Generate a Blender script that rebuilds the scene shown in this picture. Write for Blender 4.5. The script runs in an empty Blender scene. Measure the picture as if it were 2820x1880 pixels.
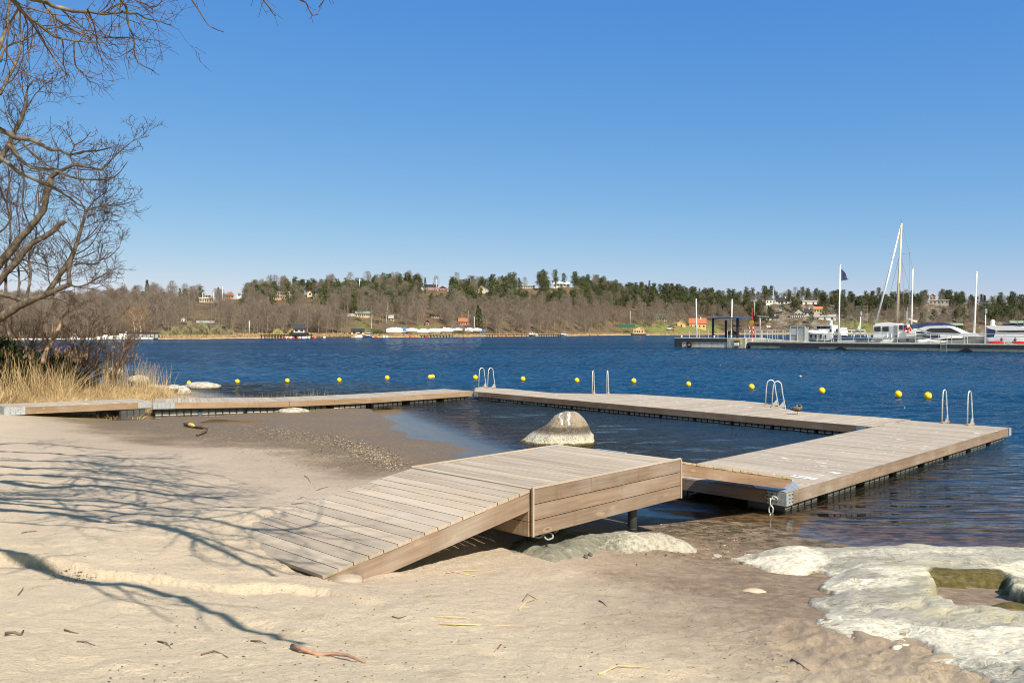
import bpy, math, random
import numpy as np
from mathutils import Vector, Matrix
R = math.radians
scene = bpy.context.scene
COL = scene.collection

# ------------------------------------------------------------ camera, sky, sun
CX, F, HZ, H = 1410.0, 2300.0, 910.0, 3.0      # photograph's projection: centre column, focal length, horizon row, eye height
cam = bpy.data.cameras.new('camera'); cob = bpy.data.objects.new('camera', cam); COL.objects.link(cob)
cob.location = (0, 0, H); cob.rotation_euler = (R(90), 0, 0)
cam.sensor_width = 36; cam.lens = F/2820*36; cam.shift_y = (HZ-940)/2820
cam.clip_start = .05; cam.clip_end = 8000
scene.camera = cob
SUN = Vector((.56, -.83, 0)).normalized(); EL = R(46)
SUN = Vector((SUN.x*math.cos(EL), SUN.y*math.cos(EL), math.sin(EL)))
w = bpy.data.worlds.new('World'); scene.world = w; w.use_nodes = True
nt = w.node_tree; bg = nt.nodes['Background']
sky = nt.nodes.new('ShaderNodeTexSky'); sky.sky_type = 'NISHITA'; sky.sun_disc = False
sky.sun_elevation = EL; sky.sun_rotation = math.atan2(SUN.x, SUN.y)
sky.altitude = 0; sky.air_density = 1.0; sky.dust_density = .0; sky.ozone_density = 5
sep_ = nt.nodes.new('ShaderNodeSeparateColor'); com_ = nt.nodes.new('ShaderNodeCombineColor'); nt.links.new(sky.outputs[0], sep_.inputs[0])
for k_, (sc_, pw_) in enumerate(((.80, 1.15), (.63, .70), (.66, .24))):      # the photograph's colour response: per-channel gamma of the sky
    a_ = nt.nodes.new('ShaderNodeMath'); a_.operation = 'MULTIPLY'; a_.inputs[1].default_value = .1; nt.links.new(sep_.outputs[k_], a_.inputs[0])
    b_ = nt.nodes.new('ShaderNodeMath'); b_.operation = 'POWER'; b_.inputs[1].default_value = pw_; nt.links.new(a_.outputs[0], b_.inputs[0])
    c_ = nt.nodes.new('ShaderNodeMath'); c_.operation = 'MULTIPLY'; c_.inputs[1].default_value = sc_*8.0; nt.links.new(b_.outputs[0], c_.inputs[0]); nt.links.new(c_.outputs[0], com_.inputs[k_])
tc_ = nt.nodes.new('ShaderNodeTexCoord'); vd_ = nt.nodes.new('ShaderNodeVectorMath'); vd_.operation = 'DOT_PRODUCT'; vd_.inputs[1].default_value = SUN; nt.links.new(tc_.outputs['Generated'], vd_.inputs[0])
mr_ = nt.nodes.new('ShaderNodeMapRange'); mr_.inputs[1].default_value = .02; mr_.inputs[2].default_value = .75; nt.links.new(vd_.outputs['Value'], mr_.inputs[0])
mx_ = nt.nodes.new('ShaderNodeMix'); mx_.data_type = 'RGBA'; mx_.blend_type = 'MULTIPLY'; mx_.inputs[7].default_value = (3.1, 1.62, .68, 1)   # paler, warmer tint added to the unseen sunward sky, to take blue from shadows
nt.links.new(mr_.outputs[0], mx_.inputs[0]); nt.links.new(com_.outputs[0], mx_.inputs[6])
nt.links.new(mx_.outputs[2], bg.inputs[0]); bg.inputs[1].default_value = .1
sl = bpy.data.lights.new('sun', 'SUN'); sl.energy = 5.0; sl.angle = R(.42); sl.color = (1, .905, .765)
so = bpy.data.objects.new('sun', sl); COL.objects.link(so)
so.rotation_euler = (-SUN).to_track_quat('-Z', 'Y').to_euler()
vs = scene.view_settings; vs.view_transform = 'Standard'; vs.look = 'None'; vs.exposure = .68; vs.gamma = 1
scene.cycles.max_bounces = 8; scene.cycles.transparent_max_bounces = 24
scene.cycles.use_denoising = True; scene.cycles.pixel_filter_type = 'BLACKMAN_HARRIS'; scene.cycles.filter_width = 1.05

# ------------------------------------------------------------ projection helpers (photo pixel -> metres in the place)
def G(px, py, z=0.0):
    Y = F*(H-z)/(py-HZ); return Vector(((px-CX)/F*Y, Y, z))
def At(px, py, Y):
    return Vector(((px-CX)/F*Y, Y, H-(py-HZ)/F*Y))
def proj(p):
    return CX+F*p[0]/p[1], HZ-F*(p[2]-H)/p[1]

# ------------------------------------------------------------ numpy noise
def _hash(ix, iy, seed):
    n = (ix.astype(np.int64)*374761393 + iy.astype(np.int64)*668265263 + seed*1442695041) & 0x7fffffff
    n = ((n ^ (n >> 13))*1274126177) & 0x7fffffff
    return ((n ^ (n >> 16)) & 0xffff)/65535.0
def vnoise(x, y, seed=0):
    x = np.asarray(x, float); y = np.asarray(y, float)
    ix = np.floor(x); iy = np.floor(y); fx = x-ix; fy = y-iy
    fx = fx*fx*(3-2*fx); fy = fy*fy*(3-2*fy)
    a = _hash(ix, iy, seed); b = _hash(ix+1, iy, seed); c = _hash(ix, iy+1, seed); d = _hash(ix+1, iy+1, seed)
    return (a*(1-fx)+b*fx)*(1-fy)+(c*(1-fx)+d*fx)*fy - .5
def fbm(x, y, oct=4, seed=0, gain=.5):
    s = 0; a = 1
    for o in range(oct):
        s = s + a*vnoise(np.asarray(x)*2**o+o*17.3, np.asarray(y)*2**o+o*9.1, seed+o); a *= gain
    return s

# ------------------------------------------------------------ mesh builder
class MB:
    def __init__(s): s.v = []; s.f = []; s.uv = []; s.r = []
    def face(s, idx, uv=None, r=0.5):
        s.f.append(idx); s.uv.append(uv); s.r.append(r)
    def obox(s, c, a, b, d, r=None):
        """oriented box: centre, three half-axes (a is the grain direction)"""
        c = Vector(c); a = Vector(a); b = Vector(b); d = Vector(d)
        if a.cross(b).dot(d) < 0: d = -d
        r = random.random() if r is None else r
        n = len(s.v)
        la, lb, ld = a.length, b.length, d.length
        loc = []
        for i in (-1, 1):
            for j in (-1, 1):
                for k in (-1, 1):
                    s.v.append(tuple(c+a*i+b*j+d*k)); loc.append((i*la, j*lb, k*ld))
        for q in ((0,1,3,2),(4,6,7,5),(0,4,5,1),(2,3,7,6),(0,2,6,4),(1,5,7,3)):
            uv = [(loc[t][0]+r*37, loc[t][1]+loc[t][2]+r*91) for t in q]
            s.face([n+t for t in q], uv, r)
    def box(s, x0, x1, y0, y1, z0, z1, r=None):
        s.obox(((x0+x1)/2, (y0+y1)/2, (z0+z1)/2), ((x1-x0)/2,0,0), (0,(y1-y0)/2,0), (0,0,(z1-z0)/2), r)
    def beam(s, p, q, wid, hgt, up=(0,0,1), r=None):
        p = Vector(p); q = Vector(q); a = (q-p)/2; u = Vector(up)
        b = a.cross(u)
        if b.length < 1e-6: b = a.cross(Vector((0,1,0)))
        b = b.normalized()*wid/2; d = b.cross(a).normalized()*hgt/2
        s.obox((p+q)/2, a, b, d, r)
    def tube(s, pts, rad, n=6, cap=True, r=.5):
        pts = [Vector(p) for p in pts]; m = len(pts)
        if not hasattr(rad, '__len__'): rad = [rad]*m
        base = len(s.v); up = None; L = 0
        for i, p in enumerate(pts):
            d = (pts[min(i+1, m-1)]-pts[max(i-1, 0)])
            if d.length < 1e-9: d = Vector((0,0,1))
            d.normalize()
            if up is None:
                up = d.orthogonal().normalized()
            else:
                up = up-d*up.dot(d)
                if up.length < 1e-6: up = d.orthogonal()
                up.normalize()
            e = d.cross(up)
            for k in range(n):
                t = 2*math.pi*k/n
                s.v.append(tuple(p+(up*math.cos(t)+e*math.sin(t))*rad[i]))
        for i in range(m-1):
            l2 = L+(pts[i+1]-pts[i]).length
            for k in range(n):
                k2 = (k+1) % n
                s.face([base+i*n+k, base+i*n+k2, base+(i+1)*n+k2, base+(i+1)*n+k],
                       [(L, k/n*.2), (L, (k+1)/n*.2), (l2, (k+1)/n*.2), (l2, k/n*.2)], r)
            L = l2
        if cap:
            s.face([base+k for k in range(n)][::-1], None, r); s.face([base+(m-1)*n+k for k in range(n)], None, r)
    def ell(s, c, rx, ry, rz, nu=12, nv=8, r=.5):
        base = len(s.v)
        for j in range(nv+1):
            ph = math.pi*j/nv
            for i in range(nu):
                t = 2*math.pi*i/nu
                s.v.append((c[0]+rx*math.sin(ph)*math.cos(t), c[1]+ry*math.sin(ph)*math.sin(t), c[2]+rz*math.cos(ph)))
        for j in range(nv):
            for i in range(nu):
                i2 = (i+1) % nu
                s.face([base+j*nu+i, base+(j+1)*nu+i, base+(j+1)*nu+i2, base+j*nu+i2], None, r)
    def prism(s, poly, z0, z1, r=.5):
        """poly: list of (x,y) counter-clockwise; z0,z1 scalars or lists"""
        n = len(poly); b = len(s.v)
        Z0 = z0 if hasattr(z0, '__len__') else [z0]*n; Z1 = z1 if hasattr(z1, '__len__') else [z1]*n
        ar = sum(poly[i][0]*poly[(i+1) % n][1]-poly[(i+1) % n][0]*poly[i][1] for i in range(n))
        if ar < 0: poly = poly[::-1]; Z0 = Z0[::-1]; Z1 = Z1[::-1]
        for i in range(n): s.v.append((poly[i][0], poly[i][1], Z0[i]))
        for i in range(n): s.v.append((poly[i][0], poly[i][1], Z1[i]))
        s.face([b+i for i in range(n)][::-1], None, r); s.face([b+n+i for i in range(n)], None, r)
        for i in range(n):
            j = (i+1) % n; s.face([b+i, b+j, b+n+j, b+n+i], None, r)
    def torus(s, c, ax, Rr, rr, nu=16, nv=6, stretch=(0,0,0), r=.5):
        ax = Vector(ax).normalized(); u = ax.orthogonal().normalized(); v = ax.cross(u); st = Vector(stretch)
        b = len(s.v); c = Vector(c)
        for i in range(nu):
            t = 2*math.pi*i/nu; d = u*math.cos(t)+v*math.sin(t)
            o = st*(1 if d.dot(st) > 1e-6 else -1 if d.dot(st) < -1e-6 else 0)
            for k in range(nv):
                p = 2*math.pi*k/nv
                s.v.append(tuple(c+o+d*(Rr+rr*math.cos(p))+ax*rr*math.sin(p)))
        for i in range(nu):
            for k in range(nv):
                i2 = (i+1) % nu; k2 = (k+1) % nv
                s.face([b+i*nv+k, b+i2*nv+k, b+i2*nv+k2, b+i*nv+k2], None, r)
    def build(s, name, mat, parent=None, smooth=False, loc=None):
        me = bpy.data.meshes.new(name)
        off = Vector(loc) if loc is not None else None
        vv = s.v if off is None else [(x-off.x, y-off.y, z-off.z) for x, y, z in s.v]
        me.from_pydata(vv, [], s.f)
        if any(u is not None for u in s.uv):
            lay = me.uv_layers.new(name='UVMap'); buf = []
            for f, u in zip(s.f, s.uv):
                if u is None:
                    for t in f: buf += [s.v[t][0], s.v[t][1]]
                else:
                    for q in u: buf += [q[0], q[1]]
            lay.data.foreach_set('uv', buf)
        at = me.attributes.new('rnd', 'FLOAT', 'FACE'); at.data.foreach_set('value', s.r)
        if smooth: me.polygons.foreach_set('use_smooth', [True]*len(s.f))
        me.materials.append(mat); me.update()
        o = bpy.data.objects.new(name, me); COL.objects.link(o)
        if parent is not None: o.parent = parent
        if off is not None and parent is None: o.location = off
        return o

def tag(o, label=None, cat=None, group=None, kind=None):
    if label: o['label'] = label
    if cat: o['category'] = cat
    if group: o['group'] = group
    if kind: o['kind'] = kind
    return o
def thing(name, label, cat, loc=(0,0,0), rz=0, group=None):
    o = bpy.data.objects.new(name, None); COL.objects.link(o); o.empty_display_size = .2
    o.location = loc; o.rotation_euler = (0, 0, rz)
    return tag(o, label, cat, group)
def copy_tree(o, parent=None):
    c = o.copy(); COL.objects.link(c); c.parent = parent
    for ch in [x for x in o.children]: copy_tree(ch, c)
    return c
def numesh(name, V, Fc, mat, attrs=None, smooth=True, parent=None):
    """mesh from numpy vertices and an (n,3|4) face array; attrs: dict name -> per-vertex floats"""
    me = bpy.data.meshes.new(name); V = np.asarray(V, np.float32); Fc = np.asarray(Fc, np.int32); k = Fc.shape[1]
    me.vertices.add(len(V)); me.vertices.foreach_set('co', V.ravel())
    me.loops.add(Fc.size); me.loops.foreach_set('vertex_index', Fc.ravel())
    me.polygons.add(len(Fc)); me.polygons.foreach_set('loop_start', np.arange(0, Fc.size, k, dtype=np.int32))
    me.polygons.foreach_set('loop_total', np.full(len(Fc), k, np.int32))
    me.polygons.foreach_set('use_smooth', np.full(len(Fc), smooth))
    for n, a in (attrs or {}).items():
        t = me.attributes.new(n, 'FLOAT', 'POINT'); t.data.foreach_set('value', np.asarray(a, np.float32))
    me.update(calc_edges=True); me.validate()
    me.materials.append(mat)
    o = bpy.data.objects.new(name, me); COL.objects.link(o)
    if parent is not None: o.parent = parent
    return o

# ------------------------------------------------------------ materials
class NT:
    def __init__(s, name):
        s.m = bpy.data.materials.new(name); s.m.use_nodes = True; s.t = s.m.node_tree
        s.t.nodes.clear(); s.out = s.t.nodes.new('ShaderNodeOutputMaterial')
    def n(s, typ, **k):
        nd = s.t.nodes.new('ShaderNode'+typ)
        for a, b in k.items(): setattr(nd, a, b)
        return nd
    def link(s, a, b): s.t.links.new(a, b)
    def setin(s, nd, key, v):
        i = nd.inputs[key]
        if hasattr(v, 'is_output') or isinstance(v, bpy.types.NodeSocket): s.link(v, i)
        else:
            if i.type == 'RGBA' and len(v) == 3: v = (*v, 1)
            i.default_value = v
    def coord(s, kind='Object'): return s.n('TexCoord').outputs[kind]
    def geo(s, k='Position'): return s.n('NewGeometry').outputs[k]
    def attr(s, name, out='Fac'):
        a = s.n('Attribute'); a.attribute_name = name; return a.outputs[out]
    def map(s, vec, scale=(1,1,1), rot=(0,0,0)):
        m = s.n('Mapping'); s.link(vec, m.inputs[0]); m.inputs['Scale'].default_value = scale; m.inputs['Rotation'].default_value = rot
        return m.outputs[0]
    def noise(s, vec=None, scale=5, detail=4, rough=.55, dist=0, out='Fac'):
        nd = s.n('TexNoise'); nd.inputs['Scale'].default_value = scale; nd.inputs['Detail'].default_value = detail
        nd.inputs['Roughness'].default_value = rough; nd.inputs['Distortion'].default_value = dist
        if vec is not None: s.link(vec, nd.inputs['Vector'])
        return nd.outputs[out]
    def voro(s, vec=None, scale=5, feat='F1', out='Distance'):
        nd = s.n('TexVoronoi', feature=feat); nd.inputs['Scale'].default_value = scale
        if vec is not None: s.link(vec, nd.inputs['Vector'])
        return nd.outputs[out]
    def ramp(s, fac, stops, interp='LINEAR'):
        nd = s.n('ValToRGB'); cr = nd.color_ramp; cr.interpolation = interp
        cr.elements.remove(cr.elements[1])
        for q, (p, c) in enumerate(stops):
            e = cr.elements.new(p) if q else cr.elements[0]
            if not q: e.position = p
            e.color = (c, c, c, 1) if not hasattr(c, '__len__') else (*c, 1)
        s.link(fac, nd.inputs[0]); return nd.outputs[0]
    def math(s, op, a, b=0., c=0., clamp=False):
        nd = s.n('Math', operation=op); nd.use_clamp = clamp
        for i, v in enumerate((a, b, c)):
            if isinstance(v, bpy.types.NodeSocket): s.link(v, nd.inputs[i])
            else: nd.inputs[i].default_value = v
        return nd.outputs[0]
    def mr(s, v, a, b, c=0., d=1.):
        nd = s.n('MapRange'); s.link(v, nd.inputs[0])
        for i, t in zip((1, 2, 3, 4), (a, b, c, d)): nd.inputs[i].default_value = t
        return nd.outputs[0]
    def mix(s, fac, a, b, mode='MIX'):
        nd = s.n('Mix', data_type='RGBA', blend_type=mode)
        for i, v in ((0, fac), (6, a), (7, b)):
            if isinstance(v, bpy.types.NodeSocket): s.link(v, nd.inputs[i])
            elif i == 0: nd.inputs[0].default_value = v
            else: nd.inputs[i].default_value = (*v, 1)
        return nd.outputs[2]
    def bump(s, h, strength=.5, dist=.01, normal=None):
        nd = s.n('Bump'); nd.inputs['Strength'].default_value = strength; nd.inputs['Distance'].default_value = dist
        s.link(h, nd.inputs['Height'])
        if normal is not None: s.link(normal, nd.inputs['Normal'])
        return nd.outputs[0]
    def pbsdf(s, col, rough=.6, normal=None, metal=0., spec=.5):
        p = s.n('BsdfPrincipled'); s.setin(p, 'Base Color', col); s.setin(p, 'Roughness', rough)
        s.setin(p, 'Metallic', metal); s.setin(p, 'Specular IOR Level', spec)
        if normal is not None: s.link(normal, p.inputs['Normal'])
        return p.outputs[0]
    def done(s, sh): s.link(sh, s.out.inputs[0]); return s.m

def M_plain(name, c, rough=.6, var=.25, scale=6, metal=0., bump=.0, spec=.4):
    n = NT(name); co = n.coord('Object')
    f = n.noise(co, scale, 5, .6); c2 = tuple(x*(1-var) for x in c); c3 = tuple(min(1, x*(1+var*.6)) for x in c)
    col = n.ramp(f, [(.3, c2), (.55, c), (.75, c3)])
    return n.done(n.pbsdf(col, rough, n.bump(f, bump, .01) if bump else None, metal, spec))

def M_wood(name, c_lo, c_hi, grain=26., knots=True, stains=False, rough=.75, cut=0.):
    n = NT(name); uv = n.n('UVMap').outputs[0]; rnd = n.attr('rnd')
    g = n.noise(n.map(uv, (1.3, grain, 1)), 1.0, 5, .65, .4)
    g2 = n.noise(n.map(uv, (.35, 3.5, 1)), 1.0, 3, .6, .2)
    f = n.math('ADD', n.math('MULTIPLY', g, .6), n.math('MULTIPLY', g2, .4))
    col = n.ramp(f, [(.3, c_lo), (.52, tuple((a+b)/2 for a, b in zip(c_lo, c_hi))), (.72, c_hi)])
    tone = n.mr(rnd, 0, 1, .82, 1.10)
    tn = n.n('CombineColor'); [n.link(tone, tn.inputs[i]) for i in range(3)]
    col = n.mix(1., col, tn.outputs[0], 'MULTIPLY')
    col = n.mix(n.mr(n.noise(n.map(uv, (.9, 1.2, 1)), 1, 3, .6), .5, .8, 0, .35), col, tuple(x*1.05 for x in (.40, .39, .37)))
    if knots:
        k = n.voro(n.map(uv, (2.1, 5.5, 1)), 1.0)
        kk = n.mr(k, .05, .14, 1, 0)
        kk = n.math('MULTIPLY', kk, n.mr(n.noise(uv, 1.7, 1), .48, .56, 0, 1))
        k2 = n.math('MULTIPLY', n.mr(k, .10, .20, 1, 0), n.math('SUBTRACT', 1., kk)); k2 = n.math('MULTIPLY', k2, n.mr(n.noise(uv, 1.7, 1), .46, .54, 0, .55)); col = n.mix(k2, col, tuple(min(1, x*1.5) for x in c_hi))
        col = n.mix(n.math('MULTIPLY', kk, .6), col, tuple(x*.6 for x in c_lo)); drip = n.mr(n.noise(n.map(uv, (9., 1.1, 1)), 1, 3, .6), .58, .72, 0, .35); col = n.mix(drip, col, tuple(x*.7 for x in c_lo))
    if stains:
        p = n.map(n.geo(), (1, 1, 1), (0, 0, R(45)))
        wob = n.n('VectorMath', operation='ADD'); n.link(p, wob.inputs[0])
        nz = n.noise(p, 9, 3, .6, 0, 'Color'); sc = n.n('VectorMath', operation='SCALE'); n.link(nz, sc.inputs[0]); sc.inputs['Scale'].default_value = .16; n.link(sc.outputs[0], wob.inputs[1])
        v = n.voro(n.map(wob.outputs[0], (1.5, 2.6, 1)), 1.0)
        big = n.mr(v, .10, .16, 1, 0)
        m1 = n.mr(n.noise(p, .55, 2), .46, .56, 0, 1)
        v2 = n.voro(n.map(wob.outputs[0], (5.5, 8, 1)), 1.0)
        sm = n.math('MULTIPLY', n.mr(v2, .12, .20, 1, 0), n.mr(n.noise(p, .9, 2), .47, .56, 0, 1))
        sp = n.math('MAXIMUM', n.math('MULTIPLY', big, m1), n.math('MULTIPLY', sm, .8))
        col = n.mix(n.math('MULTIPLY', sp, .85), col, (.74, .73, .70))
        drt = n.mr(n.noise(p, 1.1, 5, .7), .56, .78, 0, .3)
        col = n.mix(drt, col, (.12, .10, .075))
    h = n.bump(g, .35, .004)
    return n.done(n.pbsdf(col, rough, h, 0, .25))

mt = {}
mt['deck'] = M_wood('weathered_deck', (0.273, 0.224, 0.180), (0.458, 0.400, 0.334), stains=True, knots=False)
mt['deck2'] = M_wood('weathered_deck_clean', (0.273, 0.216, 0.163), (0.493, 0.422, 0.343), knots=False)
mt['side'] = M_wood('brown_side_timber', (0.150, 0.092, 0.057), (0.317, 0.216, 0.141))
mt['side2'] = M_wood('honey_side_timber', (0.202, 0.128, 0.075), (0.378, 0.273, 0.180))
mt['side3'] = M_wood('warm_side_timber', (0.136, 0.092, 0.064), (0.308, 0.231, 0.172))
mt['cut'] = M_wood('pale_cut_timber', (0.264, 0.194, 0.114), (0.458, 0.370, 0.246), knots=False)

def M_galv(name, c=(.42, .46, .49)):
    n = NT(name); co = n.coord('Object')
    v = n.voro(co, 45, out='Color'); f = n.noise(co, 14, 5, .6)
    bw = n.n('RGBToBW'); n.link(v, bw.inputs[0])
    col = n.ramp(n.math('ADD', n.math('MULTIPLY', bw.outputs[0], .35), n.math('MULTIPLY', f, .65)), [(.25, tuple(x*.6 for x in c)), (.55, c), (.8, tuple(min(1, x*1.3) for x in c))])
    return n.done(n.pbsdf(col, .45, n.bump(f, .15, .004), .45, .5))
mt['galv'] = M_galv('galvanised_steel')
mt['rail'] = M_galv('rail_steel', (.62, .63, .62))
mt['black_pl'] = M_plain('black_plastic', (.035, .037, .04), .5, .3, 9)
mt['float'] = M_plain('dark_float_plastic', (.06, .065, .068), .55, .35, 5, bump=.2)
mt['lime'] = M_plain('pale_lime_deposit', (.55, .52, .46), .9, .35, 20)
mt['white'] = M_plain('white_gelcoat', (.80, .80, .79), .3, .06, 3, spec=.5)
mt['white_t'] = M_plain('white_tarpaulin', (.72, .73, .74), .6, .22, 2.2, bump=.4)
mt['blue_t'] = M_plain('blue_tarpaulin', (.03, .16, .50), .5, .3, 2, bump=.4)
mt['navy'] = M_plain('navy_canvas', (.018, .025, .09), .8, .25, 3)
mt['bluehull'] = M_plain('blue_hull_paint', (.035, .06, .13), .35, .2, 2)
mt['greyhull'] = M_plain('grey_hull_paint', (.50, .52, .56), .4, .1, 2)
mt['glass'] = M_plain('dark_window_glass', (.012, .016, .022), .08, .2, 2, spec=.8)
mt['black'] = M_plain('black_paint', (.02, .02, .022), .6, .2, 3)
mt['concrete'] = None
mt['red'] = M_plain('red_plastic', (.62, .03, .025), .4, .15, 5)
mt['falu'] = M_plain('falu_red_boards', (.20, .035, .025), .8, .2, 2)
mt['orange_w'] = M_plain('orange_render', (.52, .28, .13), .8, .12, 2)
mt['yellow_w'] = M_plain('yellow_boards', (.62, .42, .17), .8, .12, 2)
mt['cream_w'] = M_plain('cream_boards', (.62, .50, .35), .8, .12, 2)
mt['white_w'] = M_plain('white_house_boards', (.74, .73, .69), .8, .08, 2)
mt['grey_w'] = M_plain('grey_boards', (.42, .42, .39), .8, .12, 2)
mt['pine_w'] = M_plain('fresh_pine_boards', (.62, .38, .17), .8, .15, 3)
mt['blue_w'] = M_plain('pale_blue_boards', (.36, .46, .50), .8, .1, 3)
mt['roof_k'] = M_plain('black_roof', (.028, .03, .036), .7, .25, 2)
mt['roof_r'] = M_plain('red_tile_roof', (.42, .12, .06), .8, .2, 4)
mt['roof_o'] = M_plain('orange_tile_roof', (.60, .18, .06), .8, .15, 4)
mt['roof_g'] = M_plain('green_roof', (.20, .28, .22), .7, .15, 4)
mt['roof_y'] = M_plain('grey_roof', (.30, .30, .29), .8, .15, 4)
mt['green_net'] = M_plain('green_fence_net', (.03, .11, .075), .8, .2, 2)
mt['rubber'] = M_plain('black_rubber', (.018, .018, .018), .85, .2, 5)
mt['yellow'] = M_plain('yellow_buoy_plastic', (.90, .60, .015), .35, .08, 3, spec=.5)
mt['paintw'] = M_plain('white_pole_paint', (.82, .82, .80), .4, .05, 3)
mt['mastwood'] = M_plain('varnished_spar', (.62, .50, .33), .5, .12, 1.5)
mt['orange_p'] = M_plain('orange_plastic', (.75, .22, .06), .5, .1, 3)
mt['flag'] = M_plain('dark_blue_flag_cloth', (.018, .028, .07), .8, .3, 1.4)
mt['greyc'] = M_plain('grey_metal_panel', (.26, .27, .275), .5, .2, 3)
# ============================================================ platform geometry needed by the ground
PZ = 1.18
P1, P2, P3, P4 = (G(1460, 1346, PZ), G(1868, 1264, PZ), G(1556, 1223, PZ), G(1149, 1287, PZ))
pd = (P2-P1).normalized(); pn = Vector((-pd.y, pd.x, 0))          # along the platform, across it (away from the viewer)
PW = ((P4-P1).dot(pn)+(P3-P2).dot(pn))/2
P4 = P1+pn*PW; P3 = P2+pn*PW
kk = (917-CX)/F; RL = (P1.x-kk*P1.y)/(pd.x-kk*pd.y)
R1 = P1-pd*RL; R1.z = H-(1571-HZ)/F*R1.y
R4 = R1+pn*PW

# ============================================================ near ground height: thin-plate spline through measured spots
edge = [(-5.4,31.9),(-4.3,28.6),(-3.0,25.4),(-2.2,23.4),(-1.2,21.2),(-.85,20),(-.3,17.2),(.9,15.0),(2.0,13.9),(3.0,13.5),(3.9,12.9),(4.35,12.0),(5.0,11.45),(7,11.1),(11,10.5),(18,9.5),(30,8)]
edgeL = [(-8,33.6),(-11,35.2),(-14,37.6),(-16,40),(-18,43),(-22,46),(-30,49),(-50,52)]
full_edge = edgeL[::-1]+edge
cps = [(x, y, 0.) for x, y in full_edge]
def cp(px, py, z): g = G(px, py, z); cps.append((g.x, g.y, z))
for a in [(917,1592,R1.z-.13),(1436,1524,.40),(1500,1562,.44),(1762,1480,.22),(1803,1464,.08),(1930,1532,.16),(2010,1542,.15),(1700,1600,.44),(1500,1700,.74),(1200,1650,.83),
          (1000,1650,.92),(1000,1800,1.18),(600,1700,1.08),(200,1600,1.0),(0,1500,.88),(0,1880,1.45),(700,1880,1.42),(1410,1880,1.33),(1700,1750,.84),(2100,1880,.98),(2200,1700,.58),(2100,1600,.32),
          (2820,1880,.88),(2820,1700,.55),(2400,1565,.2),(2820,1565,.16),(0,1350,.56),(300,1300,.46),(600,1400,.62),(600,1250,.27),(0,1250,.42),(0,1165,.37),(230,1172,.13),(500,1222,.12),
          (900,1292,.15),(1050,1302,.13),(700,1185,.05),(345,1156,-.03),(440,1159,-.03),(560,1156,-.02),(250,1152,.06),(700,1150,-.01),(440,1140,-.03),(900,1160,.02),(1149,1300,.15),(1040,1210,.045),(1150,1250,.05)]: cp(*a)
cps += [(-15.9,26.2,.36),(-20,28,.5),(-30,30,.8),(-17,33,.42),(-21,38,.45),(-30,42,.6),(-13,32,.2),(-40,36,1.2),(-15,36,.3),(-45,20,1.6),(-25,15,1.0),(-15,8,1.15),(-8,3,1.45),(0,1,1.5),(0,-6,1.7),
        (8,1,1.3),(14,3,1.0),(20,-6,1.5),(30,2,.6),(-30,-6,2.0),(14,8,.35),(9,6,.6),(-20,-30,2.4),(20,-30,2.4),(0,-60,3),(-60,0,3),(-60,-60,4),(60,-60,3),(60,-10,1.5)]
# beneath the water
EA = np.array(full_edge)
def sdist(X, Y):
    """signed distance to the waterline (positive on land)"""
    X = np.asarray(X, float); Y = np.asarray(Y, float); best = np.full(X.shape, 1e9); sg = np.ones(X.shape)
    for i in range(len(EA)-1):
        a, b = EA[i], EA[i+1]; d = b-a; L2 = d@d
        t = np.clip(((X-a[0])*d[0]+(Y-a[1])*d[1])/L2, 0, 1)
        dx = X-(a[0]+t*d[0]); dy = Y-(a[1]+t*d[1]); q = np.hypot(dx, dy)
        cr = d[0]*(Y-a[1])-d[1]*(X-a[0])
        u = q < best-1e-9; best = np.where(u, q, best); sg = np.where(u, np.where(cr > 0, -1., 1.), sg)
    return best*sg
for a_, b_, u_ in ((.15,-.05,-.06),(.38,-.02,-.035),(.62,.01,-.01),(.85,.03,.01),(1.03,.06,.015),(1.12,.3,-.02)):   # sand drifted over the foot of the ramp
    q_ = R1+pn*PW*a_+pd*RL*b_*.9; cps.append((q_.x, q_.y, R1.z+(P1.z-R1.z)*b_*.9+u_))
C3 = np.array(cps)
def _U(r2): return np.where(r2 > 1e-9, r2*np.log(np.maximum(r2, 1e-9)), 0)
_n = len(C3); _K = _U((C3[:,0][:,None]-C3[:,0])**2+(C3[:,1][:,None]-C3[:,1])**2)+np.eye(_n)*.003
_P = np.c_[np.ones(_n), C3[:,:2]]; _A = np.block([[_K, _P],[_P.T, np.zeros((3,3))]])
_W = np.linalg.solve(_A, np.r_[C3[:,2], 0,0,0])
def tps(X, Y):
    X = np.asarray(X, float); Y = np.asarray(Y, float); z = _W[_n]+_W[_n+1]*X+_W[_n+2]*Y
    for i in range(_n): z = z+_W[i]*_U((X-C3[i,0])**2+(Y-C3[i,1])**2)
    return z
def sst(a, b, x): t = np.clip((x-a)/(b-a), 0, 1); return t*t*(3-2*t)
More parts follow.
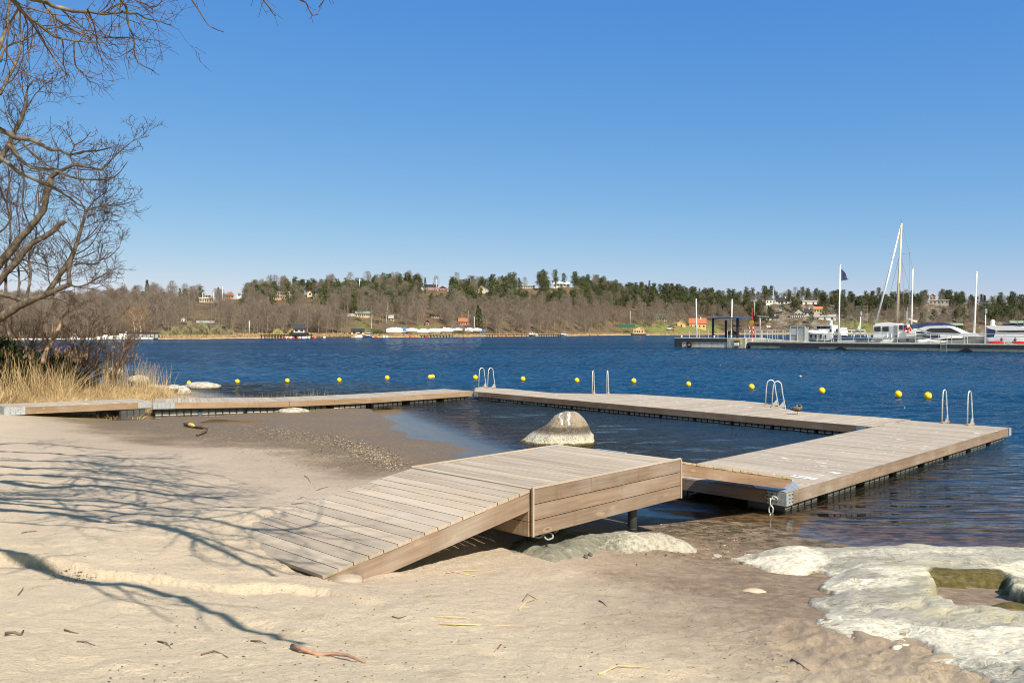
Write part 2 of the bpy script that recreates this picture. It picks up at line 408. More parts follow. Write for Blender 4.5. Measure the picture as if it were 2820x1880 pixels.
# erosion lip across the dry sand
LIP = np.array([tuple(G(px, py, z))[:2] for px, py, z in ((-500,1500,1.),(80,1555,.93),(250,1592,.93),(600,1604,.93),(900,1612,.86),(1050,1660,.88))])
def lip(X, Y):
    best = np.full(np.shape(X), 1e9); sg = np.zeros(np.shape(X))
    for i in range(len(LIP)-1):
        a, b = LIP[i], LIP[i+1]; d = b-a
        t = np.clip(((X-a[0])*d[0]+(Y-a[1])*d[1])/(d@d), 0, 1)
        q = np.hypot(X-(a[0]+t*d[0]), Y-(a[1]+t*d[1])); cr = d[0]*(Y-a[1])-d[1]*(X-a[0])
        u = q < best; best = np.where(u, q, best); sg = np.where(u, np.sign(cr), sg)
    return best*sg
def ground(X, Y, detail=True):
    X = np.asarray(X, float); Y = np.asarray(Y, float)
    s = sdist(X, Y); z = tps(X, Y)
    z = np.clip(z, .0, 4)
    m = sst(.0, 1.2, s)
    zl = z*m+np.maximum(s, 0)*.012*(1-m)+fbm(X*.45, Y*.45, 3, 333)*.045*sst(.10, .0, z*m)*sst(12, 16, Y)
    zw = -(.10-.055*sst(-1, 1.5, X)*sst(22, 15, Y))*np.maximum(-s, 0)**1.05; zw = np.maximum(zw, -2.6)
    zz = np.where(s > 0, zl, zw)
    if detail:
        dry = sst(.10, .5, zz); amp = .25+.75*dry
        zz = zz+(fbm(X*.55, Y*.55, 3, 3)*.038+fbm(X*2.2, Y*2.2, 3, 11)*.020)*amp*sst(-.05, .12, zz)
        dim = np.maximum(0, fbm(X*1.9+3, Y*1.9, 2, 40)-.12)           # trodden hollows
        zz = zz-dim*.075*dry
        zz = zz+fbm(X*9, Y*9, 4, 23, .6)*.014*amp*sst(-.02, .1, zz)
        rough = sst(.0, .25, fbm(X*.35+7, Y*.35, 2, 61))*sst(.12, .3, zz)*sst(.5, 3, X)   # churned sand on the right
        zz = zz+np.abs(fbm(X*4.2, Y*4.2, 4, 71, .6))*.085*rough
        l = lip(X, Y); lf_ = sst(-.75, -1.6, X)
        zz = zz+np.where(l > 0, .055*np.exp(-l/.9)*sst(0, .07, l), -.035*np.exp(l/.6))*(1+1.2*fbm(X*1.5, Y*1.5, 2, 9))*lf_
    return zz
_gx = np.arange(-30, 31, .1); _gy = np.arange(-4, 50, .1)
_GX, _GY = np.meshgrid(_gx, _gy); _GZ = ground(_GX, _GY)
def gz(x, y):
    """ground height (bilinear in a table)"""
    fx = (x+30)/.1; fy = (y+4)/.1; i = int(min(max(fx, 0), len(_gx)-2)); j = int(min(max(fy, 0), len(_gy)-2)); a = fx-i; b = fy-j
    return float((_GZ[j,i]*(1-a)+_GZ[j,i+1]*a)*(1-b)+(_GZ[j+1,i]*(1-a)+_GZ[j+1,i+1]*a)*b)
def GT(px, py):
    """spot of the ground seen at a photo pixel"""
    z = .3
    Y = 2.5
    while Y < 60:
        x = (px-CX)/F*Y; zr = H-(py-HZ)/F*Y
        if gz(x, Y) >= zr: break
        Y += .04 if Y < 15 else .1
    return Vector(((px-CX)/F*Y, Y, gz((px-CX)/F*Y, Y)))

# ground sheet in rings round the viewer, finer where near
th = np.r_[np.linspace(-180, -42, 36)[:-1], np.linspace(-42, 42, 720), np.linspace(42, 180, 36)[1:-1]]
rr = np.r_[np.linspace(.2, 3, 12)[:-1], np.geomspace(3, 60, 560), np.geomspace(60, 4200, 36)[1:]]
TH, RR = np.meshgrid(np.radians(th), rr); X = np.sin(TH)*RR; Y = np.cos(TH)*RR
Z = ground(np.clip(X, -60, 60), np.clip(Y, -60, 60))
far = sst(45, 90, RR)*(Y > 0); Z = Z*(1-far)+far*-6; Z = np.where((RR > 60) & (Y <= 0), Z*1.0, Z)
nr, ntq = X.shape
idx = np.arange(nr*ntq).reshape(nr, ntq); nx = np.roll(idx, -1, 1)
Fq = np.stack([idx[:-1], nx[:-1], nx[1:], idx[1:]], -1).reshape(-1, 4)
S = sdist(X, Y)
straw = sst(-13.2, -15, X)*sst(25.5, 28, Y)

def M_sand():
    n = NT('beach_sand'); p = n.geo(); z = n.n('SeparateXYZ'); n.link(p, z.inputs[0]); zz = z.outputs[2]
    big = n.noise(p, .8, 5, .6); f = n.noise(p, 7, 6, .65); fine = n.noise(p, 60, 4, .7); grit = n.noise(p, 240, 2, .6)
    zj = n.math('ADD', zz, n.math('MULTIPLY', n.math('SUBTRACT', big, .5), .22))
    zj = n.math('ADD', zj, n.math('MULTIPLY', n.math('SUBTRACT', f, .5), .10))
    base = n.ramp(n.mr(zj, -.02, 1.15), [(.0, (.123, .088, .055)), (.09, (.150, .106, .064)), (.12, (.19, .138, .088)), (.185, (.41, .325, .25)), (.34, (.53, .43, .335)), (.62, (.63, .51, .38)), (.9, (.70, .58, .425))])
    xx = z.outputs[0]
    damp = n.math('MULTIPLY', n.mr(n.math('ADD', xx, n.math('MULTIPLY', n.math('SUBTRACT', big, .5), 3.4)), .5, 1.9), n.mr(zj, 1.25, .5))
    base = n.mix(n.math('MULTIPLY', damp, .90), base, n.ramp(f, [(.35, (.160, .107, .070)), (.5, (.232, .160, .108)), (.66, (.365, .268, .190))]))
    base = n.mix(n.mr(f, .62, .8, 0, .45), base, (0.493, 0.361, 0.246))
    base = n.mix(n.math('MULTIPLY', n.mr(n.noise(p, 2.3, 4, .7), .60, .72, 0, .55), n.mr(zj, .25, .6)), base, (0.414, 0.273, 0.132))
    base = n.mix(n.mr(fine, .56, .75, 0, .40), base, (0.704, 0.616, 0.502))
    base = n.mix(n.mr(fine, .46, .30, 0, .50), base, (0.220, 0.158, 0.106)); mid_ = n.noise(p, 22, 4, .7); base = n.mix(n.mr(mid_, .45, .30, 0, .35), base, (0.264, 0.189, 0.132))
    v = n.voro(p, 26); sel = n.mr(n.noise(p, 3.0, 3, .6), .56, .66)
    base = n.mix(n.math('MULTIPLY', n.math('MULTIPLY', n.mr(v, .10, .17, 1, 0), sel), .7), base, (0.088, 0.062, 0.040))
    base = n.mix(n.mr(grit, .35, .65, 0, .22), base, (0.264, 0.211, 0.158))
    # algae and weed on the wet flat at the right
    al = n.math('MULTIPLY', n.math('MULTIPLY', n.mr(n.noise(n.map(p, (1, 1.6, 1)), 3.2, 5, .7), .46, .56), n.mr(zz, .12, .03)), n.mr(xx, 1.2, 2.2))
    base = n.mix(n.math('MULTIPLY', al, .85), base, (.050, .044, .020))
    # bank under the reeds
    base = n.mix(n.attr('straw'), base, n.ramp(n.noise(p, 3, 5, .7), [(.3, (.10, .08, .04)), (.6, (.30, .22, .11)), (.8, (.10, .12, .04))]))
    rough = n.mr(zj, .0, .12, .5, .92)
    h = n.math('ADD', n.math('MULTIPLY', f, .8), n.math('ADD', n.math('MULTIPLY', fine, .42), n.math('MULTIPLY', grit, .10)))
    return n.done(n.pbsdf(base, rough, n.bump(h, 1., .045), 0, .3))
go = numesh('ground', np.c_[X.ravel(), Y.ravel(), Z.ravel()], Fq, M_sand(), {'straw': straw.ravel()})
tag(go, kind='structure')

# ============================================================ water
_r = [4.]
while _r[-1] < 230: _r.append(_r[-1]+(.25 if _r[-1] < 10 else max(.055, .00011*_r[-1]**2)))
th = np.r_[np.linspace(-75, -36, 40)[:-1], np.linspace(-36, 36, 860), np.linspace(36, 88, 40)[1:]]
rr = np.r_[np.array(_r), np.geomspace(_r[-1]+8, 1500, 60)]
TH, RR = np.meshgrid(np.radians(th), rr); X = np.sin(TH)*RR; Y = np.cos(TH)*RR
dp = -ground(np.clip(X, -60, 60), np.clip(Y, -60, 60), False); dp = np.where(RR > 50, 3, dp)
# open lake against the sheltered basin between the decks
A = G(1307, 1077.5, .35); B = G(2389, 1173.5, .35); nv = np.array([-(B.y-A.y), B.x-A.x]); nv = nv/np.hypot(*nv); nv = nv if nv[1] > 0 else -nv
side = (X-A.x)*nv[0]+(Y-A.y)*nv[1]
chop = np.clip(.62+.3*sst(-1, 6, side), 0, 1)
Gp = G(2162, 1356, .35); Fp = G(2778, 1177, .35); d2 = np.array([Fp.x-Gp.x, Fp.y-Gp.y]); d2 = d2/np.hypot(*d2)
right = (X-Gp.x)*d2[1]-(Y-Gp.y)*d2[0]
open_r = sst(0, .5, right)
swell = open_r*sst(30, 14, Y)
chop = np.where(right > 0, .30+.62*sst(14, 28, Y), chop)
left = sst(-8, -14, X)*1.; chop = np.where((X < -6) & (Y > 33), .8, chop)
_cr = sst(0, 1.5, X)*sst(22, 15, Y); shore_calm = .025+.975*(sst(.07, .26, dp)*(1-_cr)+sst(.01, .075, dp)*_cr)
def waves(X, Y):
    c, s_ = math.cos(.30), math.sin(.30); U = X*c+Y*s_; V_ = -X*s_+Y*c
    wx = fbm(U*.16, V_*.16, 2, 500)*1.2
    a = 1-2*np.abs(fbm(U*.22+wx, V_*.52+wx, 2, 501)); b = 1-2*np.abs(fbm(U*.50-wx, V_*1.15, 2, 505)); c2 = fbm(U*1.3, V_*2.3, 2, 509)
    return .135*(a-.6)+.115*(b-.6)+.060*c2
gust = .8+.9*(fbm(X*.02, Y*.05, 3, 520)+.15)
amp_ = np.where(right > 0, sst(12, 30, Y)*.9+.1, .30+.70*sst(0, 5, side)); amp_ = np.where((X < -6) & (Y > 33), .75, amp_)
WZ = waves(X, Y)*amp_*gust*sst(.05, .6, dp)*sst(1500, 500, RR)
idx = np.arange(X.size).reshape(X.shape); Fw = np.stack([idx[:-1,:-1], idx[:-1,1:], idx[1:,1:], idx[1:,:-1]], -1).reshape(-1, 4)
def M_water():
    n = NT('lake_water'); p = n.geo(); ch = n.attr('chop'); dep = n.attr('depth'); sw = n.attr('swell')
    a = n.noise(n.map(p, (.75, 1.35, 1), (0, 0, R(20))), .62, 3, .55, .3)
    b = n.noise(n.map(p, (.8, 1.5, 1), (0, 0, R(-8))), 2.0, 3, .6, .5)
    c = n.noise(n.map(p, (.9, 1.3, 1), (0, 0, R(25))), 6.5, 3, .6, .3)
    s = n.noise(n.map(p, (.42, 2.2, 1), (0, 0, R(24))), 1.1, 2, .5, .6)
    lake = n.math('ADD', n.math('MULTIPLY', a, .25), n.math('ADD', n.math('MULTIPLY', b, .26), n.math('MULTIPLY', c, .075)))
    lake = n.math('MULTIPLY', lake, ch)
    far_ = n.math('MULTIPLY', s, n.math('MULTIPLY', sw, .13))
    hh = n.math('ADD', n.math('MULTIPLY', lake, n.math('SUBTRACT', 1., n.math('MULTIPLY', sw, .75))), far_)
    hh = n.math('MULTIPLY', hh, n.attr('calm'))
    nb = n.bump(hh, 1., 1.)
    wind = n.noise(n.map(p, (.006, .03, 1)), 1., 3, .5)                     # broad darker and lighter wind lanes
    deep = n.mix(n.mr(wind, .4, .62), (.002, .026, .068), (.004, .042, .105))
    body = n.mix(n.mr(dep, .25, 1.6), (.028, .026, .013), deep)
    op = n.math('POWER', n.mr(dep, .0, .95), .8)
    tr = n.n('BsdfTransparent'); n.link(n.mix(n.mr(dep, 0, .4), (.93, .88, .80), (.55, .42, .26)), tr.inputs[0])
    df = n.n('BsdfDiffuse'); n.link(body, df.inputs[0])
    m1 = n.n('MixShader'); n.link(op, m1.inputs[0]); n.link(tr.outputs[0], m1.inputs[1]); n.link(df.outputs[0], m1.inputs[2])
    gl = n.n('BsdfGlossy'); gl.inputs['Roughness'].default_value = .06; n.link(nb, gl.inputs['Normal'])
    fr = n.n('Fresnel'); fr.inputs[0].default_value = 1.333; n.link(nb, fr.inputs['Normal'])
    m2 = n.n('MixShader'); n.link(n.math('MULTIPLY', fr.outputs[0], n.mr(n.attr('chop'), .35, .9, 1.05, .76)), m2.inputs[0]); n.link(m1.outputs[0], m2.inputs[1]); n.link(gl.outputs[0], m2.inputs[2])
    return n.done(m2.outputs[0])
wo = numesh('water', np.c_[X.ravel(), Y.ravel(), WZ.ravel()], Fw, M_water(), {'depth': dp.ravel(), 'chop': chop.ravel(), 'swell': swell.ravel(), 'calm': shore_calm.ravel()})
tag(wo, kind='structure')

# ============================================================ rocks lying in the sand
def inside(px, py, poly):
    c = np.zeros(px.shape, bool); j = len(poly)-1
    for i in range(len(poly)):
        xi, yi = poly[i]; xj, yj = poly[j]
        t = ((yi > py) != (yj > py)) & (px < (xj-xi)*(py-yi)/(yj-yi+1e-12)+xi); c ^= t; j = i
    return c
def pdist(px, py, poly):
    b = np.full(px.shape, 1e9)
    for i in range(len(poly)):
        a = np.array(poly[i]); d = np.array(poly[(i+1) % len(poly)])-a
        t = np.clip(((px-a[0])*d[0]+(py-a[1])*d[1])/(d@d+1e-12), 0, 1)
        b = np.minimum(b, np.hypot(px-a[0]-t*d[0], py-a[1]-t*d[1]))
    return b
def slab(name, poly, res, hfun, mat, attrs=None):
    P = np.array(poly); x0, y0 = P.min(0)-.15; x1, y1 = P.max(0)+.15
    xs = np.arange(x0, x1, res); ys = np.arange(y0, y1, res); X, Y = np.meshgrid(xs, ys)
    ins = inside(X, Y, poly); d = pdist(X, Y, poly)*np.where(ins, 1, -1)
    d = d+fbm(X*4, Y*4, 3, 5)*.10
    g = ground(X, Y, False); Z, at = hfun(X, Y, d, g)
    keep = d > -.12
    idx = np.arange(X.size).reshape(X.shape); q = np.stack([idx[:-1,:-1], idx[:-1,1:], idx[1:,1:], idx[1:,:-1]], -1).reshape(-1, 4)
    q = q[keep.ravel()[q].all(1)]; used, inv = np.unique(q, return_inverse=True)
    V = np.c_[X.ravel(), Y.ravel(), Z.ravel()][used]
    return numesh(name, V, inv.reshape(-1, 4), mat, {k: a.ravel()[used] for k, a in at.items()})
def tpoly(pts, dz=0.): return [tuple(G(px, py, z0))[:2] for px, py, z0 in pts]
def gp(pts):
    out = []
    for px, py in pts:
        g = GT(px, py); out.append((g.x, g.y))
    return out
def M_rock(name, cols, green=0.):
    n = NT(name); p = n.geo(); f = n.noise(p, 2.2, 6, .65, .6); g = n.noise(p, 14, 5, .7); fine = n.noise(p, 70, 3, .7)
    mixf = n.math('ADD', n.math('MULTIPLY', f, .65), n.math('MULTIPLY', g, .35))
    col = n.ramp(mixf, cols)
    col = n.mix(n.mr(n.voro(n.map(p, (1, 1.8, 1)), 3.2, 'DISTANCE_TO_EDGE'), .0, .02, .30, 0), col, (.75, .66, .52) if green else (.30, .28, .24))
    col = n.mix(n.mr(fine, .55, .8, 0, .35), col, (.22, .20, .17))
    col = n.mix(n.mr(n.math('ADD', n.noise(n.map(p, (1, 2.2, 1), (0, 0, .5)), 2.6, 6, .7, 1.2), 0.), .495, .505, .0, .0) if False else n.math('MULTIPLY', n.mr(n.math('ABSOLUTE', n.math('SUBTRACT', n.noise(n.map(p, (1, 2.0, 1), (0, 0, .4)), 1.6, 6, .62, .8), .5)), .012, .0), .65), col, (.09, .08, .065))
    if green:
        px_ = n.n('SeparateXYZ'); n.link(p, px_.inputs[0]); pl_ = n.mr(n.math('ADD', px_.outputs[0], n.math('MULTIPLY', n.math('SUBTRACT', g, .5), 1.6)), 1.1, 1.6)
        col = n.mix(n.math('MULTIPLY', pl_, .85), col, n.ramp(g, [(.3, (.24, .21, .17)), (.5, (.46, .42, .35)), (.7, (.62, .57, .49))]))
    if not green:
        lim = n.attr('lime'); li = n.math('MULTIPLY', n.mr(n.math('ADD', lim, n.math('MULTIPLY', n.math('SUBTRACT', g, .5), .9)), .3, .8), .92)
        col = n.mix(li, col, n.ramp(g, [(.33, (.52, .46, .34)), (.5, (.80, .74, .60)), (.66, (.90, .86, .75))]))
        yel = n.math('MULTIPLY', n.attr('alga'), n.mr(n.noise(p, 3, 4, .6), .4, .6))
        col = n.mix(n.math('MULTIPLY', yel, .42), col, (.62, .56, .24))
        col = n.mix(n.attr('olive'), col, n.ramp(g, [(.3, (.055, .045, .012)), (.7, (.17, .135, .045))]))
        col = n.mix(n.attr('mud'), col, (.15, .108, .07))
        ck = n.mr(n.math('ABSOLUTE', n.math('SUBTRACT', n.noise(n.map(p, (1, 2.4, 1), (0, 0, .35)), 1.25, 7, .66, 1.), .5)), .010, .0)
        col = n.mix(n.math('MULTIPLY', ck, n.math('MULTIPLY', n.mr(n.noise(p, .9, 2), .45, .58), .75)), col, (.10, .085, .06))
        col = n.mix(n.math('MULTIPLY', n.mr(n.voro(p, 34), .10, .04), n.mr(n.noise(p, 2.2, 3), .5, .62, 0, .7)), col, (.14, .125, .10))
        col = n.mix(n.mr(n.noise(n.map(p, (1, 3.2, 1), (0, 0, .3)), 2.4, 6, .7), .54, .70, 0, .55), col, (.33, .31, .26))
    return n.done(n.pbsdf(col, .85, n.bump(n.math('ADD', n.math('MULTIPLY', g, 1.), n.math('MULTIPLY', fine, .5)), 1., .04), 0, .25))
grock = M_rock('green_grey_rock', [(.32, (.10, .10, .075)), (.45, (.19, .19, .145)), (.56, (.26, .25, .20)), (.68, (.42, .37, .29))], 1)
lrock = M_rock('limed_rock', [(.32, (.27, .25, .20)), (.5, (.45, .42, .35)), (.68, (.60, .56, .47))])
# flat rock partly under the platform
pl = [(1385,1511),(1429,1529),(1459,1541),(1518,1556),(1567,1553),(1600,1537),(1651,1516),(1701,1524),(1738,1531),(1775,1521),(1824,1518),(1886,1527),(1926,1526),(1934,1513),(1898,1499),(1849,1487),(1775,1478),(1693,1476),(1649,1470),(1577,1472),(1503,1462),(1420,1480)]
rp = gp(pl)
def hr(X, Y, d, g):
    r = sst(0, .30, d)
    Z = g-.02+.11*r+fbm(X*1.7, Y*1.7, 3, 81)*.12*r+np.abs(fbm(X*4, Y*4, 3, 83))*.06*r
    Z = np.where(d < 0, g-.05+d*.4, Z)
    return Z, {'lime': sst(1.4, 2.1, X), 'alga': X*0, 'olive': X*0, 'mud': X*0}
tag(slab('flat_rock', rp, .03, hr, grock), 'green-grey veined flat rock in the sand under the platform edge', 'rock')
# big limed outcrop with a rock pool, lower right
ol = [(2009,1540),(2060,1528),(2119,1522),(2252,1520),(2389,1524),(2565,1516),(2700,1520),(2819,1529),(3100,1560),(3500,1640),(3900,1900),(3300,2100),(2900,2000),(2725,1900),(2706,1869),(2655,1842),(2583,1820),(2573,1791),(2541,1775),(2493,1753),(2506,1784),(2458,1788),(2448,1772),(2393,1770),(2322,1752),(2240,1716),(2256,1700),(2262,1682),(2205,1655),(2240,1648),(2290,1643),(2254,1628),(2262,1612),(2290,1590),(2260,1580),(2174,1583),(2111,1572),(2060,1556)]
op_ = gp(ol)
pool = gp([(2549,1603),(2590,1600),(2643,1601),(2700,1600),(2753,1603),(2788,1619),(2812,1650),(2900,1670),(2900,1720),(2820,1718),(2792,1717),(2729,1709),(2635,1701),(2600,1676),(2565,1654)])
PTOP = GT(2650, 1602).y; _m1 = GT(2570, 1664); _m2 = GT(2740, 1694)
def PMID(x): return _m1.y+(x-_m1.x)*(_m2.y-_m1.y)/(_m2.x-_m1.x)
def ho(X, Y, d, g):
    r = sst(-.02, .26, d)
    dome = .06*r+.05*sst(.1, 1.3, d)
    Z = g+.022+dome+fbm(X*.8, Y*.8, 2, 90)*.075*r+np.maximum(fbm(X*2.0+1, Y*2.6, 2, 92), -.03)*.065*r-np.maximum(0, .035-np.abs(fbm(X*1.3, Y*2.1, 3, 191)))*1.1*r+fbm(X*9, Y*9, 3, 93)*.014*r
    ridge = .5*sst(9.0, 9.9, Y)*sst(.05, .6, d)*sst(12.5, 10.4, Y)
    Z = Z+.16*ridge
    pi = inside(X, Y, pool); pd_ = pdist(X, Y, pool)*np.where(pi, 1, -1)+fbm(X*5, Y*5, 3, 95)*.12+fbm(X*1.6, Y*1.6, 2, 96)*.16
    pr = sst(-.02, .10, pd_)*sst(0, .8, PTOP-Y+.05)*1.25; pr = np.where(pd_ > -.02, pr, 0)
    _h = GT(2790, 1672); hump = .16*np.exp(-((X-_h.x)**2/.16+(Y-_h.y)**2/.05))
    Z = Z-pr*.26+hump*pr
    Z = np.where(d < 0, g-.05+d*.5, Z)
    gr = sst(.25, -.1, fbm(X*.8+3, Y*1.2, 3, 97)+.12*ridge*3)
    lime = np.clip(.84*gr+sst(.35, .0, d)*.5-.7*ridge*sst(-.15, .05, fbm(X*.7, Y*.7, 2, 98)), 0, 1)
    alga = sst(.6, .05, np.abs(pd_))*.8+sst(3.6, 3.9, X)*sst(6.3, 5.6, Y)*.9
    crust = sst(.055, .0, np.abs(d-.0))*sst(-.02, .12, fbm(X*1.3, Y*1.3, 2, 99))
    water_edge = sst(10.3, 10.8, Y)
    return Z, {'lime': lime, 'alga': np.clip(alga, 0, 1), 'olive': np.clip(np.maximum(sst(-.02, .05, pd_), crust*.8), 0, 1), 'mud': sst(.04, .10, pd_)*sst(-.03, .03, PMID(X)-Y)*(1-sst(.015, .035, hump*pr))}
oc = slab('rock_outcrop', op_, .035, ho, lrock)
tag(oc, 'broad pale limed rock outcrop with an olive rock pool, right foreground', 'rock')

# boulder standing in the basin
YB = G(1540, 1226, 0).y+.95; BX1 = At(1546, 1160, YB-.5); BX2 = At(1567, 1160, YB-.5)
def M_boulder():
    n = NT('banded_boulder'); p = n.geo(); z = n.n('SeparateXYZ'); n.link(p, z.inputs[0])
    f = n.noise(p, 5, 6, .65); g = n.noise(p, 26, 4, .7)
    zz = n.math('ADD', z.outputs[2], n.math('MULTIPLY', n.math('SUBTRACT', f, .5), .10))
    col = n.ramp(n.mr(zz, -.05, .85), [(.0, (.06, .05, .015)), (.085, (.12, .095, .03)), (.11, (.62, .60, .44)), (.22, (.60, .57, .46)), (.30, (.52, .49, .42)), (.35, (.22, .19, .15)), (.41, (.11, .095, .075)), (.51, (.12, .10, .08)), (.56, (.34, .28, .20)), (.85, (.42, .37, .30)), (1., (.45, .42, .38))])
    warm = n.math('MULTIPLY', n.mr(n.noise(p, 2.2, 3), .5, .62), n.mr(zz, .48, .6))
    col = n.mix(n.math('MULTIPLY', warm, .4), col, (.40, .21, .10))
    xo = n.math('ADD', z.outputs[0], n.math('MULTIPLY', n.noise(p, 3., 2), .25)); c1 = BX1.x+.125; c2 = BX2.x+.125
    st = n.math('MAXIMUM', n.mr(n.math('ABSOLUTE', n.math('SUBTRACT', xo, c1)), .035, .02), n.mr(n.math('ABSOLUTE', n.math('SUBTRACT', xo, c2)), .04, .022)); st = n.math('MULTIPLY', st, n.mr(z.outputs[2], .47, .50))
    col = n.mix(st, col, (.80, .80, .78))
    col = n.mix(n.mr(g, .52, .68, 0, .6), col, (.13, .11, .085)); col = n.mix(n.mr(f, .48, .36, 0, .45), col, (.16, .13, .10)); k = n.noise(p, 11, 4, .75)
    col = n.mix(n.mr(k, .54, .66, 0, .35), col, (.50, .44, .35))
    return n.done(n.pbsdf(col, .95, n.bump(n.math('ADD', k, n.math('MULTIPLY', g, .6)), 1., .10), 0, .1))
YB = G(1540, 1226, 0).y+.95
prof = [(1205,1421,1655),(1195,1450,1646),(1184,1480,1634),(1166,1509,1620),(1155,1517,1612),(1145,1527,1602),(1138,1543,1592),(1133,1560,1581)]
b = MB(); NU = 96; pr_ = []
for py, xl, xr in [(1262,1380,1680),(1224,1408,1648),(1216,1424,1640),(1208,1446,1638),(1197,1457,1634),(1184,1481,1627),(1174,1497,1622),(1166,1509,1617),(1155,1518,1609),(1145,1527,1600),(1138,1542,1592),(1134,1556,1583)]:
    a0 = At(xl, py, YB); a1 = At(xr, py, YB); pr_.append((a0.z, a0.x, a1.x))
pr_.sort(); zt_ = np.linspace(pr_[0][0], pr_[-1][0], 46); xa_ = np.interp(zt_, [q[0] for q in pr_], [q[1] for q in pr_]); xb_ = np.interp(zt_, [q[0] for q in pr_], [q[2] for q in pr_])
for k, z in enumerate(zt_):
    cxm = (xa_[k]+xb_[k])/2; wx = (xb_[k]-xa_[k])/2; wy = .95*wx**.75
    for i in range(NU):
        t = 2*math.pi*i/NU; c, s_ = math.cos(t), math.sin(t); e = 2/2.25
        ux, uy = abs(c)**e*(1 if c > 0 else -1), abs(s_)**e*(1 if s_ > 0 else -1)
        q = 1+.16*float(fbm(c*1.4+5, s_*1.4+z*1.5, 2, 7))*(.3+.7*abs(s_))+.10*abs(float(fbm(c*2.5+z*2, s_*2.5-z*1.5, 3, 12)))+.05*float(fbm(c*8+z*7, s_*8+z*5, 3, 15))
        b.v.append((cxm+wx*ux*q, YB+wy*uy*q, z+.03*float(fbm(c*3+z, s_*3, 2, 18))))
    if k:
        for i in range(NU): i2 = (i+1) % NU; b.face([(k-1)*NU+i, (k-1)*NU+i2, k*NU+i2, k*NU+i])
b.v.append(((xa_[-1]+xb_[-1])/2, YB, zt_[-1]+.015)); q = len(b.v)-1
for i in range(NU): b.face([45*NU+i, 45*NU+(i+1) % NU, q])
bo = b.build('boulder', M_boulder(), smooth=True)
tag(bo, 'large boulder with dark and white waterline bands, standing in the sheltered water', 'boulder')

def stone(name, c, rx, ry, rz, mat, seed=0, loc=True):
    b = MB(); b.ell((0,0,0), rx, ry, rz, 16, 10); rd = random.Random(seed); ph = rd.random()*9
    b.v = [(x*(1+.22*float(fbm(x/rx*1.1+ph, z/rz*1.1+y/ry, 3, seed))), y*(1+.18*float(fbm(y/ry+ph, x/rx, 3, seed+1))), z*(1+.25*float(fbm(x/rx*1.3, y/ry*1.3+ph, 3, seed+2)))) for x, y, z in b.v]
    o = b.build(name, mat, smooth=True); o.location = c; return o
def M_pale():
    n = NT('pale_shore_rock'); p = n.geo(); f = n.noise(p, 7, 5, .65)
    col = n.ramp(f, [(.35, (.20, .18, .145)), (.5, (.36, .335, .285)), (.68, (.48, .455, .40))])
    return n.done(n.pbsdf(col, .9, n.bump(f, .6, .05), 0, .2))
pale = M_pale()
s1 = G(548, 1070, 0); o = stone('shore_rock', (s1.x, s1.y+.5, .08), .95, .55, .26, pale, 1); tag(o, 'long pale rock in the water beside the leftmost yellow buoy', 'rock')
for i, (px, py, rx, rz, lab) in enumerate([(474,1078,.50,.24,'pale rounded rock at the tip of the reed bank'), (494,1085,.42,.30,'pale rock nearest the left boardwalk at the end of the reeds'),
        (438,1072,.42,.15,'flat pale rock between the reeds and the open lake'), (416,1068,.3,.12,'small pale rock half hidden at the edge of the reeds'), (374,1062,.62,.26,'humped pale rock standing up among the dry reeds'), (300,1038,.8,.3,'pale rock behind the tall reeds on the bank'),
        (455,1087,.5,.14,'low grey rock in front of the pale shore rocks')]):
    g = G(px, py, 0); o = stone('shore_rock', (g.x, g.y+.3, .08 if i < 4 else .3), rx, rx*.7, rz, pale, 10+i); tag(o, lab, 'rock', 'pale rocks at the tip of the reed bank')
g0 = G(511, 1072, 0)
for k in range(3):
    o = stone('shore_rock', (g0.x-.95+.42*k, g0.y-.05*k, .03), .2, .15, .11, pale, 30+k); tag(o, 'small pale stone in the row of three between the reeds and the floating rock', 'rock', 'row of small pale stones')
g = GT(1010, 1136) if False else G(800, 1135, .03); o = stone('shore_rock', (g.x, g.y+.3, .03), .62, .35, .15, pale, 50); tag(o, 'pale pointed rock against the floats of the left boardwalk', 'rock')
g = GT(955, 1598); o = stone('shore_rock', (g.x, g.y, g.z+.0), .155, .10, .055, M_plain('grey_stone', (.36,.30,.24), .8, .3, 8, bump=.4), 60); tag(o, 'smooth grey-brown stone at the foot of the ramp', 'rock')
g = GT(1975, 1532)
o = stone('shore_rock', (g.x, g.y, g.z), .06, .05, .035, pale, 61); tag(o, 'small pale stone between the flat rock and the outcrop', 'rock')
g = GT(2075, 1628); o = stone('shore_rock', (g.x, g.y, g.z-.01), .12, .07, .035, M_plain('half_buried_stone', (.50,.36,.27), .9, .2, 8, bump=.4), 62); tag(o, 'half-buried pinkish stone left of the outcrop', 'rock')
# little dark pebbles beside the flat rock
for k, (px, py) in enumerate([(1613,1536),(1626,1530)]):
    g = GT(px, py); o = stone('pebble', (g.x, g.y, g.z+.015), .028, .05, .025, M_plain('dark_pebble', (.10,.09,.08), .7, .3, 20), 70+k); tag(o, ['longer dark pebble beside the green flat rock', 'rounder dark pebble beside the green flat rock'][k], 'pebble')
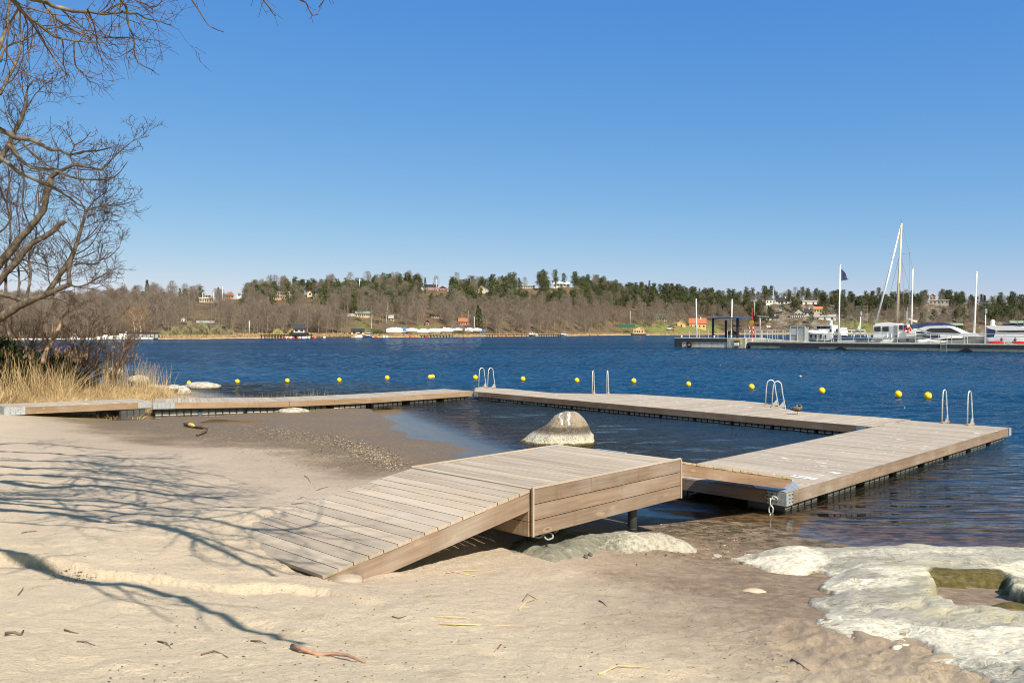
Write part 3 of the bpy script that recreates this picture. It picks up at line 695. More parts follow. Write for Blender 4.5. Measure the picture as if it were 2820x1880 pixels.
# ============================================================ boarded platform and ramp on the beach
def boards(mb, a, b, cvec, pitch, gap, thick, drop=None, edge_j=.006):
    """boards laid side by side from line a0->b0 : a,b ends of the run, cvec = board vector"""
    a = Vector(a); b = Vector(b); L = (b-a).length; n = max(1, round(L/pitch)); d = (b-a)/n; cv = Vector(cvec)
    up = d.cross(cv).normalized(); up = up if up.z > 0 else -up
    for i in range(n):
        j = random.uniform(-edge_j, edge_j)
        c = a+d*(i+.5)+cv*.5+cv.normalized()*j-up*(thick/2+random.uniform(0, .0015))
        mb.obox(c, cv/2, d.normalized()*(d.length-gap)/2, up*thick/2)
z1 = Vector((0, 0, 1)); out_ = -pn                                     # towards the viewer
pf = thing('bathing_platform', 'raised weathered timber platform on the sand with boarded sides', 'platform', tuple(P1-z1*P1.z))
loc = P1-z1*P1.z
m = MB(); boards(m, P1+pd*.02+out_*0, P2-pd*.02, pn*PW, .118, .006, .032); m.build('deck', mt['deck2'], pf, loc=loc)
CH = H-(1476-HZ)/F*P1.y; CH = P1.z-CH
m = MB(); hb = (CH-.012)/3
for k in range(3):
    z = P1.z+.003-(k+.5)*hb-k*.006
    m.obox((P1+P2)/2+out_*.022+z1*(z-P1.z), pd*((P2-P1).length/2-.005), z1*(hb/2-.002), out_*.02)
m.build('side_cladding', mt['side3'], pf, loc=loc)
m = MB()
for k in range(3):
    z = P1.z-.035-(k+.5)*(hb-.01)-k*.006
    m.obox((P1+P4)/2-pd*.0+z1*(z-P1.z), pn*(PW/2-.01), z1*(hb/2-.006), pd*.02)
m.build('end_cladding', mt['side2'], pf, loc=loc)
m = MB()
for k in range(3):
    z = P1.z-.035-(k+.5)*(hb-.01)-k*.006
    m.obox((P4+P3)/2+z1*(z-P1.z), pd*((P2-P1).length/2-.03), z1*(hb/2-.006), pn*.02)
m.build('far_cladding', mt['side'], pf, loc=loc)
m = MB()
for q in (P1+out_*.045-pd*.0, P2+out_*.045): m = MB(); m.obox(q-z1*(CH/2-.002), z1*(CH/2+.002), pd*.013, out_*.010, .6); m.build('corner_trim', mt['deck2'], pf, loc=loc)
m = MB(); m.obox((P1+P2)/2+out_*.03+z1*.012, pd*((P2-P1).length/2+.0), out_*.016, z1*.009, .9); m.obox((P3+P4)/2-out_*.02+z1*.01, pd*((P2-P1).length/2), out_*.014, z1*.009, .9); m.build('edge_trim', mt['deck2'], pf, loc=loc)
# posts
a = P1+pd*((P2-P1).length*.715)+pn*.16
for q in (a, P1+pd*2.6+pn*(PW-.2), P1+pd*.35+pn*.3, P1+pd*.35+pn*(PW-.25)):
    m = MB(); g = gz(q.x, q.y)-.25; m.tube([(q.x, q.y, g), (q.x, q.y, P1.z-.06)], .062, 20)
    for zz in (.06, .10): m.tube([(q.x, q.y, g+.25+zz), (q.x, q.y, g+.25+zz+.012)], .0645, 20)
    m.build('post', mt['black_pl'], pf, True, loc=loc)
m = MB()
for t in (.25, .5, .75): m.beam(P1+pd*((P2-P1).length*t)+pn*.05-z1*.11, P1+pd*((P2-P1).length*t)+pn*(PW-.05)-z1*.11, .05, .14)
m.build('joist', mt['side'], pf, loc=loc)
m = MB()
for u in (P3-pd*.42-pn*.03, P3-pn*PW*.45-pd*.03):
    m.obox(u+z1*.004, (pn if u is not None and (u-P3).length > .5 else pd)*.28, (pd if (u-P3).length > .5 else pn)*.025, z1*.004)
    m.build('hinge_plate', mt['galv'], pf, loc=loc); m = MB()

rm = thing('beach_ramp', 'sloping timber boarded ramp from the sand up to the platform', 'ramp', tuple(R1-z1*R1.z)); loc = R1-z1*R1.z
rd_ = (P1-R1); m = MB()
boards(m, R1-rd_*.045, P1-pd*.012-z1*.002, pn*PW, .172, .009, .034, edge_j=.004)
m.build('deck', mt['deck2'], rm, loc=loc)
upn = rd_.cross(pn).normalized(); upn = upn if upn.z > 0 else -upn
for off, nm in ((.03, 0), (PW-.03, 1)):
    m = MB(); A_ = R1+pn*off-rd_*.03; B_ = P1+pn*off-pd*.03
    hh = .215
    pts = [A_-upn*.036, B_-upn*.036, B_-upn*(.036+hh), A_+rd_*.10-upn*(.036+hh), A_-upn*(.036+.12)]
    n0 = len(m.v)
    for s in (-.024, .024):
        for p in pts: m.v.append(tuple(p+pn*s))
    k = len(pts); m.face([n0+i for i in range(k)], [((p-A_).dot(rd_.normalized()), (p-A_).dot(upn)) for p in pts], .8); m.face([n0+k+i for i in range(k)][::-1], [((p-A_).dot(rd_.normalized()), (p-A_).dot(upn)) for p in pts][::-1], .8)
    for i in range(k): j = (i+1) % k; m.face([n0+i, n0+j, n0+k+j, n0+k+i], None, .8)
    m.build('side_beam', mt['side3'], rm, loc=loc)
m = MB(); m.beam(R1+pn*.05-upn*.09-rd_*.01, R1+pn*(PW-.05)-upn*.09-rd_*.01, .045, .10)
for t in (.35, .7): m.beam(R1+rd_*t+pn*.06-upn*.10, R1+rd_*t+pn*(PW-.06)-upn*.10, .045, .12)
m.build('cross_beam', mt['side3'], rm, loc=loc)

# ============================================================ floating bathing decks
DZ = .35
def float_block(c, u, v, L, W, z0, z1_, parent, loc, lined=True):
    m = MB(); c = Vector(c); n = max(3, round(L/.24)); h = (z1_-z0)
    m.obox(c+z1*((z0+z1_)/2), u*L/2, v*(W/2-.03), z1*h/2)
    for s in (-1, 1):
        for i in range(n):
            t = -L/2+(i+.5)*L/n
            m.obox(c+u*t+v*s*(W/2)+z1*((z0+z1_)/2), u*(L/n*.40), v*.028, z1*(h/2-.012))
    o = m.build('float', mt['float'], parent, loc=loc)
    if lined:
        m = MB()
        for s in ((-1,) if v.y > 0 else (1,)):
            for i in range(n):
                t = -L/2+(i+.5)*L/n
                m.obox(c+u*t+v*s*(W/2+.022)+z1*(z0+h*.10 if z0 > -.02 else .045), u*(L/n*.40), v*.012, z1*.011)
        m.build('lime_line', mt['lime'], o, loc=loc)
    return o
def skirt(m, poly, zt, hs=.205, t=.022, side=None):
    n = len(poly)
    for i in range(n):
        a, b_ = Vector(poly[i]), Vector(poly[(i+1) % n]); d = (b_-a).normalized(); nr_ = Vector((d.y, -d.x, 0))
        m.obox((a+b_)/2+nr_*t*.5-z1*(hs/2+.004)+z1*0, d*((b_-a).length/2+t*.5), z1*hs/2, nr_*t)
def plates(m, c, d1, d2_, zt, hs=.205, L1=.30, L2=.30):
    c = Vector(c); n1 = Vector((d1.y, -d1.x, 0)); n1 = n1 if n1.dot(d2_) < 0 else -n1; n2 = Vector((d2_.y, -d2_.x, 0)); n2 = n2 if n2.dot(d1) < 0 else -n2
    m.obox(c+n1*.047+n2*.047+d1*L1/2-z1*(hs/2+.004), d1*L1/2, z1*(hs/2+.004), n1*.004)
    m.obox(c+n2*.047+n1*.047+d2_*L2/2-z1*(hs/2+.004), d2_*L2/2, z1*(hs/2+.004), n2*.004)
def bolts(par, lc, c, d, nrm, cols_, rows, sx, sz):
    for i in range(cols_):
        for j in range(rows):
            p = Vector(c)+d*(i-(cols_-1)/2)*sx+z1*(j-(rows-1)/2)*sz
            m = MB(); m.tube([p, p+nrm*.012], .011, 6); m.build('bolt', mt['black_pl'], par, loc=lc)

# --- right deck
Gc = G(2162, 1356, DZ); Fc = G(2778, 1177, DZ); gd = (Fc-Gc).normalized(); gn = Vector((-gd.y, gd.x, 0)); GL = (Fc-Gc).length
GW = 2.66; loc = Gc-z1*DZ
rdk = thing('floating_deck', 'broad weathered floating timber deck on the right, end with steel corner and chain nearest', 'floating deck', tuple(loc))
m = MB(); boards(m, Gc+gd*.03, Fc-gd*.0, gn*GW, .119, .006, .03, edge_j=.003); m.build('deck', mt['deck'], rdk, loc=loc)
poly = [tuple(Gc), tuple(Fc), tuple(Fc+gn*GW), tuple(Gc+gn*GW)]
m = MB(); skirt(m, poly, DZ); m.build('skirt', mt['side3'], rdk, loc=loc)
m = MB(); plates(m, Gc, gd, gn, DZ, L1=.22, L2=.34); m.build('corner_plate', mt['galv'], rdk, loc=loc)
m = MB(); plates(m, Fc, -gd, gn, DZ, L1=.22, L2=.3); m.build('corner_plate', mt['galv'], rdk, loc=loc)
bolts(rdk, loc, Gc+gn*.20-gd*.052-z1*.10, gn, -gd, 3, 3, .085, .06); bolts(rdk, loc, Gc+gd*.10+(-gn)*.052-z1*.10, gd, -gn, 2, 3, .09, .06)
m = MB(); t_ = [Gc+gd*.02+gn*.02, Gc+gd*.55+gn*.02, Gc+gd*1.02+gn*.35, Gc+gd*.95+gn*.60, Gc+gd*.30+gn*.75, Gc+gd*.02+gn*.55]
m.prism([(p.x, p.y) for p in t_], DZ+.003, DZ+.008); m.build('top_plate', mt['galv'], rdk, loc=loc)
m = MB(); c = Gc+gd*1.55+gn*.42; m.obox(c+z1*.006, gn*.22, gd*.09, z1*.003)
sg = m.build('deck_sign', mt['paintw'], rdk, loc=loc)
m = MB(); m.obox(c+z1*.0105, gn*.06, gd*.015, z1*.001); m.obox(c+gn*.12+z1*.0105, gn*.035, gd*.03, z1*.001); m.obox(c-gn*.13+gd*.02+z1*.0105, gn*.03, gd*.012, z1*.001)
m.build('sign_marks', mt['bluehull'], sg, loc=loc)
nfl = 8
for i in range(nfl):
    t = .75+(GL-1.5)*i/(nfl-1)
    for s in (.42, GW-.42): float_block((Gc-z1*DZ)+gd*t+gn*s, gd, gn, 1.25, .62, -.2, .145, rdk, loc)

# --- far deck with its wider bathing bay
fa = G(1307, 1077.5, DZ); fb = Gc+gn*GW; 
fbk = [G(1395, 1069.5, DZ), G(1524, 1082, DZ), G(1747, 1085, DZ), G(2051, 1104, DZ), G(2099, 1108.5, DZ), G(2188, 1132, DZ), G(2400, 1147, DZ)]
u0 = G(2389, 1173.5, DZ); fd = (u0-fa).normalized(); fn = Vector((-fd.y, fd.x, 0)); fn = fn if fn.y > 0 else -fn; FL = (u0-fa).length
cor = G(1310, 1066.5, DZ)
def meet(p, d):
    A0 = Gc+gn*(GW+.03); t = ((A0.x-p.x)*gd.y-(A0.y-p.y)*gd.x)/(d.x*gd.y-d.y*gd.x); return p+d*t
outline = [fa, meet(u0, fd), meet(G(2400, 1147, DZ), (G(2400, 1147, DZ)-G(2188, 1132, DZ)).normalized())]+fbk[::-1][1:]+[cor]
outline = [Vector((p.x, p.y, DZ)) for p in outline]
loc = fa-z1*DZ
fdk = thing('floating_deck', 'long far floating timber deck with a wider bathing bay, behind the boulder', 'floating deck', tuple(loc))
# boards run across the deck, clipped to the outline
m = MB(); nb_ = int(FL/.125)
loc2 = [((p-fa).dot(fd), (p-fa).dot(fn)) for p in outline]
def span(t):
    ys = []
    for i in range(len(loc2)):
        (x0, y0), (x1, y1) = loc2[i], loc2[(i+1) % len(loc2)]
        if (x0 <= t) != (x1 <= t): ys.append(y0+(t-x0)/(x1-x0)*(y1-y0))
    return (min(ys), max(ys)) if len(ys) >= 2 else None
tmin = min(x for x, y in loc2); tmax = max(x for x, y in loc2); t = tmin+.06
while t < tmax:
    s = span(t)
    if s and s[1]-s[0] > .1:
        m.obox(fa+fd*t+fn*(s[0]+s[1])/2-z1*.016, fn*((s[1]-s[0])/2), fd*.0595, z1*.015)
    t += .125
m.build('deck', mt['deck'], fdk, loc=loc)
m = MB(); skirt(m, [tuple(p) for p in outline], DZ); m.build('skirt', mt['side'], fdk, loc=loc)
m = MB(); m.obox(fa+fd*.13-fn*.049-z1*.105, fd*.13, z1*.107, fn*.004); m.build('corner_plate', mt['galv'], fdk, loc=loc)
m = MB(); m.obox(u0-fd*.16-fn*.049-z1*.105, fd*.13, z1*.107, fn*.004); m.build('corner_plate', mt['galv'], fdk, loc=loc)
nfl = 12
for i in range(nfl):
    tt = .85+(FL-1.7)*i/(nfl-1); float_block((fa-z1*DZ)+fd*tt+fn*.36, fd, fn, 1.35, .5, -.2, .14, fdk, loc)
for tt in (3.0, 5.2, 7.5, 9.6): float_block((fa-z1*DZ)+fd*tt+fn*2.6 if 4 < tt < 9 else (fa-z1*DZ)+fd*tt+fn*1.6, fd, fn, 1.2, .55, -.2, .14, fdk, loc, False)

# --- left boardwalk in three lengths, resting on the mud
def strip(name, label, fr, bk, zs, mat_s, parts_floats, hs=.20, pitch=.13):
    """fr, bk: front and back corner lists (pixels) with heights"""
    A_ = [G(px, py, z) for (px, py), z in zip(fr, zs)]; B_ = [G(px, py, z) for (px, py), z in zip(bk, zs)]
    return A_, B_
lf = [G(1303, 1076.8, .35), G(1020, 1094.5, .37), G(796, 1104, .42), G(421, 1109, .49)]
LW = 2.0
def offs(poly, wd):
    o = []
    for i, p in enumerate(poly):
        a = poly[max(i-1, 0)]; b_ = poly[min(i+1, len(poly)-1)]; d = (b_-a); d.z = 0; d.normalize(); nn = Vector((d.y, -d.x, 0)); nn = nn if nn.y > 0 else -nn
        o.append(p+nn*wd)
    return o
lb = offs(lf, LW); loc = lf[0]-z1*lf[0].z
ldk = thing('floating_deck', 'narrow boardwalk of floating timber decks along the left of the basin', 'floating deck', tuple(loc))
for i in range(3):
    a, b_ = lf[i], lf[i+1]; a2, b2 = lb[i], lb[i+1]
    m = MB(); L = (b_-a).length; nb_ = round(L/.13)
    for k in range(nb_):
        t0, t1 = (k+.03)/nb_, (k+.97)/nb_; r = random.random()
        q = [a.lerp(b_, t0), a.lerp(b_, t1), a2.lerp(b2, t1), a2.lerp(b2, t0)]; n0 = len(m.v)
        for p in q: m.v.append(tuple(p))
        for p in q: m.v.append(tuple(p-z1*.03))
        uv = [(0, 0), (0, .12), (LW, .12), (LW, 0)]; uv = [(x_+r*37, y_+r*91) for x_, y_ in uv]
        m.face([n0+1, n0, n0+3, n0+2], [uv[1], uv[0], uv[3], uv[2]], r)
        for (e, f_) in ((0,1),(1,2),(2,3),(3,0)): m.face([n0+e, n0+f_, n0+4+f_, n0+4+e], None, r)
    m.build('deck', mt['deck'], ldk, loc=loc)
    m = MB(); d = (b_-a).normalized(); nn = Vector((d.y, -d.x, 0)); nn = nn if nn.y > 0 else -nn; nn.normalize()
    for s, (p, q) in ((-1, (a, b_)), (1, (a2, b2))): m.obox((p+q)/2-z1*.107+nn*s*.022, (q-p)/2+d*.0, z1*.103, nn*.022)
    m.build('skirt', mt['side2'], ldk, loc=loc)
    nf = max(2, round(L/1.75))
    for k in range(nf):
        c = a.lerp(b_, (k+.5)/nf); zt = c.z-.215; c.z = 0
        zb = max(-.15, gz(c.x, c.y)-.04) if i else -.12
        fo = float_block(c+nn*.42, d*1.0-z1*d.z, nn, 1.42, .62, zb, zt, ldk, loc, True)
m = MB(); d = (lf[3]-lf[2]).normalized(); nn = Vector((d.y, -d.x, 0)); nn = nn if nn.y > 0 else -nn
m.obox(lf[3]-d*.36-z1*.107-nn*.047, d*.34, z1*.105, nn*.004); m.obox(lf[3]+nn*(LW/2)-z1*.107+d*.01, nn*LW/2, z1*.105, d*.004)
m.build('corner_plate', mt['galv'], ldk, loc=loc)
bolts(ldk, loc, lf[3]-d*.36-z1*.107-nn*.051, d, -nn, 4, 3, .14, .06)
# left gangway
ga = G(12, 1121, .60); gb = G(416, 1104.3, .53); wd = 1.5; d = (gb-ga).normalized(); nn = Vector((d.y, -d.x, 0)).normalized(); nn = nn if nn.y > 0 else -nn
loc = ga-z1*ga.z
gw = thing('gangway', 'light brown timber gangway with steel ends lying on the sand at far left', 'gangway', tuple(loc))
m = MB(); boards(m, ga, gb, nn*wd, .13, .006, .03); m.build('deck', mt['deck'], gw, loc=loc)
for s in (.0, wd):
    m = MB(); m.obox((ga+gb)/2+nn*(s-.02 if s == 0 else s+.02)-z1*.135, (gb-ga)/2, z1*.11, nn*.022); m.build('side_beam', mt['side2'], gw, loc=loc)
for q_ in ((ga+d*.28-nn*.046-z1*.14, d*.29, z1*.118, nn*.005), (gb-d*.22-nn*.046-z1*.12, d*.24, z1*.10, nn*.005), (ga-d*.01+nn*wd/2-z1*.14, nn*wd/2, z1*.11, d*.008)): m = MB(); m.obox(*q_); m.build('end_plate', mt['galv'], gw, loc=loc)
bolts(gw, loc, ga+d*.30-nn*.051-z1*.14, d, -nn, 3, 2, .14, .1)
c = G(345, 1150, 0); c = gb-d*.62; c.z = 0
float_block(c+nn*.25, d*1.0-z1*d.z, nn, .85, .55, -.02, gb.z-.25, gw, loc, False)
float_block(c+nn*1.1-d*.35, d*1.0-z1*d.z, nn, .85, .55, .02, gb.z-.25, gw, loc, False)

# --- gangway from the platform down to the right deck
w0 = P2+z1*.0; e0 = G(2183, 1309+6, .56); loc = w0-z1*w0.z
ggw = thing('gangway', 'brown timber gangway sloping from the raised platform down onto the right deck', 'gangway', tuple(loc))
w0 = w0+pd*.03-z1*.03; dd = (e0-w0); dn = Vector((-dd.y, dd.x, 0)).normalized(); upg = dd.cross(dn).normalized(); upg = upg if upg.z > 0 else -upg; gwid = 1.35
m = MB(); boards(m, w0, e0, dn*gwid, .105, .006, .028, edge_j=.006); m.build('deck', mt['cut'], ggw, loc=loc)
for s in (.03, gwid-.03):
    m = MB(); A_ = w0+dn*s-upg*.03; B_ = e0+dn*s-upg*.03; hh = .17; D = (B_-A_).normalized()
    pts = [A_, B_, B_-upg*.07, B_-D*.30-upg*hh, A_-upg*hh]; n0 = len(m.v)
    for t in (-.022, .022):
        for p in pts: m.v.append(tuple(p+dn*t))
    k = len(pts); uvs = [((p-A_).dot(D)+3, (p-A_).dot(upg)) for p in pts]
    m.face([n0+i for i in range(k)], uvs, .3); m.face([n0+k+i for i in range(k)][::-1], uvs[::-1], .3)
    for i in range(k): j = (i+1) % k; m.face([n0+i, n0+j, n0+k+j, n0+k+i], None, .3)
    m.build('side_beam', mt['side'], ggw, loc=loc)
m = MB()
for t in (.3, .6, .9): m.beam(w0.lerp(e0, t)+dn*.06-upg*.10, w0.lerp(e0, t)+dn*(gwid-.06)-upg*.10, .05, .10)
m.build('cross_beam', mt['side'], ggw, loc=loc)

# --- chains
def chain(name, label, pts, link=.055, rr_=.010, mat=None):
    m = MB(); P = [Vector(p) for p in pts]; L = sum((P[i+1]-P[i]).length for i in range(len(P)-1)); n = int(L/(link*1.35)); 
    def at(s):
        for i in range(len(P)-1):
            l = (P[i+1]-P[i]).length
            if s <= l or i == len(P)-2: return P[i].lerp(P[i+1], min(1, s/l)), (P[i+1]-P[i]).normalized()
            s -= l
    for k in range(n+1):
        p, dr = at(k*L/max(1, n)); ax = dr.orthogonal().normalized(); ax = ax if k % 2 else dr.cross(ax)
        m.torus(p, ax, link*.42, rr_, 12, 6, tuple(dr*link*.28))
    return tag(m.build(name, mat or mt['rail'], smooth=True), label, 'chain')
c0 = Gc+gn*.16-gd*.075
chain('mooring_chain', 'galvanised mooring chain hanging from the near steel corner into the water', [c0+gn*.09-z1*.09, c0-gn*.02-z1*.10, c0+gn*.04-z1*.09, c0+gn*.05-z1*.30, c0+gn*.05-z1*.55], .085, .012)
q = P1+pd*.16+pn*.02-z1*(CH+.01)
chain('mooring_chain', 'dark chain links hanging under the near bottom corner of the platform', [q, q+pd*.1-z1*.05, q+pd*.25-z1*.05, q+pd*.36+z1*.01], .10, .012, mt['greyc'])

# ============================================================ bathing ladders
def ladder(name, label, feet, dirs, ht, seps=None):
    """feet: two deck points; dirs: outward direction"""
    f0, f1 = [Vector(p) for p in feet]; o = Vector(dirs).normalized(); loc = (f0+f1)/2
    t = thing(name, label, 'ladder', tuple(loc), 0, 'bathing ladders on the floating decks')
    for f_ in (f0, f1):
        m = MB(); pts = []; span_ = .42; rb = .15
        pts = [f_, f_+o*.03+z1*(ht-.30)]
        for k in range(9):
            a_ = math.pi*k/8; pts.append(f_+o*(.05+.14-.14*math.cos(a_))+z1*(ht-.16+.16*math.sin(a_)))
        pts += [f_+o*.37+z1*(ht*.5), f_+o*.46+z1*.0, f_+o*.48-z1*1.3]
        m.tube(pts, .019, 8); m.build('rail', mt['rail'], t, True, loc=loc)
        m = MB(); m.obox(f_+o*.20+z1*.018, o*.25, o.cross(z1)*.05, z1*.015, .9); m.build('foot_block', mt['cut'], t, loc=loc)
        m = MB(); a_ = f_+o*.40+z1*.03; n0 = len(m.v); w_ = o.cross(z1)*.004
        for s in (-1, 1):
            for p in (a_-o*.17, a_+o*.03, a_+o*.01+z1*.20): m.v.append(tuple(p+w_*s))
        m.face([0,1,2]); m.face([5,4,3]); [m.face(list(q_)) for q_ in ((0,3,4,1),(1,4,5,2),(2,5,3,0))]
        m.build('bracket', mt['galv'], t, loc=loc)
    for zz in (-.25, -.52, -.8): m = MB(); m.beam(f0+o*.47+z1*zz, f1+o*.47+z1*zz, .07, .025); m.build('tread', mt['rail'], t, loc=loc)
    return t
ladder('bathing_ladder', 'arched steel bathing ladder at the far corner of the decks', [G(1318, 1067.8, DZ), G(1342.7, 1068.3, DZ)], (.76, .65, 0), .92)
ladder('bathing_ladder', 'steel bathing ladder seen edge-on at the front of the bathing bay', [G(1631, 1085.8, DZ), G(1671, 1085.8, DZ)], (.30, .98, 0), .98)
ladder('bathing_ladder', 'arched steel bathing ladder beside the duck', [G(2108, 1116, DZ), G(2126, 1121.5, DZ)], (1, .0, 0), .90)
ladder('bathing_ladder', 'tall steel bathing ladder on the outer end of the right deck', [G(2594.5, 1165, DZ), G(2664, 1171, DZ)], (.72, .69, 0), .95)

# ============================================================ buoys
bu = [(520,1054,5.5,'yellow buoy touching the long pale rock at far left'), (653.5,1050,6,'yellow buoy next right of the one by the pale rock'), (791,1048,6,'yellow buoy third from the left, off the left boardwalk'), (934,1046,6,'yellow buoy fourth from the left, off the left boardwalk'),
      (1066,1040,6.3,'single yellow buoy just left of the touching pair'), (1184,1038,6,'left one of two yellow buoys touching each other'), (1191,1037,6,'right one of two yellow buoys touching each other'), (1309,1039,6.5,'yellow buoy just left of the far corner ladder'), (1440,1043,6.5,'yellow buoy midway between the far corner ladder and the edge-on ladder'),
      (1588.5,1047,6.5,'yellow buoy just left of the edge-on ladder'), (1745,1048.5,7,'yellow buoy just right of the edge-on ladder'), (1896,1057.5,7,'yellow buoy halfway from the edge-on ladder to the duck ladder'), (2069.5,1065,7.8,'yellow buoy just left of the ladder by the duck'), (2263.5,1075.5,8.4,'yellow buoy on the lake beyond the duck'),
      (2473.5,1085,9.3,'left of the two large yellow buoys near the right ladder'), (2555,1089.5,10,'largest yellow buoy, nearest to the right ladder')]
for k, (px, py, rp_, lab) in enumerate(bu):
    Yb = F*(H-.0)/(py+rp_*.75-HZ); r_ = rp_/F*Yb*1.04
    m = MB(); m.ell((0,0,r_*.72), r_, r_, r_, 20, 12)
    t = thing('buoy', lab, 'buoy', ((px-CX)/F*Yb, Yb, 0), k*.7, 'yellow swim buoys strung across the bay')
    m.build('float_ball', mt['yellow'], t, True)
    m = MB(); m.tube([(0,0,r_*1.68), (0,0,r_*1.82)], r_*.16, 8); m.torus((r_*.98,0,r_*.25), (0,1,0), r_*.14, r_*.05, 8, 5); m.build('eyelet', mt['orange_p'], t, True)
for px, py, lab in ((2204, 1035, 'tiny pinkish float on the open lake beyond the ladders'), (2491, 1121, 'tiny white float near the large yellow buoys')):
    g = G(px, py+2, 0); m = MB(); rr2 = 3.2/F*g.y if px < 2300 else 1.6/F*g.y; m.ell((0,0,rr2*.4), rr2, rr2, rr2*.8); o = m.build('small_float', mt['white'] if px > 2300 else M_plain('pink_float', (.8,.55,.48), .5), smooth=True); o.location = g; tag(o, lab, 'float')

# ============================================================ duck preening on the deck
dk0 = G(2197, 1140.5, DZ); S_ = 1.0
du = thing('duck', 'brown mottled duck standing on one leg on the far deck, head turned back', 'duck', tuple(dk0), R(-12))
def M_duck():
    n = NT('mottled_duck_plumage'); co = n.coord('Object'); v = n.voro(n.map(co, (1, 1, 1.6)), 48); f = n.noise(co, 16, 3)
    col = n.ramp(n.math('ADD', n.math('MULTIPLY', v, .7), n.math('MULTIPLY', f, .5)), [(.35, (.018, .014, .011)), (.55, (.06, .045, .032)), (.85, (.22, .17, .12))])
    return n.done(n.pbsdf(col, .8))
mk = M_duck()
pts = [(-.24,0,.20),(-.20,0,.195),(-.14,0,.18),(-.06,0,.165),(.02,0,.165),(.08,0,.19),(.11,.0,.235),(.10,.02,.275),(.065,.04,.29),(.03,.05,.285),(.005,.055,.275)]
ra = [.008,.03,.065,.088,.088,.07,.045,.036,.040,.034,.014]
m = MB(); m.tube(pts, ra, 18); o = m.build('body', mk, du, True); o.modifiers.new('s', 'SUBSURF').render_levels = 1
for s in (-1, 1):
    m = MB(); m.ell((0,0,0), .125, .018, .05, 14, 8); w_ = m.build('wing', mk, du, True); w_.location = (-.06, s*.083, .185); w_.rotation_euler = (R(s*-12), R(8), 0)
m = MB(); m.tube([(.005,.055,.275),(-.03,.065,.262),(-.05,.07,.258)], [.014,.012,.007], 8); m.build('bill', mt['mastwood'], du, True)
m = MB(); m.tube([(-.01,.0,.11),(-.005,0,.05),(-.008,0,.006)], [.012,.006,.006], 8)
for a_ in (-.5, 0, .5): m.tube([(-.008,0,.006),(.045*math.cos(a_)-.008,.045*math.sin(a_),.004)], [.006,.004], 5)
m.build('leg', mt['orange_p'], du, True)

# ============================================================ logs, twigs and litter on the sand
bark = M_plain('dark_bark', (.12, .085, .06), .9, .4, 30, bump=.5); rawwood = M_plain('split_orange_wood', (.62, .30, .09), .7, .3, 14); yel_w = M_plain('split_yellow_wood', (.70, .48, .14), .7, .25, 14); twigm = M_plain('dry_twig_bark', (.15, .105, .08), .9, .35, 30); strawm = M_plain('dry_straw_stalk', (.58, .42, .22), .8, .25, 12)
def log(lab, pa, pb, r0, wood):
    a = GT(*pa); b_ = GT(*pb); mid = (a+b_)/2; t = thing('driftwood_log', lab, 'log', tuple(mid)); d = (b_-a)
    m = MB(); pts = [a+d*s+z1*(r0*.8) for s in (0, .2, .5, .8, 1)]; m.tube(pts, [r0*.5, r0, r0*1.05, r0*.95, r0*.35], 10); m.build('bark', bark, t, True, loc=mid)
    m = MB(); o_ = Vector((d.y, -d.x, 0)).normalized()*r0*.45; o_ = o_ if o_.y < 0 else -o_
    m.tube([a+d*s+z1*(r0*.95)+o_ for s in (.35, .5, .75, .9)], [r0*.25, r0*.85, r0*.85, r0*.2], 8); m.build('split_wood', wood, t, True, loc=mid)
log('split log with bright yellow wood lying on the mud by the left boardwalk', (508,1172), (545,1180), .075, yel_w)
log('dark barked log end to end with the yellow split log', (543,1180), (572,1183), .07, bark)
log('short split orange log lying aslant nearest the sand', (543,1202), (570,1190), .065, rawwood)
def twig(path, r0, lab, group=None, mat=None, name='twig', lift=1.0):
    g = [GT(*p) for p in path]; mid = sum(g, Vector())/len(g); m = MB(); n = len(g); rs = [r0*(1-.6*i/(n-1)) for i in range(n)]
    m.tube([p+z1*r0*lift*(1+.8*math.sin(i*2.1)) for i, p in enumerate(g)], rs, 6, r=random.random()); o = m.build(name, mat or twigm, smooth=True, loc=mid); return tag(o, lab, 'twig' if name == 'twig' else 'stalk', group)
twig([(805,1790),(835,1803),(880,1806),(915,1806),(960,1818),(1005,1828)], .016, 'thickest reddish stick lying on the near sand', None, M_plain('reddish_stick', (.34,.20,.13), .8, .35, 20))
twig([(15,1752),(40,1752),(57,1752),(65,1740)], .010, 'dark hooked twig at the left edge of the near sand')
twig([(178,1738),(195,1746),(218,1745)], .006, 'small curved twig on the near sand, left part')
twig([(212,1770),(236,1774),(262,1778)], .005, 'straight small twig on the near sand, left part')
twig([(435,1770),(458,1775),(472,1787)], .006, 'small curved twig midway along the near sand')
twig([(690,1771),(715,1772),(733,1774)], .006, 'short straight twig left of the reddish stick')
twig([(555,1808),(590,1800),(612,1805),(628,1812)], .006, 'arched twig below the branch shadow')
twig([(60,1470),(80,1466),(102,1463)], .006, 'short straight twig in the left sand among the shadows')
twig([(50,1640),(62,1628),(64,1618)], .006, 'dark upright twig on the sand at far left')
twig([(1800,1480),(1808,1490),(1812,1500)], .008, 'short dark stick on the wet flat right of the black post', None)
for k, pth in enumerate([[(870,1352),(885,1346),(905,1340)], [(838,1310),(848,1318),(856,1330)], [(1440,1655),(1452,1640),(1475,1650)], [(2180,1820),(2200,1830),(2230,1850)], [(1370,1790),(1380,1780),(1360,1800)], [(820,1376),(832,1370),(845,1372)], [(1650,1655),(1662,1662),(1672,1672)], [(1080,1700),(1098,1706),(1120,1700)]]):
    twig(pth, .006, 'small dark twig scattered on the pale sand round the ramp', 'small twigs scattered on the sand')
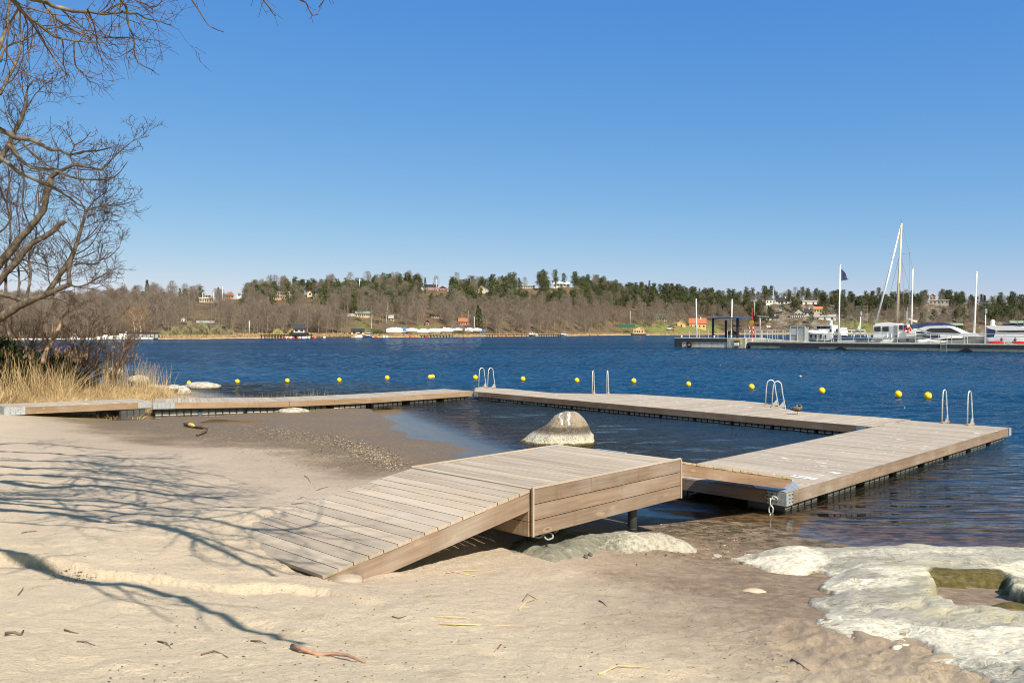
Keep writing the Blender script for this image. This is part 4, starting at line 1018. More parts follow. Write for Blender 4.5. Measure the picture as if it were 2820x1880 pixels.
for k, (pth, lab) in enumerate([([(1200,1704),(1250,1703),(1320,1706)], 'upper of two long straw stalks on the sand in front of the ramp'), ([(1210,1722),(1290,1727),(1385,1724),(1440,1727)], 'longest straw stalk lying on the sand in front of the ramp'), ([(1230,1580),(1290,1572),(1365,1570)], 'straw stalk in the small heap under the ramp'), ([(1240,1575),(1280,1583),(1312,1586)], 'short straw stalk in the small heap under the ramp'), ([(1430,1680),(1450,1660),(1480,1650)], 'bent straw on the sand right of the long stalks'), ([(1990,1434),(2020,1440),(2045,1448)], 'pale straw lying on the wet flat by the right deck'), ([(1650,1860),(1700,1842),(1790,1838)], 'pale straw at the bottom edge of the sand')]):
    twig(pth, .006, lab, None, strawm, 'straw_stalk')
# shoreline litter: shells and cut reed bits, too many to count
rs = np.random.RandomState(5); V = []; Fa = []
def scatter(n, fpx, size, lift=.004):
    for _ in range(n):
        px, py = fpx(); g = GT(px, py); s = size*rs.uniform(.4, 1.3); a = rs.uniform(0, 6.28); el_ = rs.uniform(.25, .7); h = s*rs.uniform(.05, .28)
        u = np.array([math.cos(a), math.sin(a), 0])*s; v = np.array([-math.sin(a), math.cos(a), 0])*s*el_; c = np.array([g.x, g.y, g.z+lift]); n0 = len(V)
        V.extend([c-u, c-v, c+u, c+v, c+np.array([0,0,h])]); Fa.extend([(n0,n0+1,n0+4),(n0+1,n0+2,n0+4),(n0+2,n0+3,n0+4),(n0+3,n0,n0+4)])
def band(pts, wd):
    def f():
        i = rs.randint(len(pts)-1); t = rs.rand(); a, b_ = pts[i], pts[i+1]; q = rs.randn()
        return a[0]+(b_[0]-a[0])*t+rs.randn()*20, a[1]+(b_[1]-a[1])*t+q*wd
    return f
scatter(1300, band([(350,1162),(560,1180),(800,1205),(980,1245),(1090,1290)], 12), .020)
scatter(2600, band([(680,1180),(800,1196),(930,1213),(1000,1240),(1075,1275)], 8), .027)
scatter(2200, band([(980,1230),(1040,1258),(1100,1285)], 9), .028)
scatter(400, band([(430,1170),(700,1230),(950,1290)], 12), .03)
scatter(160, band([(1700,1440),(1900,1480),(2050,1520)], 22), .022)
scatter(500, band([(1650,1560),(1900,1650),(2150,1800)], 60), .010)
V = np.array(V); c_ = MB()
def M_lit():
    n = NT('shore_litter'); r = n.geo('Random Per Island'); col = n.ramp(r, [(.0, (.05,.04,.03)), (.45, (.14,.105,.07)), (.7, (.32,.24,.15)), (1., (.56,.46,.33))], 'LINEAR'); return n.done(n.pbsdf(col, .8))
tag(numesh('shoreline_litter', V, Fa, M_lit(), smooth=False), kind='stuff')
V, Fa = [], []
def dark(): return rs.uniform(1720, 2330), rs.uniform(1435, 1535)
scatter(450, lambda: (rs.uniform(1740, 2100)+rs.randn()*40, 1440+abs(rs.randn())*45), .019)
scatter(1500, band([(680,1183),(800,1198),(930,1215),(1000,1243),(1075,1278)], 9), .022); scatter(900, band([(420,1168),(600,1190),(800,1225),(960,1262)], 10), .018); scatter(300, lambda: (rs.uniform(640, 1130), rs.uniform(1190, 1300)), .016)
scatter(900, lambda: (rs.uniform(0, 1150), 1170+abs(rs.randn())*150), .012)
scatter(700, lambda: (rs.uniform(300, 2300), 1500+rs.rand()*380), .009)
scatter(420, lambda: (lambda t: (778+138*t+rs.randn()*5, 1520+66*t+abs(rs.randn())*7))(rs.rand()), .016)
scatter(120, lambda: (170+rs.rand()*80+rs.randn()*20, 1575+rs.rand()*35), .011)
M_d = M_plain('dark_weed_bits', (.035, .028, .014), .7, .4, 20)
tag(numesh('weed_litter', np.array(V), Fa, M_d, smooth=False), kind='stuff')
# ============================================================ near trees, reeds
def M_bark(name, c1, c2, c3):
    n = NT(name); p = n.geo(); f = n.noise(n.map(p, (1, 1, .5)), 9, 5, .65); g = n.noise(p, 3, 3, .6)
    col = n.ramp(n.math('ADD', n.math('MULTIPLY', f, .6), n.math('MULTIPLY', g, .4)), [(.35, c1), (.52, c2), (.7, c3)])
    return n.done(n.pbsdf(col, .9, n.bump(f, .6, .02), 0, .2))
bk1 = M_bark('lichened_bark', (.038, .032, .025), (.115, .10, .078), (.28, .27, .21))
bk2 = M_bark('alder_bark', (.04, .033, .027), (.11, .09, .07), (.26, .225, .17))
tw1 = M_bark('red_brown_twigs', (.05, .035, .03), (.13, .085, .07), (.24, .17, .13))
tw2 = M_bark('grey_brown_twigs', (.04, .031, .026), (.095, .073, .058), (.18, .145, .115))
budm = M_plain('pink_brown_buds', (.26, .12, .10), .8, .3, 30)
class Grow:
    def __init__(s, seed, rmin, bud=0.): s.rd = random.Random(seed); s.w = MB(); s.t = MB(); s.b = MB(); s.rmin = rmin; s.bud = bud; s.n = 0
    def limb(s, pts, r0, r1, kids, klen, lvl, wob=.0, n=None, droop=0.):
        """explicit limb through points, with offspring"""
        P = [Vector(p) for p in pts]; out = []
        for i in range(len(P)-1):               # Catmull-Rom
            p0, p1, p2, p3 = P[max(i-1, 0)], P[i], P[i+1], P[min(i+2, len(P)-1)]
            for k in range(3):
                t = k/3; out.append(.5*((2*p1)+(p2-p0)*t+(2*p0-5*p1+4*p2-p3)*t*t+(3*p1-p0-3*p2+p3)*t*t*t))
        out.append(P[-1]); N = len(out)
        sc_ = (out[-1]-out[0]).length*wob
        for q in out[1:-1]: q += Vector([s.rd.uniform(-1, 1)*sc_ for _ in range(3)])
        rad = [r0+(r1-r0)*(i/(N-1)) for i in range(N)]
        rad = [r*s.rd.uniform(.92, 1.1) for r in rad]
        (s.w if r0 > s.rmin*4 else s.t).tube(out, rad, 8 if r0 > .06 else 6 if r0 > .03 else 5, r=s.rd.random())
        L = sum((out[i+1]-out[i]).length for i in range(N-1))
        for k in range(kids):
            f = s.rd.uniform(.12, 1.0); i = min(int(f*(N-1)), N-2); p = out[i].lerp(out[i+1], f*(N-1)-i); d = (out[i+1]-out[i]).normalized()
            s.kid(p, d, rad[i], klen*(1.15-.5*f)*s.rd.uniform(.55, 1.2), lvl, droop)
        return out
    def kid(s, p, d, r, L, lvl, droop):
        rd = s.rd; ax = d.orthogonal().normalized(); ax.rotate(Matrix.Rotation(rd.uniform(0, 6.283), 3, d)); nd = (d*rd.uniform(.5, 1.0)+ax*rd.uniform(.5, 1.1)).normalized()
        s.branch(p, nd, L, max(min(r*.5, L*.016), s.rmin), lvl, droop)
    def branch(s, p, d, L, r, lvl, droop):
        if L < .05: return
        rd = s.rd; n = 5 if lvl >= 2 else 4 if lvl == 1 else 3; pts = [p.copy()]; q = p.copy(); d = d.copy()
        for i in range(n):
            d = (d+Vector([rd.gauss(0, .20) for _ in range(3)])+Vector((0, 0, .07-droop*.12))).normalized(); q = q+d*L/n; pts.append(q.copy())
        rad = [max(r*(1-.7*i/n), s.rmin*.65) for i in range(n+1)]
        (s.w if r > s.rmin*5 else s.t).tube(pts, rad, 5 if r > s.rmin*3 else 3, False, rd.random()); s.n += 1
        if lvl > 0:
            for k in range(rd.choice((3, 4, 5)) if lvl > 1 else rd.choice((2, 3, 4))):
                f = rd.uniform(.2, 1); i = min(int(f*n), n-1); s.kid(pts[i].lerp(pts[i+1], f*n-i), (pts[i+1]-pts[i]).normalized(), rad[i], L*rd.uniform(.35, .62), lvl-1, droop)
        elif s.bud and rd.random() < s.bud:
            c = pts[-1]; b_ = s.rmin*2.2; dd = (pts[-1]-pts[-2]).normalized(); o = dd.orthogonal().normalized()*b_*.5; e = dd.cross(o); n0 = len(s.b.v)
            s.b.v += [tuple(c-dd*b_*.8), tuple(c+o), tuple(c+e), tuple(c-o), tuple(c-e), tuple(c+dd*b_*1.6)]
            for a, b2 in ((1,2),(2,3),(3,4),(4,1)): s.b.face([n0, n0+b2, n0+a]); s.b.face([n0+5, n0+a, n0+b2])
    def finish(s, name, label, cat, loc, mw, mtw, mb=None, parts=('trunk', 'crown', 'buds')):
        loc = Vector(loc); t = thing(name, label, cat, tuple(loc)); s.w.build(parts[0], mw, t, True, loc=loc)
        if s.t.f: s.t.build(parts[1], mtw, t, True, loc=loc)
        if s.b.f and mb: s.b.build(parts[2], mb, t, loc=loc)
        return t
def PL(pts, Y, dY=0.):
    n = len(pts); return [At(px, py, Y+dY*i/max(1, n-1)) for i, (px, py) in enumerate(pts)]

# --- overhanging tree: boughs in the upper left of the view, and the boughs above that shade the sand
g = Grow(3, .0028, .75); T0 = Vector((-9.2, 5.2, 1.3)); crotch = Vector((-8.6, 5.4, 4.4)); hi = Vector((-7.9, 5.2, 7.6)); top = Vector((-6.5, 4.6, 10.5))
g.limb([T0, Vector((-9.0, 5.3, 2.6)), crotch, Vector((-8.3, 5.2, 6.2)), hi, Vector((-7.1, 4.9, 9.2)), top], .34, .12, 4, 2.5, 2)
def bough(px, Y, r0, r1, kids, klen, lvl, dY=0., join=crotch, droop=0., wob=.004, skip=False):
    P = PL(px, Y, dY); j = [join+(P[0]-join)*.0, join.lerp(P[0], .5)+Vector((0, 0, .35))] if not skip else []
    g.limb(j+P[:2], r0*1.3, r0*.8, 0, 0, 0) if not skip else None
    return g.limb(P, r0*.8, r1, kids, klen, lvl, wob, droop=droop)
bough([(-160,-60),(96,0),(154,18),(200,29),(250,36),(303,37),(357,34),(421,57),(475,70)], 8.0, .032, .004, 22, .55, 1, .6, droop=.6)
bough([(-60,-90),(35,0),(61,32),(107,68),(150,100),(205,112),(262,118)], 7.6, .030, .005, 22, .6, 1, .5, droop=.8)
g.limb(PL([(130,22),(157,54),(200,82),(250,103),(307,104),(364,105),(414,118)], 8.3, .4), .016, .004, 16, .45, 1, .003, droop=.5)
g.limb(PL([(300,-60),(332,0),(348,21),(352,64),(368,104),(370,150),(389,178),(425,196)], 7.9, .5), .014, .004, 14, .35, 1, .002, droop=.5)
g.limb(PL([(171,105),(175,140),(175,178),(186,209)], 8.4, .1), .008, .003, 8, .3, 1, .002, droop=1)
g.limb(PL([(203,110),(207,178),(225,200),(250,228)], 8.4, .1), .008, .003, 8, .3, 1, .002, droop=1)
g.limb(PL([(240,25),(262,80),(268,130),(282,170)], 8.1, .2), .009, .003, 10, .35, 1, .002, droop=1)
g.limb(PL([(360,-5),(395,10),(425,20),(445,5)], 8.1, .2), .009, .003, 10, .3, 1, .002)
g.limb(PL([(520,-30),(528,0),(545,25),(570,65),(592,80),(616,89)], 7.4, .2), .008, .003, 0, .3, 1, .001)
g.limb(PL([(700,-40),(725,0),(742,22),(750,36),(760,44)], 6.8, .2), .008, .003, 5, .18, 0, .001)
g.limb(PL([(800,-50),(822,-3),(842,8),(852,30),(862,42),(876,40)], 6.8, .2), .008, .003, 5, .16, 0, .001)
g.limb(PL([(880,-40),(892,-2),(884,12),(878,22)], 6.8, .2), .006, .003, 4, .12, 0, .001)
g.limb([crotch+Vector((.2,0,3)), At(560,-260,7.3), At(700,-40,6.8)], .05, .009, 8, .7, 1); g.limb([At(560,-260,7.3), At(520,-30,7.4)], .02, .008, 3, .4, 1)
g.limb([At(560,-260,7.3), At(700,-150,7.0), At(800,-50,6.8), At(880,-40,6.8)], .03, .006, 6, .4, 1); g.limb([At(-60,-90,7.6), At(120,-120,7.8), At(300,-60,7.9), At(360,-5,8.1)], .03, .010, 10, .5, 1)
bough([(-170,300),(0,357),(46,379),(89,386),(136,411),(157,411),(193,425),(228,418),(273,416),(310,404)], 8.6, .040, .004, 14, .42, 1, .5, droop=.1)
bough([(-150,370),(0,436),(54,475),(143,514),(178,536),(214,560),(236,570)], 9.0, .036, .006, 6, .5, 1, .4)
g.limb(PL([(21,396),(46,429),(86,461),(150,468),(200,489),(257,495),(314,489),(353,443)], 8.8, .5), .022, .004, 12, .4, 1, .003)
g.limb(PL([(61,393),(111,443),(157,468),(200,489)], 8.9, .2), .013, .005, 5, .4, 1, .002)
g.limb(PL([(36,400),(61,461),(66,514),(62,564),(83,620),(118,656)], 8.9, .3), .013, .004, 5, .35, 1, .002, droop=.8)
g.limb(PL([(0,114),(21,150),(54,193),(90,212),(132,229)], 8.8, .2), .010, .004, 7, .3, 1, .002)
g.limb(PL([(0,171),(11,136),(36,121),(64,111),(107,89),(143,86)], 8.3, .2), .014, .004, 8, .35, 1, .002)
g.limb(PL([(171,179),(175,150),(186,130),(209,115)], 8.4), .005, .003, 2, .2, 0)
g.limb(PL([(193,425),(205,400),(190,375),(182,355)], 8.9), .008, .003, 7, .2, 1); g.limb(PL([(205,400),(232,385),(250,362)], 8.9), .007, .003, 5, .18, 1)
g.limb(PL([(0,515),(18,555),(60,570)], 9.0), .010, .004, 6, .3, 1)
# shadow-casting boughs overhead, each above the ground it shades
def over(px, hts, r0, r1, kids, klen, lvl, join, zg):
    P = []
    for i, (x, y) in enumerate(px):
        z = zg[0]+(zg[1]-zg[0])*i/(len(px)-1); q = G(x, y, z); hh = (hts[0]+(hts[1]-hts[0])*i/(len(px)-1))
        P.append(q+SUN*(hh/SUN.z))
    r0 *= 1.7; r1 *= 1.9
    g.limb([join, join.lerp(P[0], .5)+Vector((0, 0, .5)), P[0]], r0*1.6, r0, 1, 1.4, 1)
    g.limb(P, r0, r1, kids, klen, lvl, .004)
over([(0,1522),(77,1540),(167,1578),(250,1593),(381,1596),(506,1626),(565,1656),(643,1709),(750,1745),(821,1793)], (5.6, 6.2), .040, .016, 9, 1.1, 1, hi, (.95, 1.1))
over([(560,1652),(600,1650),(655,1653)], (6.0, 6.1), .016, .008, 1, .4, 0, hi+Vector((3,-2,1)), (1.05, 1.05)) if False else None
over([(0,1412),(153,1415),(260,1442),(398,1461),(490,1485),(640,1540),(760,1575)], (6.6, 6.6), .045, .014, 15, 1.5, 2, hi, (.62, .8))
over([(0,1375),(122,1373),(275,1376),(398,1393),(490,1409),(581,1418),(698,1424),(800,1395),(900,1370)], (6.9, 6.4), .038, .010, 16, 1.5, 2, top, (.58, .6))
over([(0,1387),(107,1396),(214,1409),(306,1409),(398,1427),(520,1454),(612,1473),(760,1490),(860,1480)], (7.1, 6.6), .040, .010, 16, 1.5, 2, top, (.6, .7))
over([(0,1332),(122,1346),(245,1338),(398,1347),(490,1360),(609,1366)], (7.6, 7.2), .060, .022, 18, 1.8, 2, top, (.5, .5))
over([(0,1312),(138,1314),(306,1321),(398,1329),(520,1335)], (8.2, 7.6), .036, .014, 16, 1.8, 2, top, (.47, .45))
over([(0,1292),(184,1295),(337,1308),(459,1326),(600,1340)], (8.6, 7.8), .036, .012, 16, 1.8, 2, top, (.44, .42))
over([(0,1243),(122,1248),(245,1256),(367,1268),(500,1262)], (9.4, 9.0), .036, .014, 14, 1.6, 2, top, (.4, .3))
over([(0,1222),(92,1216),(214,1225),(330,1240)], (10, 9.8), .032, .014, 10, 1.6, 2, top, (.38, .3))
over([(0,1272),(184,1272),(300,1285),(450,1290),(620,1310)], (9.0, 8.6), .034, .010, 16, 1.9, 2, top, (.42, .35))
for a_, h_, r_, k_ in (([(0,1350),(160,1362),(330,1372),(520,1395),(700,1440),(830,1490)], 7.0, .022, 14), ([(0,1302),(200,1310),(380,1330),(560,1362),(720,1400)], 7.8, .020, 14), ([(0,1255),(150,1262),(330,1278),(520,1300),(680,1342)], 8.6, .020, 14),
        ([(0,1230),(180,1236),(360,1246),(560,1275)], 9.2, .018, 14), ([(0,1394),(180,1402),(380,1440),(560,1500),(720,1540),(860,1560)], 6.5, .022, 12), ([(0,1330),(240,1330),(470,1350),(640,1390),(780,1450)], 7.2, .018, 14), ([(0,1436),(90,1442),(190,1452),(330,1475)], 6.2, .014, 6), ([(0,1284),(260,1296),(450,1320),(620,1330),(760,1345)], 8.2, .016, 14)):
    over(a_, (h_, h_-.4), r_, .006, k_, 1.3, 2, top, (.5+.25*(a_[0][1] > 1340), .5+.25*(a_[-1][1] > 1400)))
print('overhanging tree', g.n, len(g.t.f), len(g.w.f))
g.finish('overhanging_tree', 'bare budding tree whose lichened boughs hang into the upper left and shade the sand', 'tree', T0, bk1, tw1, budm)

# --- leaning alder on the bank
YA = 31.0; g = Grow(11, .009); base = Vector((At(-60, 930, YA).x, YA, .45))
def al(px, r0, r1, kids, klen, lvl, dY=0., Y=YA, droop=0): return g.limb(PL(px, Y, dY), r0*.85, r1*.8, int(kids*.85), klen, lvl, .003, droop=droop)
g.limb([base, At(-40,900,YA), At(0,876,YA)], .26, .20, 0, 1, 1)
al([(0,876),(32,854),(60,838),(80,830),(105,819),(128,811),(166,793),(191,784)], .20, .10, 4, 1.6, 2)
al([(-60,800),(0,809),(41,819),(80,833)], .11, .13, 2, 1.2, 1)
al([(128,811),(140,793),(166,755),(188,723),(204,691),(217,653),(230,605),(236,583)], .13, .06, 22, 1.7, 2)
al([(191,784),(190,749),(196,715),(206,690)], .10, .08, 5, 1.2, 2)
al([(236,583),(255,573),(287,568),(338,562),(383,549)], .045, .012, 20, 1.1, 2); al([(236,583),(225,560),(210,545),(180,530)], .04, .012, 12, 1.2, 2); al([(236,583),(262,550),(290,530),(300,505)], .035, .01, 14, 1.1, 2)
al([(206,680),(240,655),(265,630),(285,600)], .035, .012, 10, 1.0, 2); al([(210,700),(245,680),(272,640),(283,615)], .03, .012, 8, 1.0, 2)
al([(205,728),(230,725),(262,728),(278,715),(300,708),(330,680)], .05, .014, 16, 1.1, 2)
al([(191,784),(215,790),(240,782),(262,770),(290,755),(308,748)], .05, .012, 18, 1.2, 2); al([(120,820),(160,822),(200,838),(246,830)], .06, .012, 10, 1.1, 2)
al([(-60,850),(0,771),(26,742),(57,707),(86,672),(121,653),(153,631),(165,617),(181,610)], .16, .09, 9, 1.6, 2)
al([(-50,790),(0,726),(32,688),(54,659),(83,628),(105,599),(121,577),(128,541),(140,506),(136,493)], .17, .11, 12, 1.8, 2)
al([(136,493),(150,480),(162,475),(200,455),(243,460),(282,464),(321,425),(370,385)], .10, .02, 24, 1.4, 2); al([(136,493),(130,510),(118,545),(114,560)], .10, .05, 3, 1.2, 2)
al([(270,463),(275,500),(270,535)], .03, .01, 8, .8, 1)
al([(-50,500),(0,440),(10,420),(21,403),(43,357),(61,321),(71,282),(73,257)], .12, .06, 22, 1.6, 2); al([(61,321),(90,270),(120,235),(150,215)], .03, .01, 14, 1.1, 2); al([(73,257),(78,240),(92,222)], .04, .02, 8, .9, 2)
al([(0,260),(20,220),(45,170),(60,110),(50,40),(40,-30)], .07, .04, 16, 1.6, 2, 2); al([(-30,180),(0,130),(20,60),(30,-20)], .10, .06, 12, 1.6, 2, 2)
al([(48,840),(52,780),(48,700),(55,640),(45,560),(60,480)], .05, .02, 24, 1.5, 2, 1.5); al([(70,830),(85,760),(80,700),(100,650),(95,590),(105,520),(125,470)], .06, .02, 26, 1.6, 2, 1)
al([(20,820),(15,740),(30,650),(20,560),(25,480),(10,400)], .06, .02, 28, 1.7, 2, 2); al([(0,640),(30,600),(25,520),(40,450)], .04, .02, 16, 1.5, 2)
al([(150,820),(135,770),(130,730),(118,690)], .03, .012, 18, 1.2, 2, 1); al([(165,790),(160,740),(150,700)], .03, .01, 14, 1.1, 2)
print('alder', g.n, len(g.t.f), len(g.w.f))
g.finish('leaning_alder', 'bare grey alder leaning out from the reed bank over the lake, one limb snapped off', 'tree', base, bk2, tw2)

# broken pale trunk leaning in the brush, and brown thicket
def thicket(name, label, cat, c, n, hts, spread, seed, mat, tw, lvl=2, rmin=.009, klen=.8, kids=7, parts=('stems', 'twigs', 'buds')):
    g = Grow(seed, rmin); c = Vector(c); rd = g.rd
    for i in range(n):
        a = rd.uniform(0, 6.28); q = c+Vector((math.cos(a)*spread[0]*.4*rd.random(), math.sin(a)*spread[1]*.4*rd.random(), -.1)); h = rd.uniform(*hts)
        e = q+Vector((math.cos(a)*spread[0]*rd.uniform(.2, .6), math.sin(a)*spread[1]*rd.uniform(.2, .6), h))
        g.limb([q, q.lerp(e, .5)+Vector((0, 0, h*.1)), e], .035, .010, kids, klen, lvl, .01)
    print(name, g.n, len(g.t.f)); return g.finish(name, label, cat, (c.x, c.y, c.z), mat, tw, parts=parts)
tw3 = M_bark('brown_thicket_twigs', (.055, .038, .028), (.13, .09, .062), (.22, .155, .11))
g = Grow(31, .009); P = PL([(118,1000),(128,965),(150,930),(165,895),(175,870),(205,835)], 32.5); g.limb(P, .10, .03, 10, 1.4, 2); g.finish('broken_stem', 'pale leaning dead stem rising from the reeds below the alder', 'tree', P[0], M_bark('pale_dead_wood', (.16,.11,.075), (.34,.24,.16), (.5,.38,.27)), tw3)
def shr(px, Y, n, hts, sp, seed, lab): thicket('bare_shrub', lab, 'shrub', (At(px, 950, Y).x, Y, .45), n, hts, sp, seed, bk2, tw3)
shr(270, 36, 24, (1.4, 3.0), (3.6, 2.4), 41, 'tangled brown shrub at the foot of the alder, nearest the lake')
shr(165, 35, 24, (1.6, 3.4), (3.4, 2.4), 42, 'dense brown shrub below the leaning alder')
shr(60, 36.5, 20, (1.6, 3.6), (3.4, 2.4), 43, 'brown shrub at the left edge behind the juniper')
shr(390, 41, 10, (.8, 1.5), (2.2, 1.6), 44, 'low thin shrub at the tip of the reed bank') if False else None
# juniper-like evergreen
def M_leaf(name, c1, c2):
    n = NT(name); r = n.geo('Random Per Island'); col = n.ramp(r, [(.0, c1), (1., c2)]); return n.done(n.pbsdf(col, .8, None, 0, .2))
def evergreen(name, label, c, rx, ry, h, n, s, seed, mat, parts=('foliage', 'stems')):
    rs = np.random.RandomState(seed); m = c; t = thing(name, label, 'shrub', tuple(c))
    nc = 26; cl = rs.randn(nc, 3)*.5; cl[:,2] = rs.rand(nc); cl[:,:2] *= (1.1-cl[:,2:3]*.7)
    k = rs.randint(nc, size=n); P = cl[k]+rs.randn(n, 3)*np.array([.16, .16, .10]); P[:,2] = np.abs(P[:,2]); P *= np.array([rx, ry, h])
    d = rs.randn(n, 3); d[:,2] = np.abs(d[:,2])+.4; d /= np.linalg.norm(d, axis=1)[:,None]; o = np.cross(d, rs.randn(n, 3)); o /= np.linalg.norm(o, axis=1)[:,None]
    L = s*rs.uniform(.6, 1.4, n)[:,None]; V = np.stack([P-o*L*.22, P+o*L*.22, P+d*L], 1).reshape(-1, 3)
    numesh(parts[0], V, np.arange(3*n).reshape(-1, 3), mat, smooth=False, parent=t)
    mb = MB()
    for i in range(8): mb.tube([(0,0,-.1), tuple(cl[i]*np.array([rx,ry,h])*.6), tuple(cl[i]*np.array([rx,ry,h]))], [.04,.03,.01], 5)
    mb.build(parts[1], bk2, t, True); return t
jm = M_leaf('dark_juniper_needles', (.012, .022, .008), (.045, .065, .02))
evergreen('juniper', 'dark green juniper beneath the leaning alder at far left', Vector((At(30, 960, 33.6).x, 33.6, .45)), 1.2, 1.0, 1.9, 9000, .16, 51, jm)
evergreen('juniper', 'smaller dark green juniper among the brown shrubs behind the reeds', Vector((At(165, 960, 34.6).x, 34.6, .45)), 1.0, .8, 1.25, 6000, .15, 52, jm)

# reeds and straw on the bank: uncountable
rs = np.random.RandomState(8)
def blades(n, fpos, hts, lean, wd, segs=3, bend=.5):
    Vs = []; Fs = []
    for _ in range(n):
        x, y = fpos(); z = gz(x, y)-.02 if y < 49 else .1
        z = max(z, -.02); h = rs.uniform(*hts); a = rs.uniform(0, 6.28); ln = rs.normal(0, lean); dx, dy = math.cos(a)*ln, math.sin(a)*ln; b_ = rs.uniform(0, bend)
        w_ = wd*rs.uniform(.6, 1.3); n0 = len(Vs)
        ux, uy = -math.sin(a+1.2), math.cos(a+1.2)
        for k in range(segs+1):
            t = k/segs; hx = (t+b_*t*t)*h*dx; hy = (t+b_*t*t)*h*dy; hz = h*(t-.35*b_*t*t)/math.sqrt(1+ln*ln*1.2)
            ww = w_*(1-.75*t)
            Vs.append((x+hx-ux*ww, y+hy-uy*ww, z+hz)); Vs.append((x+hx+ux*ww, y+hy+uy*ww, z+hz))
        for k in range(segs): Fs.append((n0+2*k, n0+2*k+1, n0+2*k+3, n0+2*k+2))
    return Vs, Fs
def M_reed(name, c):
    n = NT(name); r = n.geo('Random Per Island'); p = n.geo()
    r = n.math('ADD', n.math('MULTIPLY', r, .65), n.math('MULTIPLY', n.mr(n.noise(p, .9, 4, .65), .35, .65), .45)); col = n.ramp(r, [(.1, tuple(x*.32*k for x, k in zip(c, (1, .95, .9)))), (.45, tuple(x*.8 for x in c)), (1., tuple(min(1, x*1.4) for x in c))]); d = n.n('BsdfDiffuse'); n.link(col, d.inputs[0]); tr = n.n('BsdfTranslucent'); n.link(col, tr.inputs[0])
    m = n.n('MixShader'); m.inputs[0].default_value = .25; n.link(d.outputs[0], m.inputs[1]); n.link(tr.outputs[0], m.inputs[2]); return n.done(m.outputs[0])
def reg(x0, x1, y0, y1):
    def f():
        while 1:
            Yv = rs.uniform(y0, y1); px = rs.uniform(x0, x1); x = (px-CX)/F*Yv
            if float(sdist(np.array([x]), np.array([Yv]))[0]) > -.2: return x, Yv
    return f
allV, allF = [], []
def add(vf):
    n0 = len(allV); allV.extend(vf[0]); allF.extend([tuple(t+n0 for t in f) for f in vf[1]])
add(blades(8500, reg(-120, 470, 29.8, 37), (.22, .6), 1.3, .010, 3, 1.2))
add(blades(4500, reg(-120, 470, 29.8, 34), (.2, .5), 1.7, .012, 3, 1.2))
add(blades(420, reg(-120, 300, 31, 37), (.5, 1.0), .3, .009))
add(blades(420, reg(-120, 110, 30.5, 34), (1.0, 1.8), .16, .011))
add(blades(420, reg(90, 200, 31, 34), (1.0, 1.8), .5, .010, 3, .8))
add(blades(420, reg(280, 430, 33, 40), (.8, 1.7), .14, .006))
add(blades(160, reg(380, 470, 35, 39), (.5, 1.5), .14, .006))
def gapb():
    px = rs.uniform(-60, 400); Yv = rs.uniform(28.2, 29.8); return (px-CX)/F*Yv, Yv
add(blades(2600, reg(-700, -120, 29, 38), (.25, .8), 1.2, .011, 3, 1.))
add(blades(1100, gapb, (.08, .25), 1.5, .008))
tag(numesh('dry_reeds', np.array(allV), allF, M_reed('dry_reed_straw', (.54, .405, .225)), smooth=False), kind='stuff')
def inwater():
    px = rs.uniform(470, 900)+rs.randn()*15; t = (px-470)/430; Yv = rs.uniform(32.5+t*5, 34.5+t*5); return (px-CX)/F*Yv, Yv
vf = blades(420, inwater, (.12, .42), .25, .006)
def heads():
    m = []
    return m
tag(numesh('sparse_water_reeds', np.array(vf[0]), vf[1], M_reed('grey_reed', (.30, .23, .15)), smooth=False), kind='stuff')
# reed plumes
Vs, Fs = [], []
for _ in range(240):
    px = rs.choice([rs.uniform(290, 400), rs.uniform(-60, 110), rs.uniform(150, 240)]); Yv = rs.uniform(33, 39) if px > 280 else rs.uniform(31, 34); x = (px-CX)/F*Yv; z = .4+(rs.uniform(1.1, 1.9) if px > 280 else rs.uniform(1.3, 1.9))
    for k in range(6):
        a = rs.uniform(0, 6.28); l = .08; n0 = len(Vs); Vs += [(x+rs.normal(0,.02), Yv, z+k*.02), (x+math.cos(a)*.035, Yv+math.sin(a)*.035, z+k*.025+.03), (x+.02, Yv, z+k*.02+.09)]; Fs.append((n0, n0+1, n0+2))
tag(numesh('reed_plumes', np.array(Vs), Fs, M_reed('brown_reed_plume', (.25, .17, .10)), smooth=False), kind='stuff')
# ============================================================ far shore
_sx = [-1500, 0, 450, 830, 1250, 1550, 1700, 2000, 2300, 2820, 4300]; _sy = [936, 936, 933.5, 930, 927, 924.8, 922.6, 921, 921.3, 921.8, 923]
def shoreY(px): return F*H/(np.interp(px, _sx, _sy)-HZ)
_tx = [-1500, 0, 300, 560, 780, 900, 1168, 1330, 1450, 1560, 1700, 1850, 2000, 2140, 2300, 2450, 2580, 2700, 2820, 4300]
_ty = [862, 856, 848, 834, 816, 808, 802, 801, 795, 791, 812, 822, 828, 826, 832, 836, 833, 842, 850, 850]
TT = 150.
def hillz(px, t):
    Ys = shoreY(px); zt = H+(HZ-np.interp(px, _tx, _ty))/F*(Ys+TT)
    s = np.clip((np.asarray(t, float)-6)/(TT-6), 0, 1); pw = np.interp(px, [600, 1100, 1700, 2050, 2150, 2820], [1.25, 1.1, 1.25, 1.0, .8, .85])
    z = .35+(zt-.35)*s**pw
    z = np.where(np.asarray(t) < 0, .35+np.asarray(t)*.12, z)
    z = z+np.where(np.asarray(t) > TT, -(np.asarray(t)-TT)*.03, 0)
    return z
def hillpt(px, t):
    Y = float(shoreY(px))+t; return Vector(((px-CX)/F*Y, Y, float(hillz(px, t))))
def hitT(px, py):
    for t in np.arange(2, 190, 1.):
        p = hillpt(px, t)
        if proj(p)[1] <= py: return t
    return 175.
